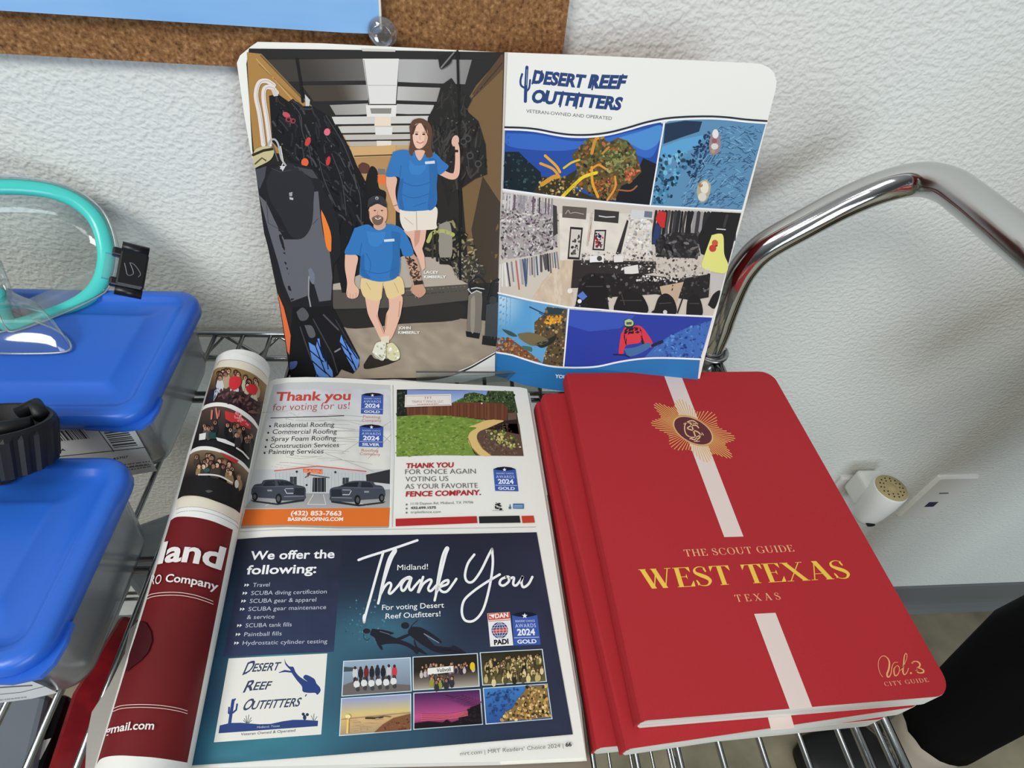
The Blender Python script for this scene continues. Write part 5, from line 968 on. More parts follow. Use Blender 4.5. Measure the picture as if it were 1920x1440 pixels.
    rf = sub(5, [(.22, .98), (.3, .72), (.42, .62), (.5, .4), (.62, .2), (.68, .03), (.99, .02), (.99, .97)]); p.poly(rf, (140, 110, 62)); p.bump(.2); p.specks(rf, 210, [(206, 166, 96), (90, 66, 40), (226, 196, 130), (150, 130, 70), (60, 46, 34), (180, 140, 80)], 1.2, 3.6, 127)
    p.specks(sub(5, [(.04, .08), (.6, .06), (.4, .55), (.15, .9), (.04, .9)]), 70, [(36, 60, 110), (50, 80, 140)], .7, 1.7, 128, 2)
    p.text('mrt.com | MRT Readers\u2019 Choice 2024 |', J((932, 832))[0], J((1676, 772))[0], 7.2, (112, 110, 106), .0); p.text('66', J((1692, 768))[0], J((1736, 764))[0], 7.4, (58, 56, 54), .04)
    return p

def print_roll():
    p = Print(S_roll, 6, up_roll); p.kz = 1.25
    K = Zm(330, 640, 4.0); L = Zm(0, 860, 4.5); Q = Zm(0, 1120, 4.5)
    # measured bands: each photograph is bounded by two arcs across the roll
    def band(a, b, col, fn=None, d=0):
        ta = np.array(catmull(a, 8)); tb = np.array(catmull(b, 8)); n = len(ta); m = 10; pts = []; cols = []
        for j in range(m+1):
            for i in range(n): pts.append(tuple(ta[i]+(tb[i]-ta[i])*j/m)); cols.append(fn(i/(n-1), j/m) if fn else col)
        T = []
        for j in range(m):
            for i in range(n-1): k = j*n+i; T += [(k, k+1, k+n+1), (k, k+n+1, k+n)]
        p.raw(pts, T, cols, d)
    A0 = K((305, 165), (300, 130), (335, 95), (400, 85), (480, 95), (570, 125), (650, 180), (700, 250))
    A1 = K((282, 220), (310, 200), (360, 192), (420, 195), (500, 212), (580, 245), (640, 290), (682, 330))
    B0 = K((205, 490), (225, 475), (280, 460), (350, 460), (430, 480), (520, 530), (580, 580), (620, 640))
    B1 = K((195, 520), (230, 500), (290, 488), (350, 490), (420, 510), (500, 555), (570, 610), (612, 660))
    C0 = K((110, 825), (130, 805), (180, 788), (260, 790), (340, 815), (430, 860), (500, 905), (550, 960))
    C1 = K((102, 850), (140, 828), (200, 815), (270, 820), (340, 838), (420, 880), (490, 930), (545, 985))
    D0 = K((10, 1185), (60, 1160), (140, 1158), (220, 1172), (300, 1200), (380, 1230), (440, 1260), (478, 1290))
    E0 = L((1440, 520), (1480, 495), (1530, 488), (1600, 490), (1680, 500), (1760, 518), (1840, 545), (1965, 600))
    F0 = Q((815, 1410), (850, 1365), (920, 1342), (1020, 1335), (1130, 1340), (1280, 1350), (1420, 1368), (1580, 1395))
    G0 = Q((790, 1500), (830, 1470), (900, 1460), (1000, 1455), (1130, 1460), (1280, 1470), (1420, 1490), (1580, 1520))
    cream = (238, 236, 228); tan = (230, 220, 200)
    n = vnoise(41, 10)
    band(A0, A1, tan)
    band(A1, B0, None, lambda u, v: mixc((150, 122, 78), (50, 34, 34), max(0, v-.1)*1.5)); band(B0, B1, cream)
    band(B1, C0, None, lambda u, v: mixc((90, 70, 62), (30, 28, 28), v*1.3)); band(C0, C1, cream)
    band(C1, D0, None, lambda u, v: mixc((130, 106, 78), (34, 30, 28), v*1.8)); band(D0, E0, cream)
    mar = lambda u, v: tuple(c*(1.0+.05*math.sin(v*9)) for c in (110, 30, 32))
    band(E0, F0, None, mar); band(F0, G0, (240, 239, 232)); p.bump()
    p.stroke(K((308, 180), (330, 150), (400, 138), (480, 145), (560, 170), (640, 220), (690, 280)), .7, (150, 140, 124), smooth=5); band(A0, K((302, 180), (318, 148), (345, 134), (400, 136), (480, 143), (560, 168), (640, 218), (690, 278)), (240, 239, 232), d=-.0 + .2)
    band(K((0, 1260), (50, 1245), (140, 1240), (220, 1252), (300, 1275), (380, 1310), (440, 1345), (470, 1375)), E0, (240, 239, 233), d=.2); 
    for dy in (0, 30): p.stroke([(x, y+dy/4) for x, y in K((0, 1262), (50, 1246), (140, 1241), (220, 1253), (300, 1276), (380, 1311), (440, 1346), (470, 1376))], .7, (130, 126, 116), smooth=5, d=.5)
    band(D0, K((0, 1258), (50, 1243), (140, 1238), (220, 1250), (300, 1273), (380, 1308), (440, 1343), (470, 1373)), tan, d=.25); p.bump()
    R = random.Random(2)
    skin = [(214, 168, 140), (190, 140, 112), (226, 186, 156), (160, 112, 88)]
    z1 = K((300, 215), (420, 205), (560, 250), (650, 330), (600, 480), (480, 440), (330, 430), (240, 430)); z2 = K((230, 520), (350, 505), (470, 560), (590, 650), (540, 800), (400, 740), (200, 720), (190, 640)); z3 = K((130, 840), (260, 830), (420, 890), (530, 990), (470, 1080), (330, 1020), (160, 1000), (90, 970))
    crowd(p, K((300, 225), (420, 215), (560, 265), (640, 350), (600, 420), (480, 330), (330, 300)), 131, 17, skin, [(206, 190, 160), (60, 44, 44), (180, 160, 130), (90, 74, 60), (206, 206, 206)], 6.0)
    p.poly(K((260, 360), (320, 350), (300, 440), (260, 450), (230, 460)), (36, 40, 52)); p.poly(K((290, 370), (330, 340), (320, 380), (280, 450)), (200, 206, 216)); p.poly(K((330, 370), (500, 380), (640, 470), (610, 560), (490, 480), (330, 440)), (56, 36, 40)); p.bump(.3)
    p.specks(K((330, 370), (500, 380), (640, 470), (610, 560), (490, 480), (330, 440)), 50, [(84, 54, 56), (40, 26, 28), (110, 70, 66)], 1.2, 3.2, 132, 2.2)
    for q in (((400, 280), (440, 258), (485, 280), (482, 330), (440, 365), (400, 345)), ((525, 340), (570, 320), (612, 345), (605, 385), (560, 395), (530, 370))): p.smooth(K(*q), (212, 50, 58))
    p.bump(.3)
    for c in ((465, 245), (595, 290), (395, 220), (520, 270)): p.disc(K(c)[0], 4.2, (70, 48, 36), 5.2); p.disc(K((c[0], c[1]+6))[0], 2.8, (214, 170, 140), 3.6, d=.3)
    p.bump()
    p.poly(K((365, 520), (460, 545), (560, 620), (560, 660), (400, 600), (370, 580)), (196, 56, 56)); p.bump(.3); p.specks(K((430, 530), (480, 545), (560, 610), (540, 640), (440, 580)), 22, [(236, 150, 150), (226, 120, 126)], 1.4, 3, 133)
    crowd(p, K((200, 610), (350, 580), (500, 640), (580, 700), (560, 760), (400, 680), (200, 680)), 134, 22, skin, [(30, 28, 30), (50, 44, 46), (26, 28, 40), (90, 80, 76), (20, 20, 22)], 4.6)
    for q in (((175, 695), (225, 685), (220, 735), (172, 742)), ((300, 720), (370, 735), (440, 770), (440, 790), (310, 745))): p.poly(K(*q), (226, 224, 218))
    for q, col in ((((270, 520), (265, 580)), (206, 120, 104)), (((300, 505), (310, 575)), (206, 120, 104)), (((325, 520), (320, 560)), (170, 96, 84))): p.stroke(K(*q), 3.4, col)
    p.rect(K((245, 680), (300, 685), (300, 730), (240, 730)), (36, 70, 62)); p.bump(.4)
    p.stroke(K((455, 800), (500, 830), (545, 880)), 3, (220, 216, 206)); p.poly(K((330, 830), (400, 860), (470, 895), (450, 920), (370, 870)), (186, 50, 50)); p.bump(.3)
    crowd(p, K((120, 870), (260, 840), (420, 910), (520, 1000), (500, 1040), (330, 960), (130, 930)), 135, 22, skin, [(36, 30, 28), (70, 56, 46), (150, 120, 80), (44, 40, 40)], 5.2)
    p.poly(K((85, 1010), (180, 1000), (330, 1035), (470, 1100), (480, 1240), (440, 1250), (300, 1190), (140, 1150), (20, 1165)), (30, 28, 27)); p.bump(.3); p.stroke(K((170, 1000), (260, 1000), (340, 1015), (420, 1060)), 3, (216, 214, 210), smooth=4); p.smooth(K((220, 1120), (250, 1115), (275, 1125), (240, 1135)), (90, 88, 86)); p.disc(K((455, 1070))[0], 4, (214, 206, 196), 8); p.disc(K((230, 965))[0], 6, (50, 90, 84), 4); p.bump()
    # maroon part: dark half disc, pale rules, lettering
    p.poly(Q((1180, 200), (1230, 215), (1275, 290), (1282, 370), (1250, 460), (1190, 530), (1110, 590), (1060, 630), (1090, 480), (1150, 300)), (64, 16, 20)); p.bump(.3)
    ln = (232, 214, 200)
    for dy in (0, 24): p.stroke([(x, y+dy/4.5) for x, y in L((1240, 1160), (1290, 1140), (1400, 1128), (1520, 1130), (1640, 1150), (1750, 1185), (1800, 1205))], 1.2, ln, smooth=5); p.stroke([(x, y+dy/4.5) for x, y in Q((950, 940), (1020, 915), (1130, 905), (1250, 905), (1380, 915), (1500, 935), (1582, 958))], 1.2, ln, smooth=5)
    W = (236, 232, 226)
    p.text('land', L((1330, 885))[0], L((1868, 935))[0], 41, W, .03, mid=L((1580, 868))[0], shear=.04)
    p.text('RO', L((1262, 1062))[0], L((1352, 1058))[0], 18, W, .0, mid=L((1308, 1058))[0]); p.text('Company', L((1392, 1040))[0], L((1836, 1115))[0], 15, W, .02, mid=L((1600, 1056))[0])
    p.text('gmail.com', Q((886, 1160))[0], Q((1295, 1115))[0], 16, W, .02, mid=Q((1085, 1120))[0])
    return p

BOOK_H = 0.254; BOOK_W = 0.1785
def print_red_cover(surf):
    p = Print(surf, 0, up_red); N = Zm(1000, 680, 3.79); O = Zm(1150, 980, 2.954); X = Zm(1200, 730, 9.0); Y = Zm(1640, 1200, 12.0)
    pink = (230, 212, 204); gold = (222, 176, 74); pale = (238, 176, 140); p.bump(2)
    p.poly([(1243, 698.5), (1275, 698.5), (1394, 1006), (1358, 1007)], pink); p.poly([(1414, 1151), (1454, 1149), (1523, 1326), (1481, 1330)], pink); p.bump()
    cx, cy = 1299.5, 807.5
    # sun disc is a true ellipse of the cover: its axes follow the cover's own directions
    ux, uy = np.array([34.5, 5.5]), np.array([10.5, 26.0])*-1
    def q(a, r): return (cx+ux[0]*math.cos(a)*r+uy[0]*math.sin(a)*r, cy+ux[1]*math.cos(a)*r+uy[1]*math.sin(a)*r)
    for k in range(80):
        a = 2*PI*(k+.5)/80; L = 1.98+.30*math.cos(8*(a-PI/2-PI/8*0)); a2 = a
        p.stroke([q(a, .9), q(a2, L)], [1.0, 1.45, 1.75, 1.6], mixc(gold, pale, .25+.2*(k % 2)), d=.02*k % .9)
    p.bump()
    p.poly([q(2*PI*k/40, 1.10) for k in range(40)], (196, 152, 60)); p.bump(.3); p.poly([q(2*PI*k/40, 1.04) for k in range(40)], pale); p.bump(.3); p.poly([q(2*PI*k/40, .98) for k in range(40)], (92, 22, 34)); p.bump(.3)
    g = (240, 190, 140)
    for s, w in ((((930, 545), (880, 530), (810, 545), (760, 600), (755, 690), (790, 770), (870, 810), (960, 800), (1040, 760)), 2.0), (((735, 585), (800, 560), (950, 580)), 1.4), (((990, 655), (960, 615), (900, 605), (830, 630), (800, 660), (880, 690), (960, 710), (1015, 760), (1000, 820), (940, 850), (880, 840), (840, 810)), 2.2), (((855, 570), (900, 690), (960, 875)), 2.4), (((910, 880), (1010, 875)), 1.2), (((830, 575), (890, 565)), 1.2), (((1040, 730), (1075, 775)), 1.4), (((930, 545), (980, 590)), 1.4), (((835, 800), (845, 845)), 1.4)):
        p.stroke(X(*s), w, g, smooth=4)
    p.bump(.5)
    p.serif('THE SCOUT GUIDE', (1285, 1043.5), (1490, 1034), 13.5, (236, 178, 132), .15, .04, .15)
    p.serif('WEST TEXAS', (1207, 1104.5), (1598, 1084), 38, (242, 200, 74), .17, .03, .05)
    p.serif('TEXAS', (1381, 1128.5), (1465, 1124), 14, (236, 178, 132), .14, .04, .42)
    for s, w in ((((185, 835), (130, 760), (85, 620), (90, 470), (150, 375), (220, 360), (290, 410), (330, 500), (320, 640), (280, 760), (290, 825), (330, 825), (370, 740), (395, 590), (440, 510), (520, 500)), [1, 1, 1.2, 1.6, 3.2, 3.4, 2, 1.2, 1]), (((480, 590), (435, 660), (445, 780), (490, 800), (545, 730), (555, 630), (520, 580), (480, 590)), [1, 2.4, 2.2, 1.2, 1.4, 1]), (((575, 690), (640, 610), (715, 430), (725, 330), (695, 305), (665, 380), (650, 560), (635, 700), (665, 780), (720, 740), (765, 630)), [1, 1, 1.2, 1.4, 2.6, 2.8, 1.6, 1]), (((845, 500), (900, 480), (970, 490), (1020, 550), (1000, 605), (950, 625), (1030, 640), (1095, 680), (1100, 720), (1050, 740), (985, 735), (940, 690)), [2.4, 1.6, 3.0, 3.0, 1.4, 2.6, 3.2, 1.8, 2.6])):
        p.stroke(Y(*s), w, (236, 172, 116), smooth=5)
    p.disc(Y((815, 745))[0], 1.9, (236, 172, 116)); p.disc(Y((850, 510))[0], 1.8, (236, 172, 116)); p.disc(Y((945, 690))[0], 1.9, (236, 172, 116))
    p.serif('CITY GUIDE', Y((240, 1040))[0], Y((1225, 940))[0], 8.6, (226, 160, 130), .17, .06, .22)
    return p

# ================================================================== the setting
def plane_obj(name, V, m, label, cat):
    return struct(link(name, mesh(name, V, [tuple(range(len(V)))]), m), label, cat)
wall = MB(); wall.box((-2.6, 0.0, 0.0), (2.4, 0.06, 2.7)); wall = struct(wall.build('wall_back', M['wall']), 'pale textured wall behind the cart', 'wall')
fl = MB(); fl.box((-2.6, -3.2, -0.05), (2.4, 0.06, 0.0)); struct(fl.build('floor', M['floor']), 'brownish grey floor under the cart', 'floor')
bz = at_y(1683, 1103, -0.004)[2]
bb = MB(); bb.loft([[(x, y, z) for y, z in ((0.0, 0.0), (-0.020, 0.0), (-0.012, 0.008), (-0.006, 0.020), (-0.004, 0.032), (-0.004, bz-0.003), (-0.002, bz), (0.0, bz))] for x in (-2.6, 2.4)])
struct(bb.build('baseboard_back', M['base']), 'grey vinyl cove baseboard along the wall', 'baseboard')

# cork board, blue poster, push pin
c0 = at_y(0, 100.5, -0.008); c1 = at_y(1055, 100, -0.008); c2 = at_y(1068, 0, -0.008); cm = at_y(443, 125.5, -0.008)
zb = (c0[2]+c1[2])/2
cb = MB(); tilt = (cm[2]-c0[2])/(cm[0]-c0[0])
def corkz(x): return c0[2]+tilt*(x-c0[0])
cb.loft([[(-0.95, y, corkz(-0.95)), (c1[0]+(c2[0]-c1[0])*(corkz(c1[0])-c1[2])/(c2[2]-c1[2]), y, corkz(c1[0])), (c2[0]+(c2[0]-c1[0])*8, y, corkz(c1[0])+0.45), (-0.95, y, corkz(-0.95)+0.45)] for y in (-0.0004, -0.008)])
tag(cb.build('cork_board', M['cork']), 'brown cork board fixed to the wall above the open book', 'cork board')
PY = -0.016
q = [at_y(*p, PY) for p in ((-300, 0.5), (640, 61), (700, 63.5), (715, 60.5), (712, -2))]
dxp = q[4]-q[3]; top = q[4]+dxp*22
pb = MB(); ring = [q[0], q[1], q[2], q[3], q[4], top, np.array([q[0][0], PY, top[2]-0.02])]
pb.loft([[tuple(v+np.array([0, 0.0025, 0])) for v in ring], [tuple(v) for v in ring]])
po = thing('poster', q[3], 'light blue poster card pinned to the cork board', 'poster')
pm = ramp_mat('blue_poster_print', 9, [(0.3, (124, 178, 232)), (0.7, (156, 200, 244))], 0.5, 3, (0.6, 1, 3))
pb.build('card', pm, po)
eb = MB(); eb.tube([tuple(q[4]+dxp*21+np.array([0, -0.0004, 0])), tuple(q[3]+np.array([0, -0.0004, 0.002]))], 0.0009, 6); e = eb.build('card_edge', M['paper'], po); e['label'] = 'white cut edge of the card'
pc = at_y(717, 63, PY-0.0028)
def lathe_y(prof, c, n=24):
    return [[(c[0]+r*math.cos(2*PI*k/n), c[1]+y, c[2]+r*math.sin(2*PI*k/n)) for k in range(n)] for r, y in prof]
pn = thing('push_pin', (pc[0], PY, pc[2]), 'clear plastic push pin at the corner of the blue poster', 'push pin')
m_ = MB(); m_.loft(lathe_y([(0.0092, 0.0022), (0.0100, 0.0016), (0.0098, 0.0008), (0.0060, 0.000), (0.0048, -0.002), (0.0056, -0.0040), (0.0070, -0.0048), (0.0072, -0.0056), (0.0060, -0.0060), (0.0046, -0.0052), (0.002, -0.0050)], pc)); m_.build('head', M['pin'], pn, True)
m_ = MB(); m_.tube([(pc[0], pc[1]-0.003, pc[2]), (pc[0], pc[1]+0.0088, pc[2])], 0.0006, 6); m_.build('needle', M['wire'], pn)

# wall plates
def wall_plate(nm, x0, x1, z0, z1, label):
    t = thing(nm, (x0, 0, z0), label, 'wall plate', 'wall plates near the baseboard')
    m = MB(); m.loft([[(x, y, z) for x, _, z in [(a, 0, b) for a, b, _ in rrect(x0+i, x1-i, z0+i, z1-i, 0.003, 0)]] for y, i in ((0.0, 0.0), (-0.0035, 0.0), (-0.006, 0.003))])
    m.build('plate', M['white'], t); return t
a, b, c = at_y(1761, 893.5, -0.003), at_y(1838, 892, -0.003), at_y(1685, 968, -0.003)
dp = wall_plate('data_plate', a[0], b[0], c[2], a[2], 'white wall plate with a blue data jack beside the air freshener')
jc = at_y(1746, 945.5, -0.006); m_ = MB(); m_.box((jc[0]-0.008, -0.0066, jc[2]-0.007), (jc[0]+0.008, -0.0055, jc[2]+0.007)); m_.build('jack', M['jack'], dp)['label'] = 'blue data jack'
jc = at_y(1771, 923, -0.006); m_ = MB(); m_.box((jc[0]-0.008, -0.0068, jc[2]-0.0035), (jc[0]+0.008, -0.0056, jc[2]-0.001)); m_.build('slot', M['base'], dp)
p0 = at_y(1578, 894, -0.003)
op = wall_plate('outlet_plate', p0[0], p0[0]+0.0712, p0[2]-0.119, p0[2], 'white outlet plate with the air freshener plugged in')
for k in (0.034, 0.085):
    m_ = MB(); m_.box((p0[0]+0.022, -0.0068, p0[2]-k-0.014), (p0[0]+0.049, -0.0055, p0[2]-k+0.014)); s_ = m_.build('socket', M['white'], op)
    m_ = MB()
    for dx in (-0.006, 0.006): m_.box((p0[0]+0.0355+dx-0.0012, -0.0073, p0[2]-k-0.003), (p0[0]+0.0355+dx+0.0012, -0.0066, p0[2]-k+0.006))
    m_.build('socket_slots', M['dark'], s_)
FY = -0.052
ft = at_y(1672, 914.5, FY); fb = at_y(1634, 984, FY); fx, fz1, fz0 = ft[0], ft[2], ft[2]-0.082; R_ = 0.0235
af = thing('air_freshener', (fx, FY, fz0), 'white plug in air freshener with an ivory vented cap', 'air freshener')
def lathe_z(prof, cx, cy, n=28): return [[(cx+r*math.cos(2*PI*k/n), cy+r*math.sin(2*PI*k/n), z) for k in range(n)] for r, z in prof]
m_ = MB(); m_.loft(lathe_z([(0.010, fz0), (0.0150, fz0+0.003), (0.0185, fz0+0.012), (0.0215, fz0+0.030), (R_, fz0+0.055), (R_, fz1-0.003), (R_-0.001, fz1-0.0008)], fx, FY)); m_.build('body', M['white'], af, True)
m_ = MB(); m_.loft(lathe_z([(R_-0.001, fz1-0.001), (R_-0.0015, fz1), (0.010, fz1+0.0008), (0.006, fz1+0.0005), (0.004, fz1+0.0025), (0.001, fz1+0.003)], fx, FY)); cap = m_.build('vented_cap', M['ivory'], af, True); cap['label'] = 'ivory vented cap'
m_ = MB()
for rr, n in ((0.0115, 10), (0.016, 14)):
    for k in range(n):
        a_ = 2*PI*k/n+rr*50; x, y = fx+rr*math.cos(a_), FY+rr*math.sin(a_); m_.tube([(x, y, fz1-0.0005), (x, y, fz1+0.0012)], 0.0010, 6)
m_.build('vent_holes', M['dark'], cap)
m_ = MB(); m_.box((fx-0.020, FY+0.010, fz0+0.018), (fx+0.020, -0.0062, fz0+0.064)); bevel(m_.build('plug_housing', M['white'], af), 0.006, 3)
m_ = MB(); jb = at_y(1633, 984.5, FY-0.0195); m_.loft([[(jb[0]+0.0065*math.cos(2*PI*k/14), jb[1]+y, jb[2]+0.0035*math.sin(2*PI*k/14)) for k in range(14)] for y in (0.003, -0.0008)]); m_.build('scent_window', M['dark'], af)

# ================================================================== wire cart
SZ = 0.846; YB = -0.044; XR = 0.262; XL = -0.62; YF = -0.485; RX, RY = 0.256, -0.065
cart = thing('wire_cart', (RX, RY, 0), 'chrome wire utility cart with a curved tube handle against the wall', 'cart')
def shelf(z, nm):
    m = MB()
    for zz in (z, z-0.032):
        m.tube([(XL, YB, zz), (XR, YB, zz)], 0.0031, 8); m.tube([(XR, YB, zz), (XR, YF, zz)], 0.0031, 8); m.tube([(XL, YF, zz), (XR, YF, zz)], 0.0031, 8); m.tube([(XL, YB, zz), (XL, YF, zz)], 0.0031, 8)
    def zig(a, b, n, ph):
        pts = []
        for i in range(n+1):
            t = i/n; base = np.array(a)*(1-t)+np.array(b)*t; pts.append((base[0], base[1], z-0.003 if (i+ph) % 2 == 0 else z-0.029))
        m.tube(pts, 0.0022, 6)
    n = int((XR-XL)/0.0252); zig((XL, YB+0.001, 0), (XR, YB+0.001, 0), n, 0 if True else 1); zig((XL, YF-0.001, 0), (XR, YF-0.001, 0), n, 0)
    n = int((YB-YF)/0.0252); zig((XR+0.001, YB, 0), (XR+0.001, YF, 0), n, 0); zig((XL-0.001, YB, 0), (XL-0.001, YF, 0), n, 0)
    fr = m.build(nm, M['wire'], cart, True)
    x = -0.1985-0.0252*16
    k = 0
    first = None
    while x < XR-0.006:
        w_ = MB(); w_.tube([(x, YB, z-0.0005), (x, YF, z-0.0005)], 0.0019, 7)
        if first is None: first = w_.build('shelf_wire', M['wire'], fr, True)
        else:
            c = first.copy(); COL.objects.link(c); c.parent = fr; c.matrix_parent_inverse = first.matrix_parent_inverse.copy(); c.location.x = x-x0
        if k == 0: x0 = x
        x += 0.0252; k += 1
    for yy in (0.343, 0.19, 0.04):
        for dy in (0, 0.008):
            w_ = MB(); w_.tube([(XL, yy-0.468+dy, z-0.0048), (XR, yy-0.468+dy, z-0.0048)], 0.0022, 7); w_.build('cross_wire', M['wire'], fr, True)
    return fr
up_shelf = shelf(SZ, 'shelf'); lo_shelf = shelf(0.46, 'shelf')
hp = [(RX, RY, 0.10), (RX, RY, 0.70), (.2555, RY, .86), (.2535, RY, .895), (.252, RY, .93), (.2545, RY, .951), (.264, RY, .970), (.29, RY, .993), (.315, RY, 1.013), (.336, RY-.004, 1.029), (.3505, RY-.015, 1.041), (.357, RY-.034, 1.047), (.358, RY-.058, 1.048), (.358, -.165, 1.048), (.358, -.30, 1.048), (.358, -.40, 1.048), (.357, -.43, 1.047), (.350, -.450, 1.041), (.336, -.462, 1.029), (.315, -.465, 1.013), (.29, -.465, .993), (.264, -.465, .970), (.2545, -.465, .951), (.252, -.465, .93), (RX, -.465, .86), (RX, -.465, .70), (RX, -.465, .10)]
m_ = MB(); m_.tube(catmull(hp, 6), 0.0127, 24); m_.build('handle', M['chrome'], cart, True)['label'] = 'curved chrome tube handle'
for px_, py_ in ((XL+0.02, RY), (XL+0.02, -.465)):
    m_ = MB(); m_.tube([(px_, py_, 0.10), (px_, py_, 0.95)], 0.0127, 20); m_.build('post', M['chrome'], cart, True)
for px_, py_ in ((RX, RY), (RX, -.465), (XL+0.02, RY), (XL+0.02, -.465)):
    for zz in (SZ, 0.46):
        m_ = MB(); m_.tube([(px_, py_, zz-0.034), (px_, py_, zz+0.004)], [0.0165, 0.0148], 20); m_.tube([(px_+0.0165*math.cos(a_), py_+0.0165*math.sin(a_), zz+0.003) for a_ in np.linspace(0, 2*PI, 25)], 0.0022, 6); m_.build('collar', M['wire'], cart, True)
    m_ = MB(); m_.tube([(px_, py_, 0.085), (px_, py_, 0.105)], 0.011, 14); m_.loft([[(px_+xo, py_+rr*math.cos(2*PI*k/20), 0.038+rr*math.sin(2*PI*k/20)) for k in range(20)] for rr, xo in ((0.008, -0.012), (0.036, -0.012), (0.038, -0.006), (0.038, 0.006), (0.036, 0.012), (0.008, 0.012))]); m_.box((px_-0.017, py_-0.012, 0.036), (px_-0.0135, py_+0.012, 0.09)); m_.box((px_+0.0135, py_-0.012, 0.036), (px_+0.017, py_+0.012, 0.09)); m_.box((px_-0.017, py_-0.012, 0.084), (px_+0.017, py_+0.012, 0.09)); m_.build('caster', M['black'], cart)
# corner strut wires below the collar
m_ = MB()
for dx, dy in ((0.006, 0.021), (0.006, -0.06), (-0.05, 0.021)): m_.tube([(RX+0.012, RY+0.004, SZ-0.004), (RX+dx, RY+dy, SZ-0.032)], 0.0024, 7)
m_.build('corner_strut', M['wire'], cart, True)

# ================================================================== print-bearing slabs
def slab(surf, outline, off0, th, sub=30, updir=None):
    """a stack of paper: front follows the sheet, sides have real thickness"""
    t = tessellate_polygon([[Vector((a, b, 0)) for a, b in outline]])
    V, T, C, D = subdivide([tuple(v) for v in outline], [tuple(x) for x in t], [(0, 0, 0)]*len(outline), [0.0]*len(outline), sub)
    P = [surf.hit(x, y, off0) for x, y in V]; n = len(P); back = [v-surf.N*th for v in P]
    F = []; E = {}
    for tr in T:
        nn = np.cross(P[tr[1]]-P[tr[0]], P[tr[2]]-P[tr[0]]); tr = tr if nn@(CAM-P[tr[0]]) >= 0 else (tr[0], tr[2], tr[1]); F.append(tr); F.append((tr[0]+n, tr[2]+n, tr[1]+n))
        for a_, b_ in ((tr[0], tr[1]), (tr[1], tr[2]), (tr[2], tr[0])): E[(a_, b_)] = 1
    for (a_, b_) in E:
        if (b_, a_) not in E: F.append((b_, a_, a_+n, b_+n))
    return P+back, F
def slab_obj(nm, surf, outline, off0, th, m, parent, sub=30):
    V, F = slab(surf, outline, off0, th, sub); o = link(nm, mesh(nm, V, F), m, parent); return o

# acrylic stand and the open guide book on it
B, T_, P_, L_ = BK_B, BK_T, BK_P, BK_L
vdir = (B-T_)/np.linalg.norm(B-T_); stN = np.array([0, -1.0, 0]); stN -= vdir*(stN@vdir); stN /= np.linalg.norm(stN)
st = thing('book_stand', (B[0], B[1], SZ+0.002), 'clear acrylic easel stand holding the open guide book', 'book stand')
l0 = at_y(780, 697, -0.1215); l1 = at_y(1020, 704, -0.1215)
def boxm(o, x0, x1, y0, y1, z0, z1): o.box((x0, y0, z0), (x1, y1, z1))
m_ = MB(); boxm(m_, l0[0], l1[0], l0[1]-0.0008, l0[1]+0.0008, SZ+0.0045, l0[2]-0.0006); m_.build('lip', M['acrylic'], st)
m_ = MB(); boxm(m_, l0[0], l1[0], l0[1]-0.0008, l0[1]+0.0008, l0[2]-0.0006, l0[2]); m_.build('lip_edge', M['acrylic_edge'], st)['label'] = 'dark cut edge of the acrylic lip'
m_ = MB(); boxm(m_, l0[0], l1[0], l0[1]-0.0015, B[1]+0.075, SZ+0.002, SZ+0.0045); m_.build('base', M['acrylic'], st)
b0 = B+np.array([0, 0.014, 0])-vdir*0.0; m_ = MB(); e1 = np.array([1.0, 0, 0])
z_ = (b0[2]-(SZ+0.0045)); bot = b0+vdir*(z_/-vdir[2]*1.0); topb = bot-vdir*0.17
m_.add([tuple(bot+e1*-0.05), tuple(bot+e1*0.06), tuple(topb+e1*0.06), tuple(topb+e1*-0.05)]+[tuple(v+np.array([0, 0.0025, 0.0])) for v in (bot+e1*-0.05, bot+e1*0.06, topb+e1*0.06, topb+e1*-0.05)], [(0, 1, 2, 3), (7, 6, 5, 4), (0, 4, 5, 1), (1, 5, 6, 2), (2, 6, 7, 3), (3, 7, 4, 0)]); m_.build('back_rest', M['acrylic'], st)

gb = thing('guide_book', (B[0], B[1], B[2]), 'open guide book with round corners leaning on the clear stand', 'book')
print_left_page().build('page', M['mag'], gb)['label'] = 'page with a photo of two people in blue shirts'
print_right_page().build('page', M['mag'], gb)['label'] = 'white page with reef and shop photos'
olb = [(444, 118), (450, 104), (462, 94), (469, 88), (483, 78.5), (600, 81), (720, 87), (946, 98.5), (941, 300), (936, 500), (928, 702), (865, 714), (800, 717), (700, 716), (600, 712), (552, 706), (540, 650), (522, 545), (495, 420), (478, 312), (470, 284), (458, 216)]
slab_obj('page_block', S_left, olb, -0.0007, 0.0055, M['paper'], gb)
orb = [(946, 99), (1060, 103), (1200, 109), (1320, 115), (1410, 119.5), (1442, 130), (1453, 150), (1452, 168), (1427, 262), (1397, 378), (1362, 502), (1337, 600), (1319, 668), (1306, 718), (1270, 733), (1190, 736), (1120, 735), (1060, 729), (1010, 724), (955, 711), (929, 702), (936, 500), (941, 300)]
slab_obj('page_block', S_right, orb, -0.0006, 0.0045, M['paper'], gb)
for sf, ol in ((S_left, olb), (S_right, orb)):
    V, F = slab(sf, ol, -0.0007-(0.0057 if sf is S_left else 0.0047), 0.0012, 40); link('cover', mesh('cover', V, F), M['red'], gb)

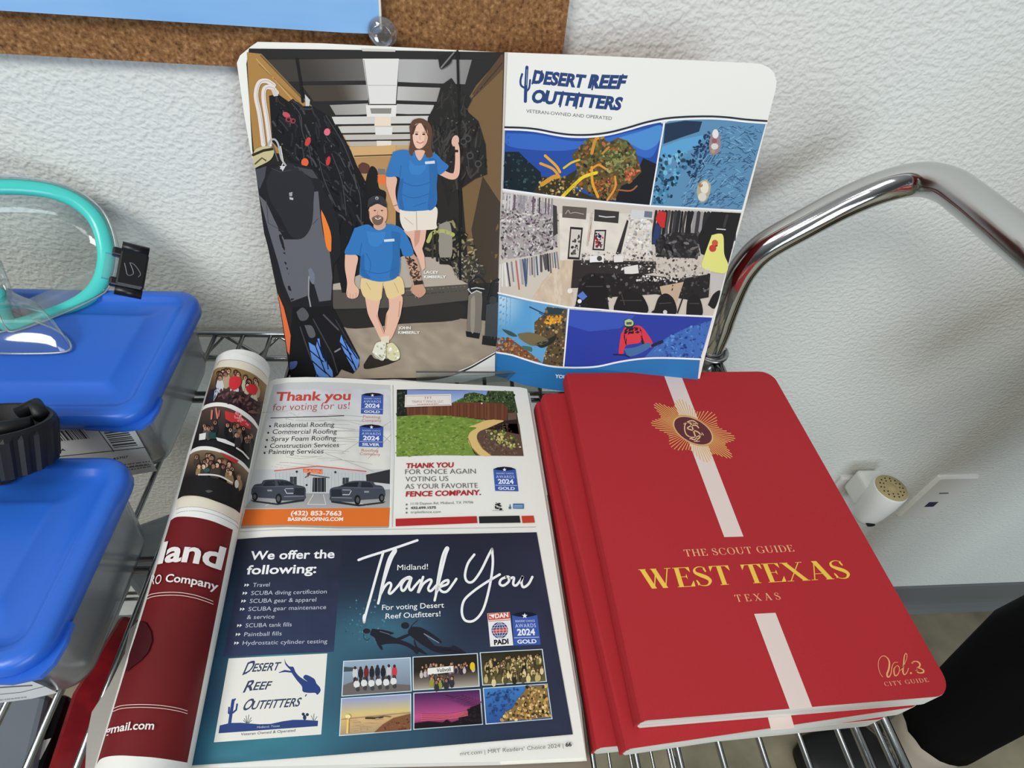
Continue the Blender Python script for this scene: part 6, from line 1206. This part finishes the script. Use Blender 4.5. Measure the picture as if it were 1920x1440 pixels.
# ================================================================== lower magazines
um = thing('magazine', at_z(1030, 1000, SZ+0.002), 'taupe covered magazine lying under the open magazine', 'magazine')
S_um = Plane(at_z(800, 1000, 0.8535), (1, 0, 0), (0, -1, 0)); S_um.N = np.array([0, 0, 1.0])
slab_obj('cover', S_um, [(640, 932), (980, 930), (1031, 928), (1045, 1010), (1062, 1110), (1083, 1290), (1106, 1420), (1130, 1560), (300, 1580), (300, 1400)], 0.0, 0.0005, M['brown'], um, 60)
slab_obj('page_block', S_um, [(642, 934), (980, 932), (1029, 930), (1043, 1010), (1060, 1110), (1081, 1290), (1104, 1420), (1128, 1558), (302, 1578), (302, 1402)], -0.0006, 0.0055, M['brown'], um, 60)
fp = thing('loose_sheet', at_z(200, 1320, SZ+0.002), 'grey curled paper sheet between the front box and the rolled page', 'paper')
S_fl = Plane(at_z(220, 1300, 0.857), (1, 0, 0), (0, -1, 0), lambda s, t: 0.004*math.sin(90*s+30*t)); S_fl.N = np.array([0, 0, 1.0])
slab_obj('sheet', S_fl, [(258, 1165), (243, 1180), (234, 1225), (205, 1285), (172, 1335), (163, 1380), (158, 1470), (215, 1470), (245, 1300), (285, 1150)], 0.0, 0.0006, M['flap'], fp, 14)

om = thing('magazine', at_z(720, 1070, 0.854), 'open glossy magazine with its front pages rolled back', 'magazine')
pmesh = print_mag_page().build('page', M['mag'], om); pmesh['label'] = 'page of roofing, fence and diving adverts'
omo = [(503, 717), (516, 712), (540, 709), (575, 708), (620, 709), (740, 715), (900, 723), (975, 727), (987, 730), (999, 800), (1029, 985), (1059, 1175), (1084, 1330), (1097, 1420), (940, 1427), (640, 1433), (500, 1436), (358, 1439), (402, 1216), (452, 985), (480, 848)]
slab_obj('page_block', S_mag, omo, -0.0006, 0.0102, M['paper'], om)
for k, (dx, dy) in enumerate(((3.0, 1.5), (6.0, 3.5))):   # loose sheet edges fanned out under the top page
    slab_obj('loose_page', S_mag, [(900, 724), (975, 728), (987+dx, 733+dy), (999+dx, 802), (1029+dx, 986), (1059+dx, 1177), (1084+dx, 1332), (1098+dx*.4, 1421+dy*1.6), (940, 1428+dy*1.4), (900, 1400)], -0.0020-0.002*k, 0.0003, M['paper'], om, 40)
# rolled pages
def arc_pt(t, a): 
    n1_ = np.array([0, 0, 1.0]); n2_ = np.cross(_ra, n1_); return ROLL_A+_ra*t+(n1_*math.cos(a)+n2_*math.sin(a))
n2_ = np.cross(_ra, np.array([0, 0, 1.0]))
m_ = MB(); rings = []
N_ = 56
for t in (-0.150, 0.02, 0.149):
    ring = []
    for k in range(N_): a_ = math.radians(-128+320*k/(N_-1)); ring.append(tuple(ROLL_A+_ra*t+(np.array([0, 0, 1.0])*math.cos(a_)+n2_*math.sin(a_))*(ROLL_R-0.0002)))
    for k in range(N_-1, -1, -1): a_ = math.radians(-128+320*k/(N_-1)); ring.append(tuple(ROLL_A+_ra*t+(np.array([0, 0, 1.0])*math.cos(a_)+n2_*math.sin(a_))*(ROLL_R-0.0022)))
    rings.append(ring)
V = [v for r in rings for v in r]; F = []; n_ = len(rings[0])
for i in range(2):
    for k in range(n_): F.append((i*n_+k, i*n_+(k+1) % n_, (i+1)*n_+(k+1) % n_, (i+1)*n_+k))
for i in (0, 2):
    for k in range(N_-1): F.append((i*n_+k, i*n_+k+1, i*n_+n_-2-k, i*n_+n_-1-k))
m_.add(V, F); m_.build('page_roll', M['paper'], om, False)
print_roll().build('rolled_page', M['mag'], om)['label'] = 'maroon rolled page with three group photos'

# ================================================================== red guide books
def join_print(print_me_obj, solid, nm, m_list, parent):
    bm = bmesh.new(); bm.from_mesh(print_me_obj.data); n0 = len(bm.faces)
    for f in bm.faces: f.material_index = 1
    bm.from_mesh(solid.data); bm.faces.ensure_lookup_table()
    for f in bm.faces[n0:]: f.material_index = 0
    me = bpy.data.meshes.new(nm); bm.to_mesh(me); bm.free()
    for o in (print_me_obj, solid):
        d = o.data; bpy.data.objects.remove(o); bpy.data.meshes.remove(d)
    return link(nm, me, m_list, parent)
def red_book(tl, bl, z, th, label, full):
    TL = at_z(*tl, z); BL = at_z(*bl, z); v = (BL-TL); v /= np.linalg.norm(v); u = np.array([-v[1], v[0], 0])
    if u[0] < 0: u = -u
    O = BL-v*BOOK_H
    t = thing('guide_book', tuple(O+u*0.09+v*0.127-np.array([0, 0, th])), label, 'book', 'stack of red guide books')
    def outl(x0, x1, y0, y1, r, zz, sl=0.0):
        o_ = [(x0, y0), (x0, y1)]
        for cx, cy, a0 in ((x1-r, y1-r, 90), (x1-r, y0+r, 0)):
            for k in range(9): a_ = math.radians(a0-90*k/8); o_.append((cx+r*math.cos(a_), cy+r*math.sin(a_)))
        return [tuple(O+u*a_+v*b_+np.array([0, 0, zz-z])) for a_, b_ in o_]
    zb_ = z-th
    m = MB(); m.loft([outl(0, BOOK_W, 0, BOOK_H, 0.0115, zz) for zz in (z-0.0005, z)]); m.loft([outl(-0.001, BOOK_W-0.001, 0, BOOK_H-0.0012, 0.0115, zz) for zz in (zb_, zb_+0.0005)])
    prof = [(0.0, z), (-0.0012, z-0.0012), (-0.0022, z-th*.35), (-0.0026, z-th*.65), (-0.0022, zb_+0.0012), (-0.001, zb_), (0.0004, zb_+0.0010), (-0.0012, z-th*.6), (0.0008, z-0.0014)]
    m.loft([[tuple(O+u*a_+v*b_+np.array([0, 0, zz-z])) for a_, zz in prof] for b_ in (0, BOOK_H)])
    cov = m.build('cover', M['red'], None)
    if full is not None:
        pr = full.build('cp', M['foil'], None); c = join_print(pr, cov, 'cover', [M['red'], M['foil']], t)
    else: cov.parent = t; cov.matrix_parent_inverse = t.matrix_basis.inverted()
    m = MB(); m.loft([outl(0.0012+sl_, BOOK_W-0.0003, 0.0004, BOOK_H+0.0002, 0.0112, zz) for zz, sl_ in ((zb_+0.0001, 0.0), (zb_+th*.3, -.0022), (zb_+th*.7, -.0018), (z-0.0005, 0.001))]); m.build('page_block', M['edge'], t)
    return t
Z1, Z2, Z3 = 0.8930, 0.8781, 0.8632
S_red = Plane(at_z(1300, 1000, Z1), (1, 0, 0), (0, -1, 0)); S_red.N = np.array([0, 0, 1.0])
red_book((1065, 702), (1207, 1351), Z1, 0.0147, 'red guide book on top of the stack, showing its gold sunburst', print_red_cover(S_red))
S2 = Plane(at_z(1300, 1000, Z2), (1, 0, 0), (0, -1, 0)); S2.N = np.array([0, 0, 1.0])
p2 = Print(S2, 0, up_red); p2.bump(); p2.poly([(1407, 1215), (1445, 1213), (1490, 1365), (1446, 1369.5)], (230, 212, 204))
red_book((1022, 743), (1179, 1404), Z2, 0.0147, 'red guide book in the middle of the stack, a strip showing', p2)
red_book((1017, 800), (1123, 1402), Z3, 0.0147, 'red guide book at the bottom of the stack on the wires', None)

# ================================================================== plastic boxes with blue lids
def tub_box(x1, y0, y1, zt, label, front_print):
    x0 = x1-0.235; t = thing('storage_box', ((x0+x1)/2, (y0+y1)/2, SZ+0.002), label, 'storage box', 'clear boxes with blue lids')
    zb_ = SZ+0.0022; m = MB(); r = 0.014; k = 0.0065
    rings = [rrect(x0+i, x1-i, y0+i, y1-i, r, z) for i, z in ((k+0.004, zb_), (k+0.0015, zb_+0.003), (k*.9, zb_+0.010), (0.002, zt-0.012), (0.001, zt-0.004), (0.0025, zt-0.004), (0.0035, zt-0.012), (k+0.002, zb_+0.008), (k+0.006, zb_+0.0030))]
    m.loft(rings); m.build('tub', M['tub'], t, True)
    e = 0.0048; m = MB()
    rings = [rrect(x0-e+i, x1+e-i, y0-e+i, y1+e-i, max(0.004, r+e-i*.8), z) for i, z in ((0.0012, zt-0.0125), (0.0, zt-0.0120), (0.0, zt-0.004), (0.0012, zt-0.0015), (0.0040, zt-0.0002), (0.0085, zt), (0.0105, zt-0.0004), (0.0125, zt-0.0032), (0.0175, zt-0.0036), (0.0300, zt-0.0030), (0.0316, zt-0.0014), (0.0345, zt-0.0010))]
    m.loft(rings, cap0=False); m.loft([rrect(x0-e+i, x1+e-i, y0-e+i, y1+e-i, r+e, z) for i, z in ((0.0014, zt-0.0122), (0.0020, zt-0.006), (0.02, zt-0.0055))], False, False)
    lid = m.build('lid', M['blue_lid'], t, True); lid['label'] = 'blue snap on lid'
    m = MB()  # pull tab at the front right corner
    m.loft([[(x1+e-0.004+a_, y0-e+0.004+b_, z) for a_, b_ in ((-0.034, -0.0045), (-0.010, -0.0062), (0.002, -0.004), (0.0055, 0.002), (0.0068, 0.012), (0.0055, 0.022), (0.0, 0.022), (-0.004, 0.006), (-0.012, 0.0), (-0.034, 0.0))] for z in (zt-0.0125, zt-0.0095)])
    m.build('pull_tab', M['blue_lid'], lid)
    if front_print: front_print(t, y0)
    return t
def sticker_back(t, y0):
    S = Plane((0, y0+0.0022, 0.9), (1, 0, 0), (0, 0, -1)); p = Print(S, 0, lambda q_: (-.32, -1))
    W7 = Zm(0, 560, 4.235); ink = (44, 44, 46)
    p.poly([(-160, 815), (243, 789), (295, 883), (240, 892), (180, 899), (-160, 930)], (226, 226, 226)); p.bump()
    R = random.Random(9)
    def bars(q, n, seed, col=ink):
        rr = random.Random(seed); (ax, ay), (bx, by), (cx, cy), (dx, dy) = q; u = 0
        while u < 1:
            w_ = rr.uniform(.3, 1.6)/n; e_ = min(1, u+w_)
            p.poly([(ax+(bx-ax)*u, ay+(by-ay)*u), (ax+(bx-ax)*e_, ay+(by-ay)*e_), (dx+(cx-dx)*e_, dy+(cy-dy)*e_), (dx+(cx-dx)*u, dy+(cy-dy)*u)], col); u = e_+rr.uniform(.3, 1.2)/n
    bars(((70, 812), (153, 804), (168, 822), (84, 830)), 30, 1)
    p.poly(W7((800, 1020), (1010, 1000), (1120, 1170), (905, 1210)), (236, 236, 234)); p.bump(.4)
    bars([W7((805, 1035))[0], W7((905, 1185))[0], W7((1095, 1165))[0], W7((985, 1010))[0]], 18, 2, (70, 74, 74))
    p.stroke(W7((755, 1010), (905, 1215)), 1.6, ink); p.stroke([(40, 862), (111, 856), (272, 839)], 1.4, ink)
    p.text('UA', (106, 847), (123, 845), 4.5, ink, .03); p.text('42707', (212, 862.5), (241, 858), 4, ink, .02)
    for a_, b_ in (((780, 1345), (1190, 1292)), ((800, 1365), (1195, 1312)), ((840, 1388), (1210, 1330))): p.dashes(W7(a_)[0], W7(b_)[0], 2.0, (120, 120, 122), a_[1])
    p.stroke(W7((790, 1372), (1205, 1318)), .8, ink)
    p.build('sticker', M['matte'], t)['label'] = 'white sticker with barcodes'
def sticker_front(t, y0):
    S = Plane((0, y0+0.0022, 0.9), (1, 0, 0), (0, 0, -1)); p = Print(S, 0, lambda q_: (-.4, -1)); ink = (60, 62, 64)
    p.poly([(-200, 1275), (22, 1262), (84, 1287), (108, 1299), (60, 1310), (-200, 1345)], (206, 208, 212)); p.bump()
    for k in range(4): p.stroke([(-60, 1272+k*7), (18+k*14, 1266+k*6.4)], 2.6, (96, 98, 96))
    p.stroke([(-60, 1308), (40, 1298), (84, 1287)], 1, ink); p.dashes((-10, 1314), (50, 1307), 2.6, (150, 152, 156), 3)
    p.build('sticker', M['matte'], t)['label'] = 'white barcode sticker'
LZ = 0.922
tub_box(-0.2075, 0.2600-0.468, 0.387-0.468, LZ, 'blue lidded clear box at the back, the diving mask on it', sticker_back)
tub_box(-0.1985, 0.1060-0.468, 0.2205-0.468, LZ, 'blue lidded clear box at the front, a black ribbed cap on it', sticker_front)

# ================================================================== diving mask on the back box
mk = thing('diving_mask', (-0.29, -0.13, LZ), 'clear diving mask with a turquoise frame on the back blue lid', 'diving mask')
MD = 0.415                                     # distance along the line of sight
def mk_at(px, py, dd=0.0): return at_d(px, py, MD+dd)
mc = mk_at(-12, 475); nrm = CAM-mc; nrm /= np.linalg.norm(nrm)
nrm = nrm+np.array([0.0, 0.10, 0.30]); nrm /= np.linalg.norm(nrm)
S_mk = Plane(mc, np.cross(np.array([0, 0, 1.0]), nrm), -np.array([0, 0, 1.0])+nrm*nrm[2]); S_mk.N = nrm
half = [(-12, 350), (40, 351), (95, 358), (140, 375), (172, 400), (190, 430), (199, 470), (197, 505), (184, 538), (160, 562), (128, 580), (92, 594), (60, 605), (30, 612), (14, 606), (4, 590), (-4, 565), (-12, 545)]
mir = [(-24-x, y+ (0)) for x, y in half[::-1]]
ringpx = [tuple(v) for v in catmull(half+mir[1:-1]+[half[0]], 3)][:-1]
rim = [S_mk.hit(x, y) for x, y in ringpx]
cen = sum(rim)/len(rim)
def offs(scale, back, drop=0.0, fl=0.0):
    out = []
    for v in rim:
        d_ = v-cen; l_ = np.linalg.norm(d_); out.append(cen+d_*(scale+fl/l_)-nrm*back+np.array([0, 0, -drop]))
    return out
# frame: flattened teal band swept round the rim
m_ = MB(); n_ = len(rim); V = []; F = []
for i in range(n_):
    v = rim[i]; tg = rim[(i+1) % n_]-rim[i-1]; tg /= np.linalg.norm(tg); o_ = np.cross(tg, nrm); 
    if o_@(v-cen) < 0: o_ = -o_
    for k in range(10):
        a_ = 2*PI*k/10; V.append(tuple(v+o_*(0.0062*math.cos(a_))+nrm*(0.0046*math.sin(a_))))
for i in range(n_):
    for k in range(10): F.append((i*10+k, i*10+(k+1) % 10, ((i+1) % n_)*10+(k+1) % 10, ((i+1) % n_)*10+k))
m_.add(V, F); m_.build('frame', M['teal'], mk, True)['label'] = 'turquoise lens frame'
V = [tuple(v-nrm*0.0005) for v in rim]; F2 = tessellate_polygon([[Vector((x, y, 0)) for x, y in ringpx]])
link('lens', mesh('lens', V, F2), M['glass'], mk)
def skirt_ring(back, grow, sag):
    out = []
    for v, (px_, py_) in zip(rim, ringpx):
        d_ = v-cen; l_ = np.linalg.norm(d_); lowf = max(0, (py_-470)/140.0)
        w_ = cen+d_*(1+grow/l_)-nrm*back+np.array([0.0, -0.012, -0.010])*lowf*sag
        if w_[2] < LZ+0.0006: w_[2] = LZ+0.0006+0.0
        out.append(tuple(w_))
    return out
m_ = MB(); m_.loft([skirt_ring(*a_) for a_ in ((-0.003, 0.0030, 0), (-0.004, 0.0065, 0), (0.001, 0.0090, 0), (0.010, 0.0100, .4), (0.022, 0.0095, .9), (0.032, 0.0060, 1.2), (0.040, 0.0020, 1.2), (0.043, -0.006, 1.1))], False, False); m_.tube(skirt_ring(0.012, 0.0104, .5)+[skirt_ring(0.012, 0.0104, .5)[0]], 0.0007, 6, 1, False); m_.tube(skirt_ring(-0.004, 0.0067, 0)+[skirt_ring(-0.004, 0.0067, 0)[0]], 0.0007, 6, 1, False); m_.build('skirt', [M['clear'], M['bead']], mk, True)['label'] = 'clear silicone skirt'
# nose pocket of clear silicone in front of the skirt's lower edge
npx = [(-60, 560), (-20, 556), (12, 575), (60, 600), (110, 622), (132, 645), (124, 660), (60, 664), (-20, 662), (-80, 650), (-100, 610)]
npx = [tuple(v) for v in catmull(npx+[npx[0]], 4)][:-1]
m_ = MB(); base_ = [at_z(x, y, LZ+0.0008) for x, y in npx]; cN = sum(base_)/len(base_)
m_.loft([[tuple(v) for v in base_], [tuple(v*0.9+cN*0.1+np.array([0, 0.004, 0.010])) for v in base_], [tuple(v*0.6+cN*0.4+np.array([0, 0.012, 0.017])) for v in base_]], False, True); m_.tube([tuple(v+np.array([0, 0, .0004])) for v in base_], 0.0008, 6, 1); m_.build('nose_pocket', [M['clear'], M['bead']], mk, True)
# bright gasket bridge seen inside
g0, g1 = S_mk.hit(-6, 490, -0.002), S_mk.hit(34, 596, -0.002); m_ = MB(); m_.tube([tuple(g0), tuple(g1)], 0.0028, 8); m_.build('bridge', M['clear'], mk, True)
# buckle
bk0 = at_d(254, 470, 0.402); bk1 = at_d(241, 545, 0.398); ax_ = (bk1-bk0); ln_ = np.linalg.norm(ax_); ax_ /= ln_; sd_ = np.cross(ax_, nrm)
def bx(o, c, a_, b_, n_, sa, sb, sn):
    pts = []
    for k in (-1, 1):
        for (i, j) in ((-1, -1), (1, -1), (1, 1), (-1, 1)): pts.append(tuple(c+a_*i*sa+b_*j*sb+n_*k*sn))
    o.add(pts, [(3, 2, 1, 0), (4, 5, 6, 7), (0, 1, 5, 4), (1, 2, 6, 5), (2, 3, 7, 6), (3, 0, 4, 7)])
m_ = MB(); bm_ = (bk0+bk1)/2; bx(m_, bm_, ax_, sd_, nrm, 0.0125, 0.0085, 0.004); bx(m_, bm_-ax_*0.0105+sd_*0.0025, ax_, sd_, nrm, 0.003, 0.0105, 0.0035); bx(m_, bm_+ax_*0.0105+sd_*0.002, ax_, sd_, nrm, 0.003, 0.0100, 0.0035)
bk = bevel(m_.build('buckle', M['black'], mk), 0.0014, 2); bk['label'] = 'black strap buckle'
m_ = MB()
for k in (-1, 1): m_.tube([tuple(bm_+ax_*k*0.0155-sd_*0.008), tuple(bm_+ax_*k*0.0155+sd_*0.008)], 0.0036, 12)
m_.build('buckle_roller', M['black'], bk, True)
m_ = MB(); bx(m_, bm_+sd_*0.0115-nrm*0.002, ax_, sd_, nrm, 0.009, 0.0050, 0.0016); m_.build('strap', M['clear'], mk)
m_ = MB(); sw = [bm_+nrm*0.0043+ax_*a_*0.001+sd_*b_*0.001 for a_, b_ in ((5, -4), (2, -5), (-3, -1), (-4, 2), (-2, 1), (3, -1), (5, 2), (0, 4), (-3, 5))]; m_.tube([tuple(v) for v in catmull(sw, 4)], 0.00035, 5); m_.build('moulded_mark', M['base'], bk)

# ================================================================== black ribbed cap on the front box
axu = np.array([0.05, 0.48, 0.87]); cc = at_z(26, 880, LZ)+np.array([0, 0.004, 0.028]); axu /= np.linalg.norm(axu); e1 = np.cross(np.array([0, 1.0, 0]), axu); e1 /= np.linalg.norm(e1); e2 = np.cross(axu, e1)
cp = thing('ribbed_cap', tuple(cc-axu*0.028), 'black ribbed rubber cap standing on the front blue lid', 'cap')
def capring(r, h, rib=0.0, n=96):
    return [tuple(cc+axu*h+(e1*math.cos(2*PI*k/n)+e2*math.sin(2*PI*k/n))*(r+(rib if (k//2) % 2 == 0 else 0))) for k in range(n)]
CH = (cc[2]-LZ)
m_ = MB(); m_.loft([capring(0.0262, -0.0190), capring(0.0282, -0.0175, .0012), capring(0.0300, 0.004, .0012), capring(0.0303, 0.0065), capring(0.0290, 0.0085), capring(0.0266, 0.0080), capring(0.0256, 0.0030), capring(0.0240, -0.006), capring(0.010, -0.003)]); m_.build('shell', M['rubber'], cp)
m_ = MB(); m_.tube([tuple(cc+axu*-0.004+e1*-0.016+e2*0.004), tuple(cc+axu*0.002+e1*0.0), tuple(cc+axu*0.0045+e1*0.018+e2*0.006)], 0.0045, 10); m_.tube([tuple(cc+axu*0.006+e1*0.004+e2*0.018), tuple(cc+axu*0.0105+e1*0.012+e2*0.021), tuple(cc+axu*0.007+e1*0.020+e2*0.012)], 0.0042, 10); m_.build('inner_latch', M['rubber'], cp, True)
fo = cc-axu*0.012-e1*0.004; m_ = MB(); m_.loft([[(fo[0]+0.011*math.cos(2*PI*k/20), fo[1]+0.009*math.sin(2*PI*k/20), z) for k in range(20)] for z in (LZ-0.0008, fo[2]+0.004)]); m_.build('foot', M['rubber'], cp)

# ================================================================== things on the lower shelf, seen through the wires
def prism_px(nm, px, zt, zb_, m, label, cat):
    V = [at_z(a_, b_, zt) for a_, b_ in px]; o = MB(); o.loft([[(v[0], v[1], zb_) for v in V], [tuple(v) for v in V]]); t = o.build(nm, m); bevel(t, 0.004, 2); return tag(t, label, cat)
prism_px('package', [(132, 1300), (225, 1150), (262, 1160), (150, 1500), (66, 1500)], 0.76, 0.464, M['redbag'], 'red wrapped package on the lower shelf beside the rolled magazine', 'package')
ct = prism_px('carton', [(98, 1300), (128, 1300), (60, 1500), (-10, 1500)], 0.74, 0.464, M['black'], 'black carton on the lower shelf left of the red package', 'carton')
V = [at_z(a_, b_, z_) for z_ in (0.7403, 0.7406) for a_, b_ in ((66, 1392), (96, 1384), (76, 1424), (46, 1432))]
m_ = MB(); m_.loft([[tuple(v) for v in V[:4]], [tuple(v) for v in V[4:]]]); m_.build('sticker', M['paper'], ct)['label'] = 'white sticker'
prism_px('plastic_tub', [(-120, 1250), (88, 1300), (40, 1500), (-160, 1500)], 0.75, 0.464, mat('grey_tub', (132, 140, 150), .35), 'grey plastic tub on the lower shelf under the front box', 'tub')
prism_px('plastic_bag', [(236, 990), (335, 955), (470, 960), (440, 1120), (285, 1150), (216, 1060)], 0.70, 0.464, mat('bag', (150, 156, 158), .25, bump=(30, .8, .01)), 'grey plastic wrapped parcel on the lower shelf under the rolled page', 'parcel')

# ================================================================== person standing to the right of the cart
person = thing('person', (0.86, -0.30, 0), 'person in black trousers and black shoes standing right of the cart', 'person')
def skin_mesh(nm, verts, edges, radii, m, parent, sub=2):
    me = bpy.data.meshes.new(nm); me.from_pydata(verts, edges, []); o = bpy.data.objects.new(nm, me); COL.objects.link(o)
    md = o.modifiers.new('skin', 'SKIN'); sv = me.skin_vertices[0].data
    for i, r in enumerate(radii): sv[i].radius = (r, r) if not isinstance(r, tuple) else r; sv[i].use_root = (i == 0)
    s_ = o.modifiers.new('sub', 'SUBSURF'); s_.levels = sub; s_.render_levels = sub
    dg = bpy.context.evaluated_depsgraph_get(); me2 = bpy.data.meshes.new_from_object(o.evaluated_get(dg)); bpy.data.objects.remove(o)
    return link(nm, me2, m, parent, True)
_hm = at_d(1738, 1385, 1.0); _lg = at_d(1920, 1247, 0.80)-_hm; _lg /= np.linalg.norm(_lg); AK = _hm-_lg*0.05; KN = _hm+_lg*0.36; HP = KN+np.array([0.05, -0.06, 0.42])
A2 = AK+np.array([0.06, -0.30, 0]); K2 = KN+np.array([0.05, -0.27, 0]); H2 = HP+np.array([0.0, -0.17, 0])
pel = (HP+H2)/2+np.array([0, 0, .05])
SH, EL, WR = [], [], []
BV = [pel, pel+(0.0, 0, .18), pel+(-.01, 0, .36), pel+(-.01, 0, .47), pel+(-.015, 0, .56), pel+(-.025, 0, .62), pel+(-.035, 0, .72)]
rd = [.115, .115, .125, .10, .050, .060, .092]
E_ = [(0, 1), (1, 2), (2, 3), (3, 4), (4, 5), (5, 6)]
def bv(p, r, par):
    BV.append(np.array(p, float)); rd.append(r); E_.append((par, len(BV)-1)); return len(BV)-1
for h_, k_, a_ in ((HP, KN, AK), (H2, K2, A2)):
    b_ = bv(h_, .08, 0); b_ = bv(k_, .045, b_); bv(a_, .032, b_)
for s_ in (1, -1):
    sh = pel+(-.01, .165*s_, .43); el = pel+(-.02, .215*s_, .16); wr = pel+(-.17, .205*s_, -.03); pa = wr+(-.045, -.004*s_, -.055)
    b_ = bv(sh, .055, 3); b_ = bv(el, .038, b_); w_ = bv(wr, .024, b_); p_ = bv(pa, (.030, .016), w_)
    d_ = np.array([-.60, -.05*s_, -.80]); c_ = np.array([-.78, .0, .62])   # fingers point on down, spread across c_
    for k_, (of, ln) in enumerate(((.026, .072), (.009, .082), (-.009, .076), (-.026, .060))):
        r0 = pa+c_*of+d_*.022; f1 = bv(r0, .0092, p_); f2 = bv(r0+d_*ln*.5+np.array([.004, -.006*s_, 0]), .0084, f1); bv(r0+d_*ln*.95+np.array([.016, -.016*s_, 0]), .0070, f2)
    t1 = bv(wr+(-.040, -.012*s_, -.012), .0105, w_); bv(wr+(-.072, -.020*s_, -.034), .0088, t1)
skin_mesh('body', [tuple(v) for v in BV], E_, rd, M['skin'], person)
hd_ = pel+np.array([-.035, 0, .70])
m_ = MB()
for dy in (-.032, .032): m_.loft([[(hd_[0]-.086+x_, hd_[1]+dy+.012*math.cos(2*PI*k/10)*s_, hd_[2]+.02+.006*math.sin(2*PI*k/10)*s_) for k in range(10)] for x_, s_ in ((.012, 1), (-.006, .8))])
m_.loft([[(hd_[0]-.08-x_, hd_[1]+.012*s_*math.cos(2*PI*k/10), hd_[2]-.012+.024*s_*math.sin(2*PI*k/10)) for k in range(10)] for x_, s_ in ((0, 1), (.016, .7), (.024, .3))]); m_.build('face_features', M['skin'], person, True)
m_ = MB(); m_.loft([[(hd_[0]+.034-max(0, z-.06)*.3+rx*math.cos(2*PI*k/24), hd_[1]+rx*.88*math.sin(2*PI*k/24), hd_[2]+z) for k in range(24)] for rx, z in ((.088, -.02), (.100, .03), (.099, .07), (.080, .11), (.04, .13))]); m_.build('hair', M['hair'], person, True)
def limb(o, path, n=26):
    rings = []
    for i, (c, rx, ry) in enumerate(path):
        c = np.array(c); t_ = (np.array(path[min(i+1, len(path)-1)][0])-np.array(path[max(i-1, 0)][0])); t_ /= np.linalg.norm(t_); a_ = np.array([1.0, 0, 0]); a_ -= t_*(a_@t_); a_ /= np.linalg.norm(a_); b_ = np.cross(t_, a_)
        rings.append([tuple(c+a_*rx*math.cos(2*PI*k/n)*(1+.03*math.sin(3*k+i))+b_*ry*math.sin(2*PI*k/n)) for k in range(n)])
    o.loft(rings)
m_ = MB()
for a_, k_, h_ in ((AK, KN, HP), (A2, K2, H2)):
    hem = a_+(k_-a_)*0.25
    limb(m_, [(hem, .056, .056), (a_+(k_-a_)*.40, .057, .057), (a_+(k_-a_)*.62, .060, .060), (k_+np.array([0, 0, -.02]), .064, .062), (k_+(h_-k_)*.45, .090, .088), (h_+np.array([0, 0, .02]), .105, .098), (pel+(h_-pel)*.4+np.array([0, 0, .10]), .115, .10)])
m_.build('trousers', M['cloth'], person, True)['label'] = 'black trousers'
m_ = MB(); limb(m_, [(pel+(0, 0, -.11), .150, .200), (pel+(0, 0, -.03), .145, .197), (pel+(0, 0, .16), .142, .185), (pel+(-.01, 0, .34), .152, .200), (pel+(-.01, 0, .44), .140, .205), (pel+(-.012, 0, .495), .105, .150), (pel+(-.015, 0, .53), .070, .078)])
for s_ in (1, -1): limb(m_, [(pel+(-.01, .12*s_, .46), .070, .066), (pel+(-.012, .185*s_, .40), .072, .066), (pel+(-.016, .208*s_, .28), .062, .060), (pel+(-.02, .215*s_, .20), .058, .056)])
m_.build('shirt', M['shirt'], person, True)
for a_, k_ in ((AK, KN), (A2, K2)):
    m_ = MB(); limb(m_, [(a_+(k_-a_)*t_, .052, .050) for t_ in (-.04, .06, .16, .28)]); m_.build('sock', M['sock'], person, True)['label'] = 'light grey sock'
    m_ = MB(); rings = []
    f0 = a_[2]
    for x_, hw, ht in ((.075, .022, .055), (.06, .040, .075), (.02, .048, .080), (-.03, .049, .078), (-.08, .050, .062), (-.13, .050, .050), (-.17, .042, .040), (-.195, .022, .028)):
        rings.append([(a_[0]+x_, a_[1]+hw*math.cos(t_), max(0.001, ht*.5+ht*.5*math.sin(t_))) for t_ in np.linspace(0, 2*PI, 20, endpoint=False)])
    m_.loft(rings); m_.build('shoe', M['shoe'], person, True)['label'] = 'black shoe'
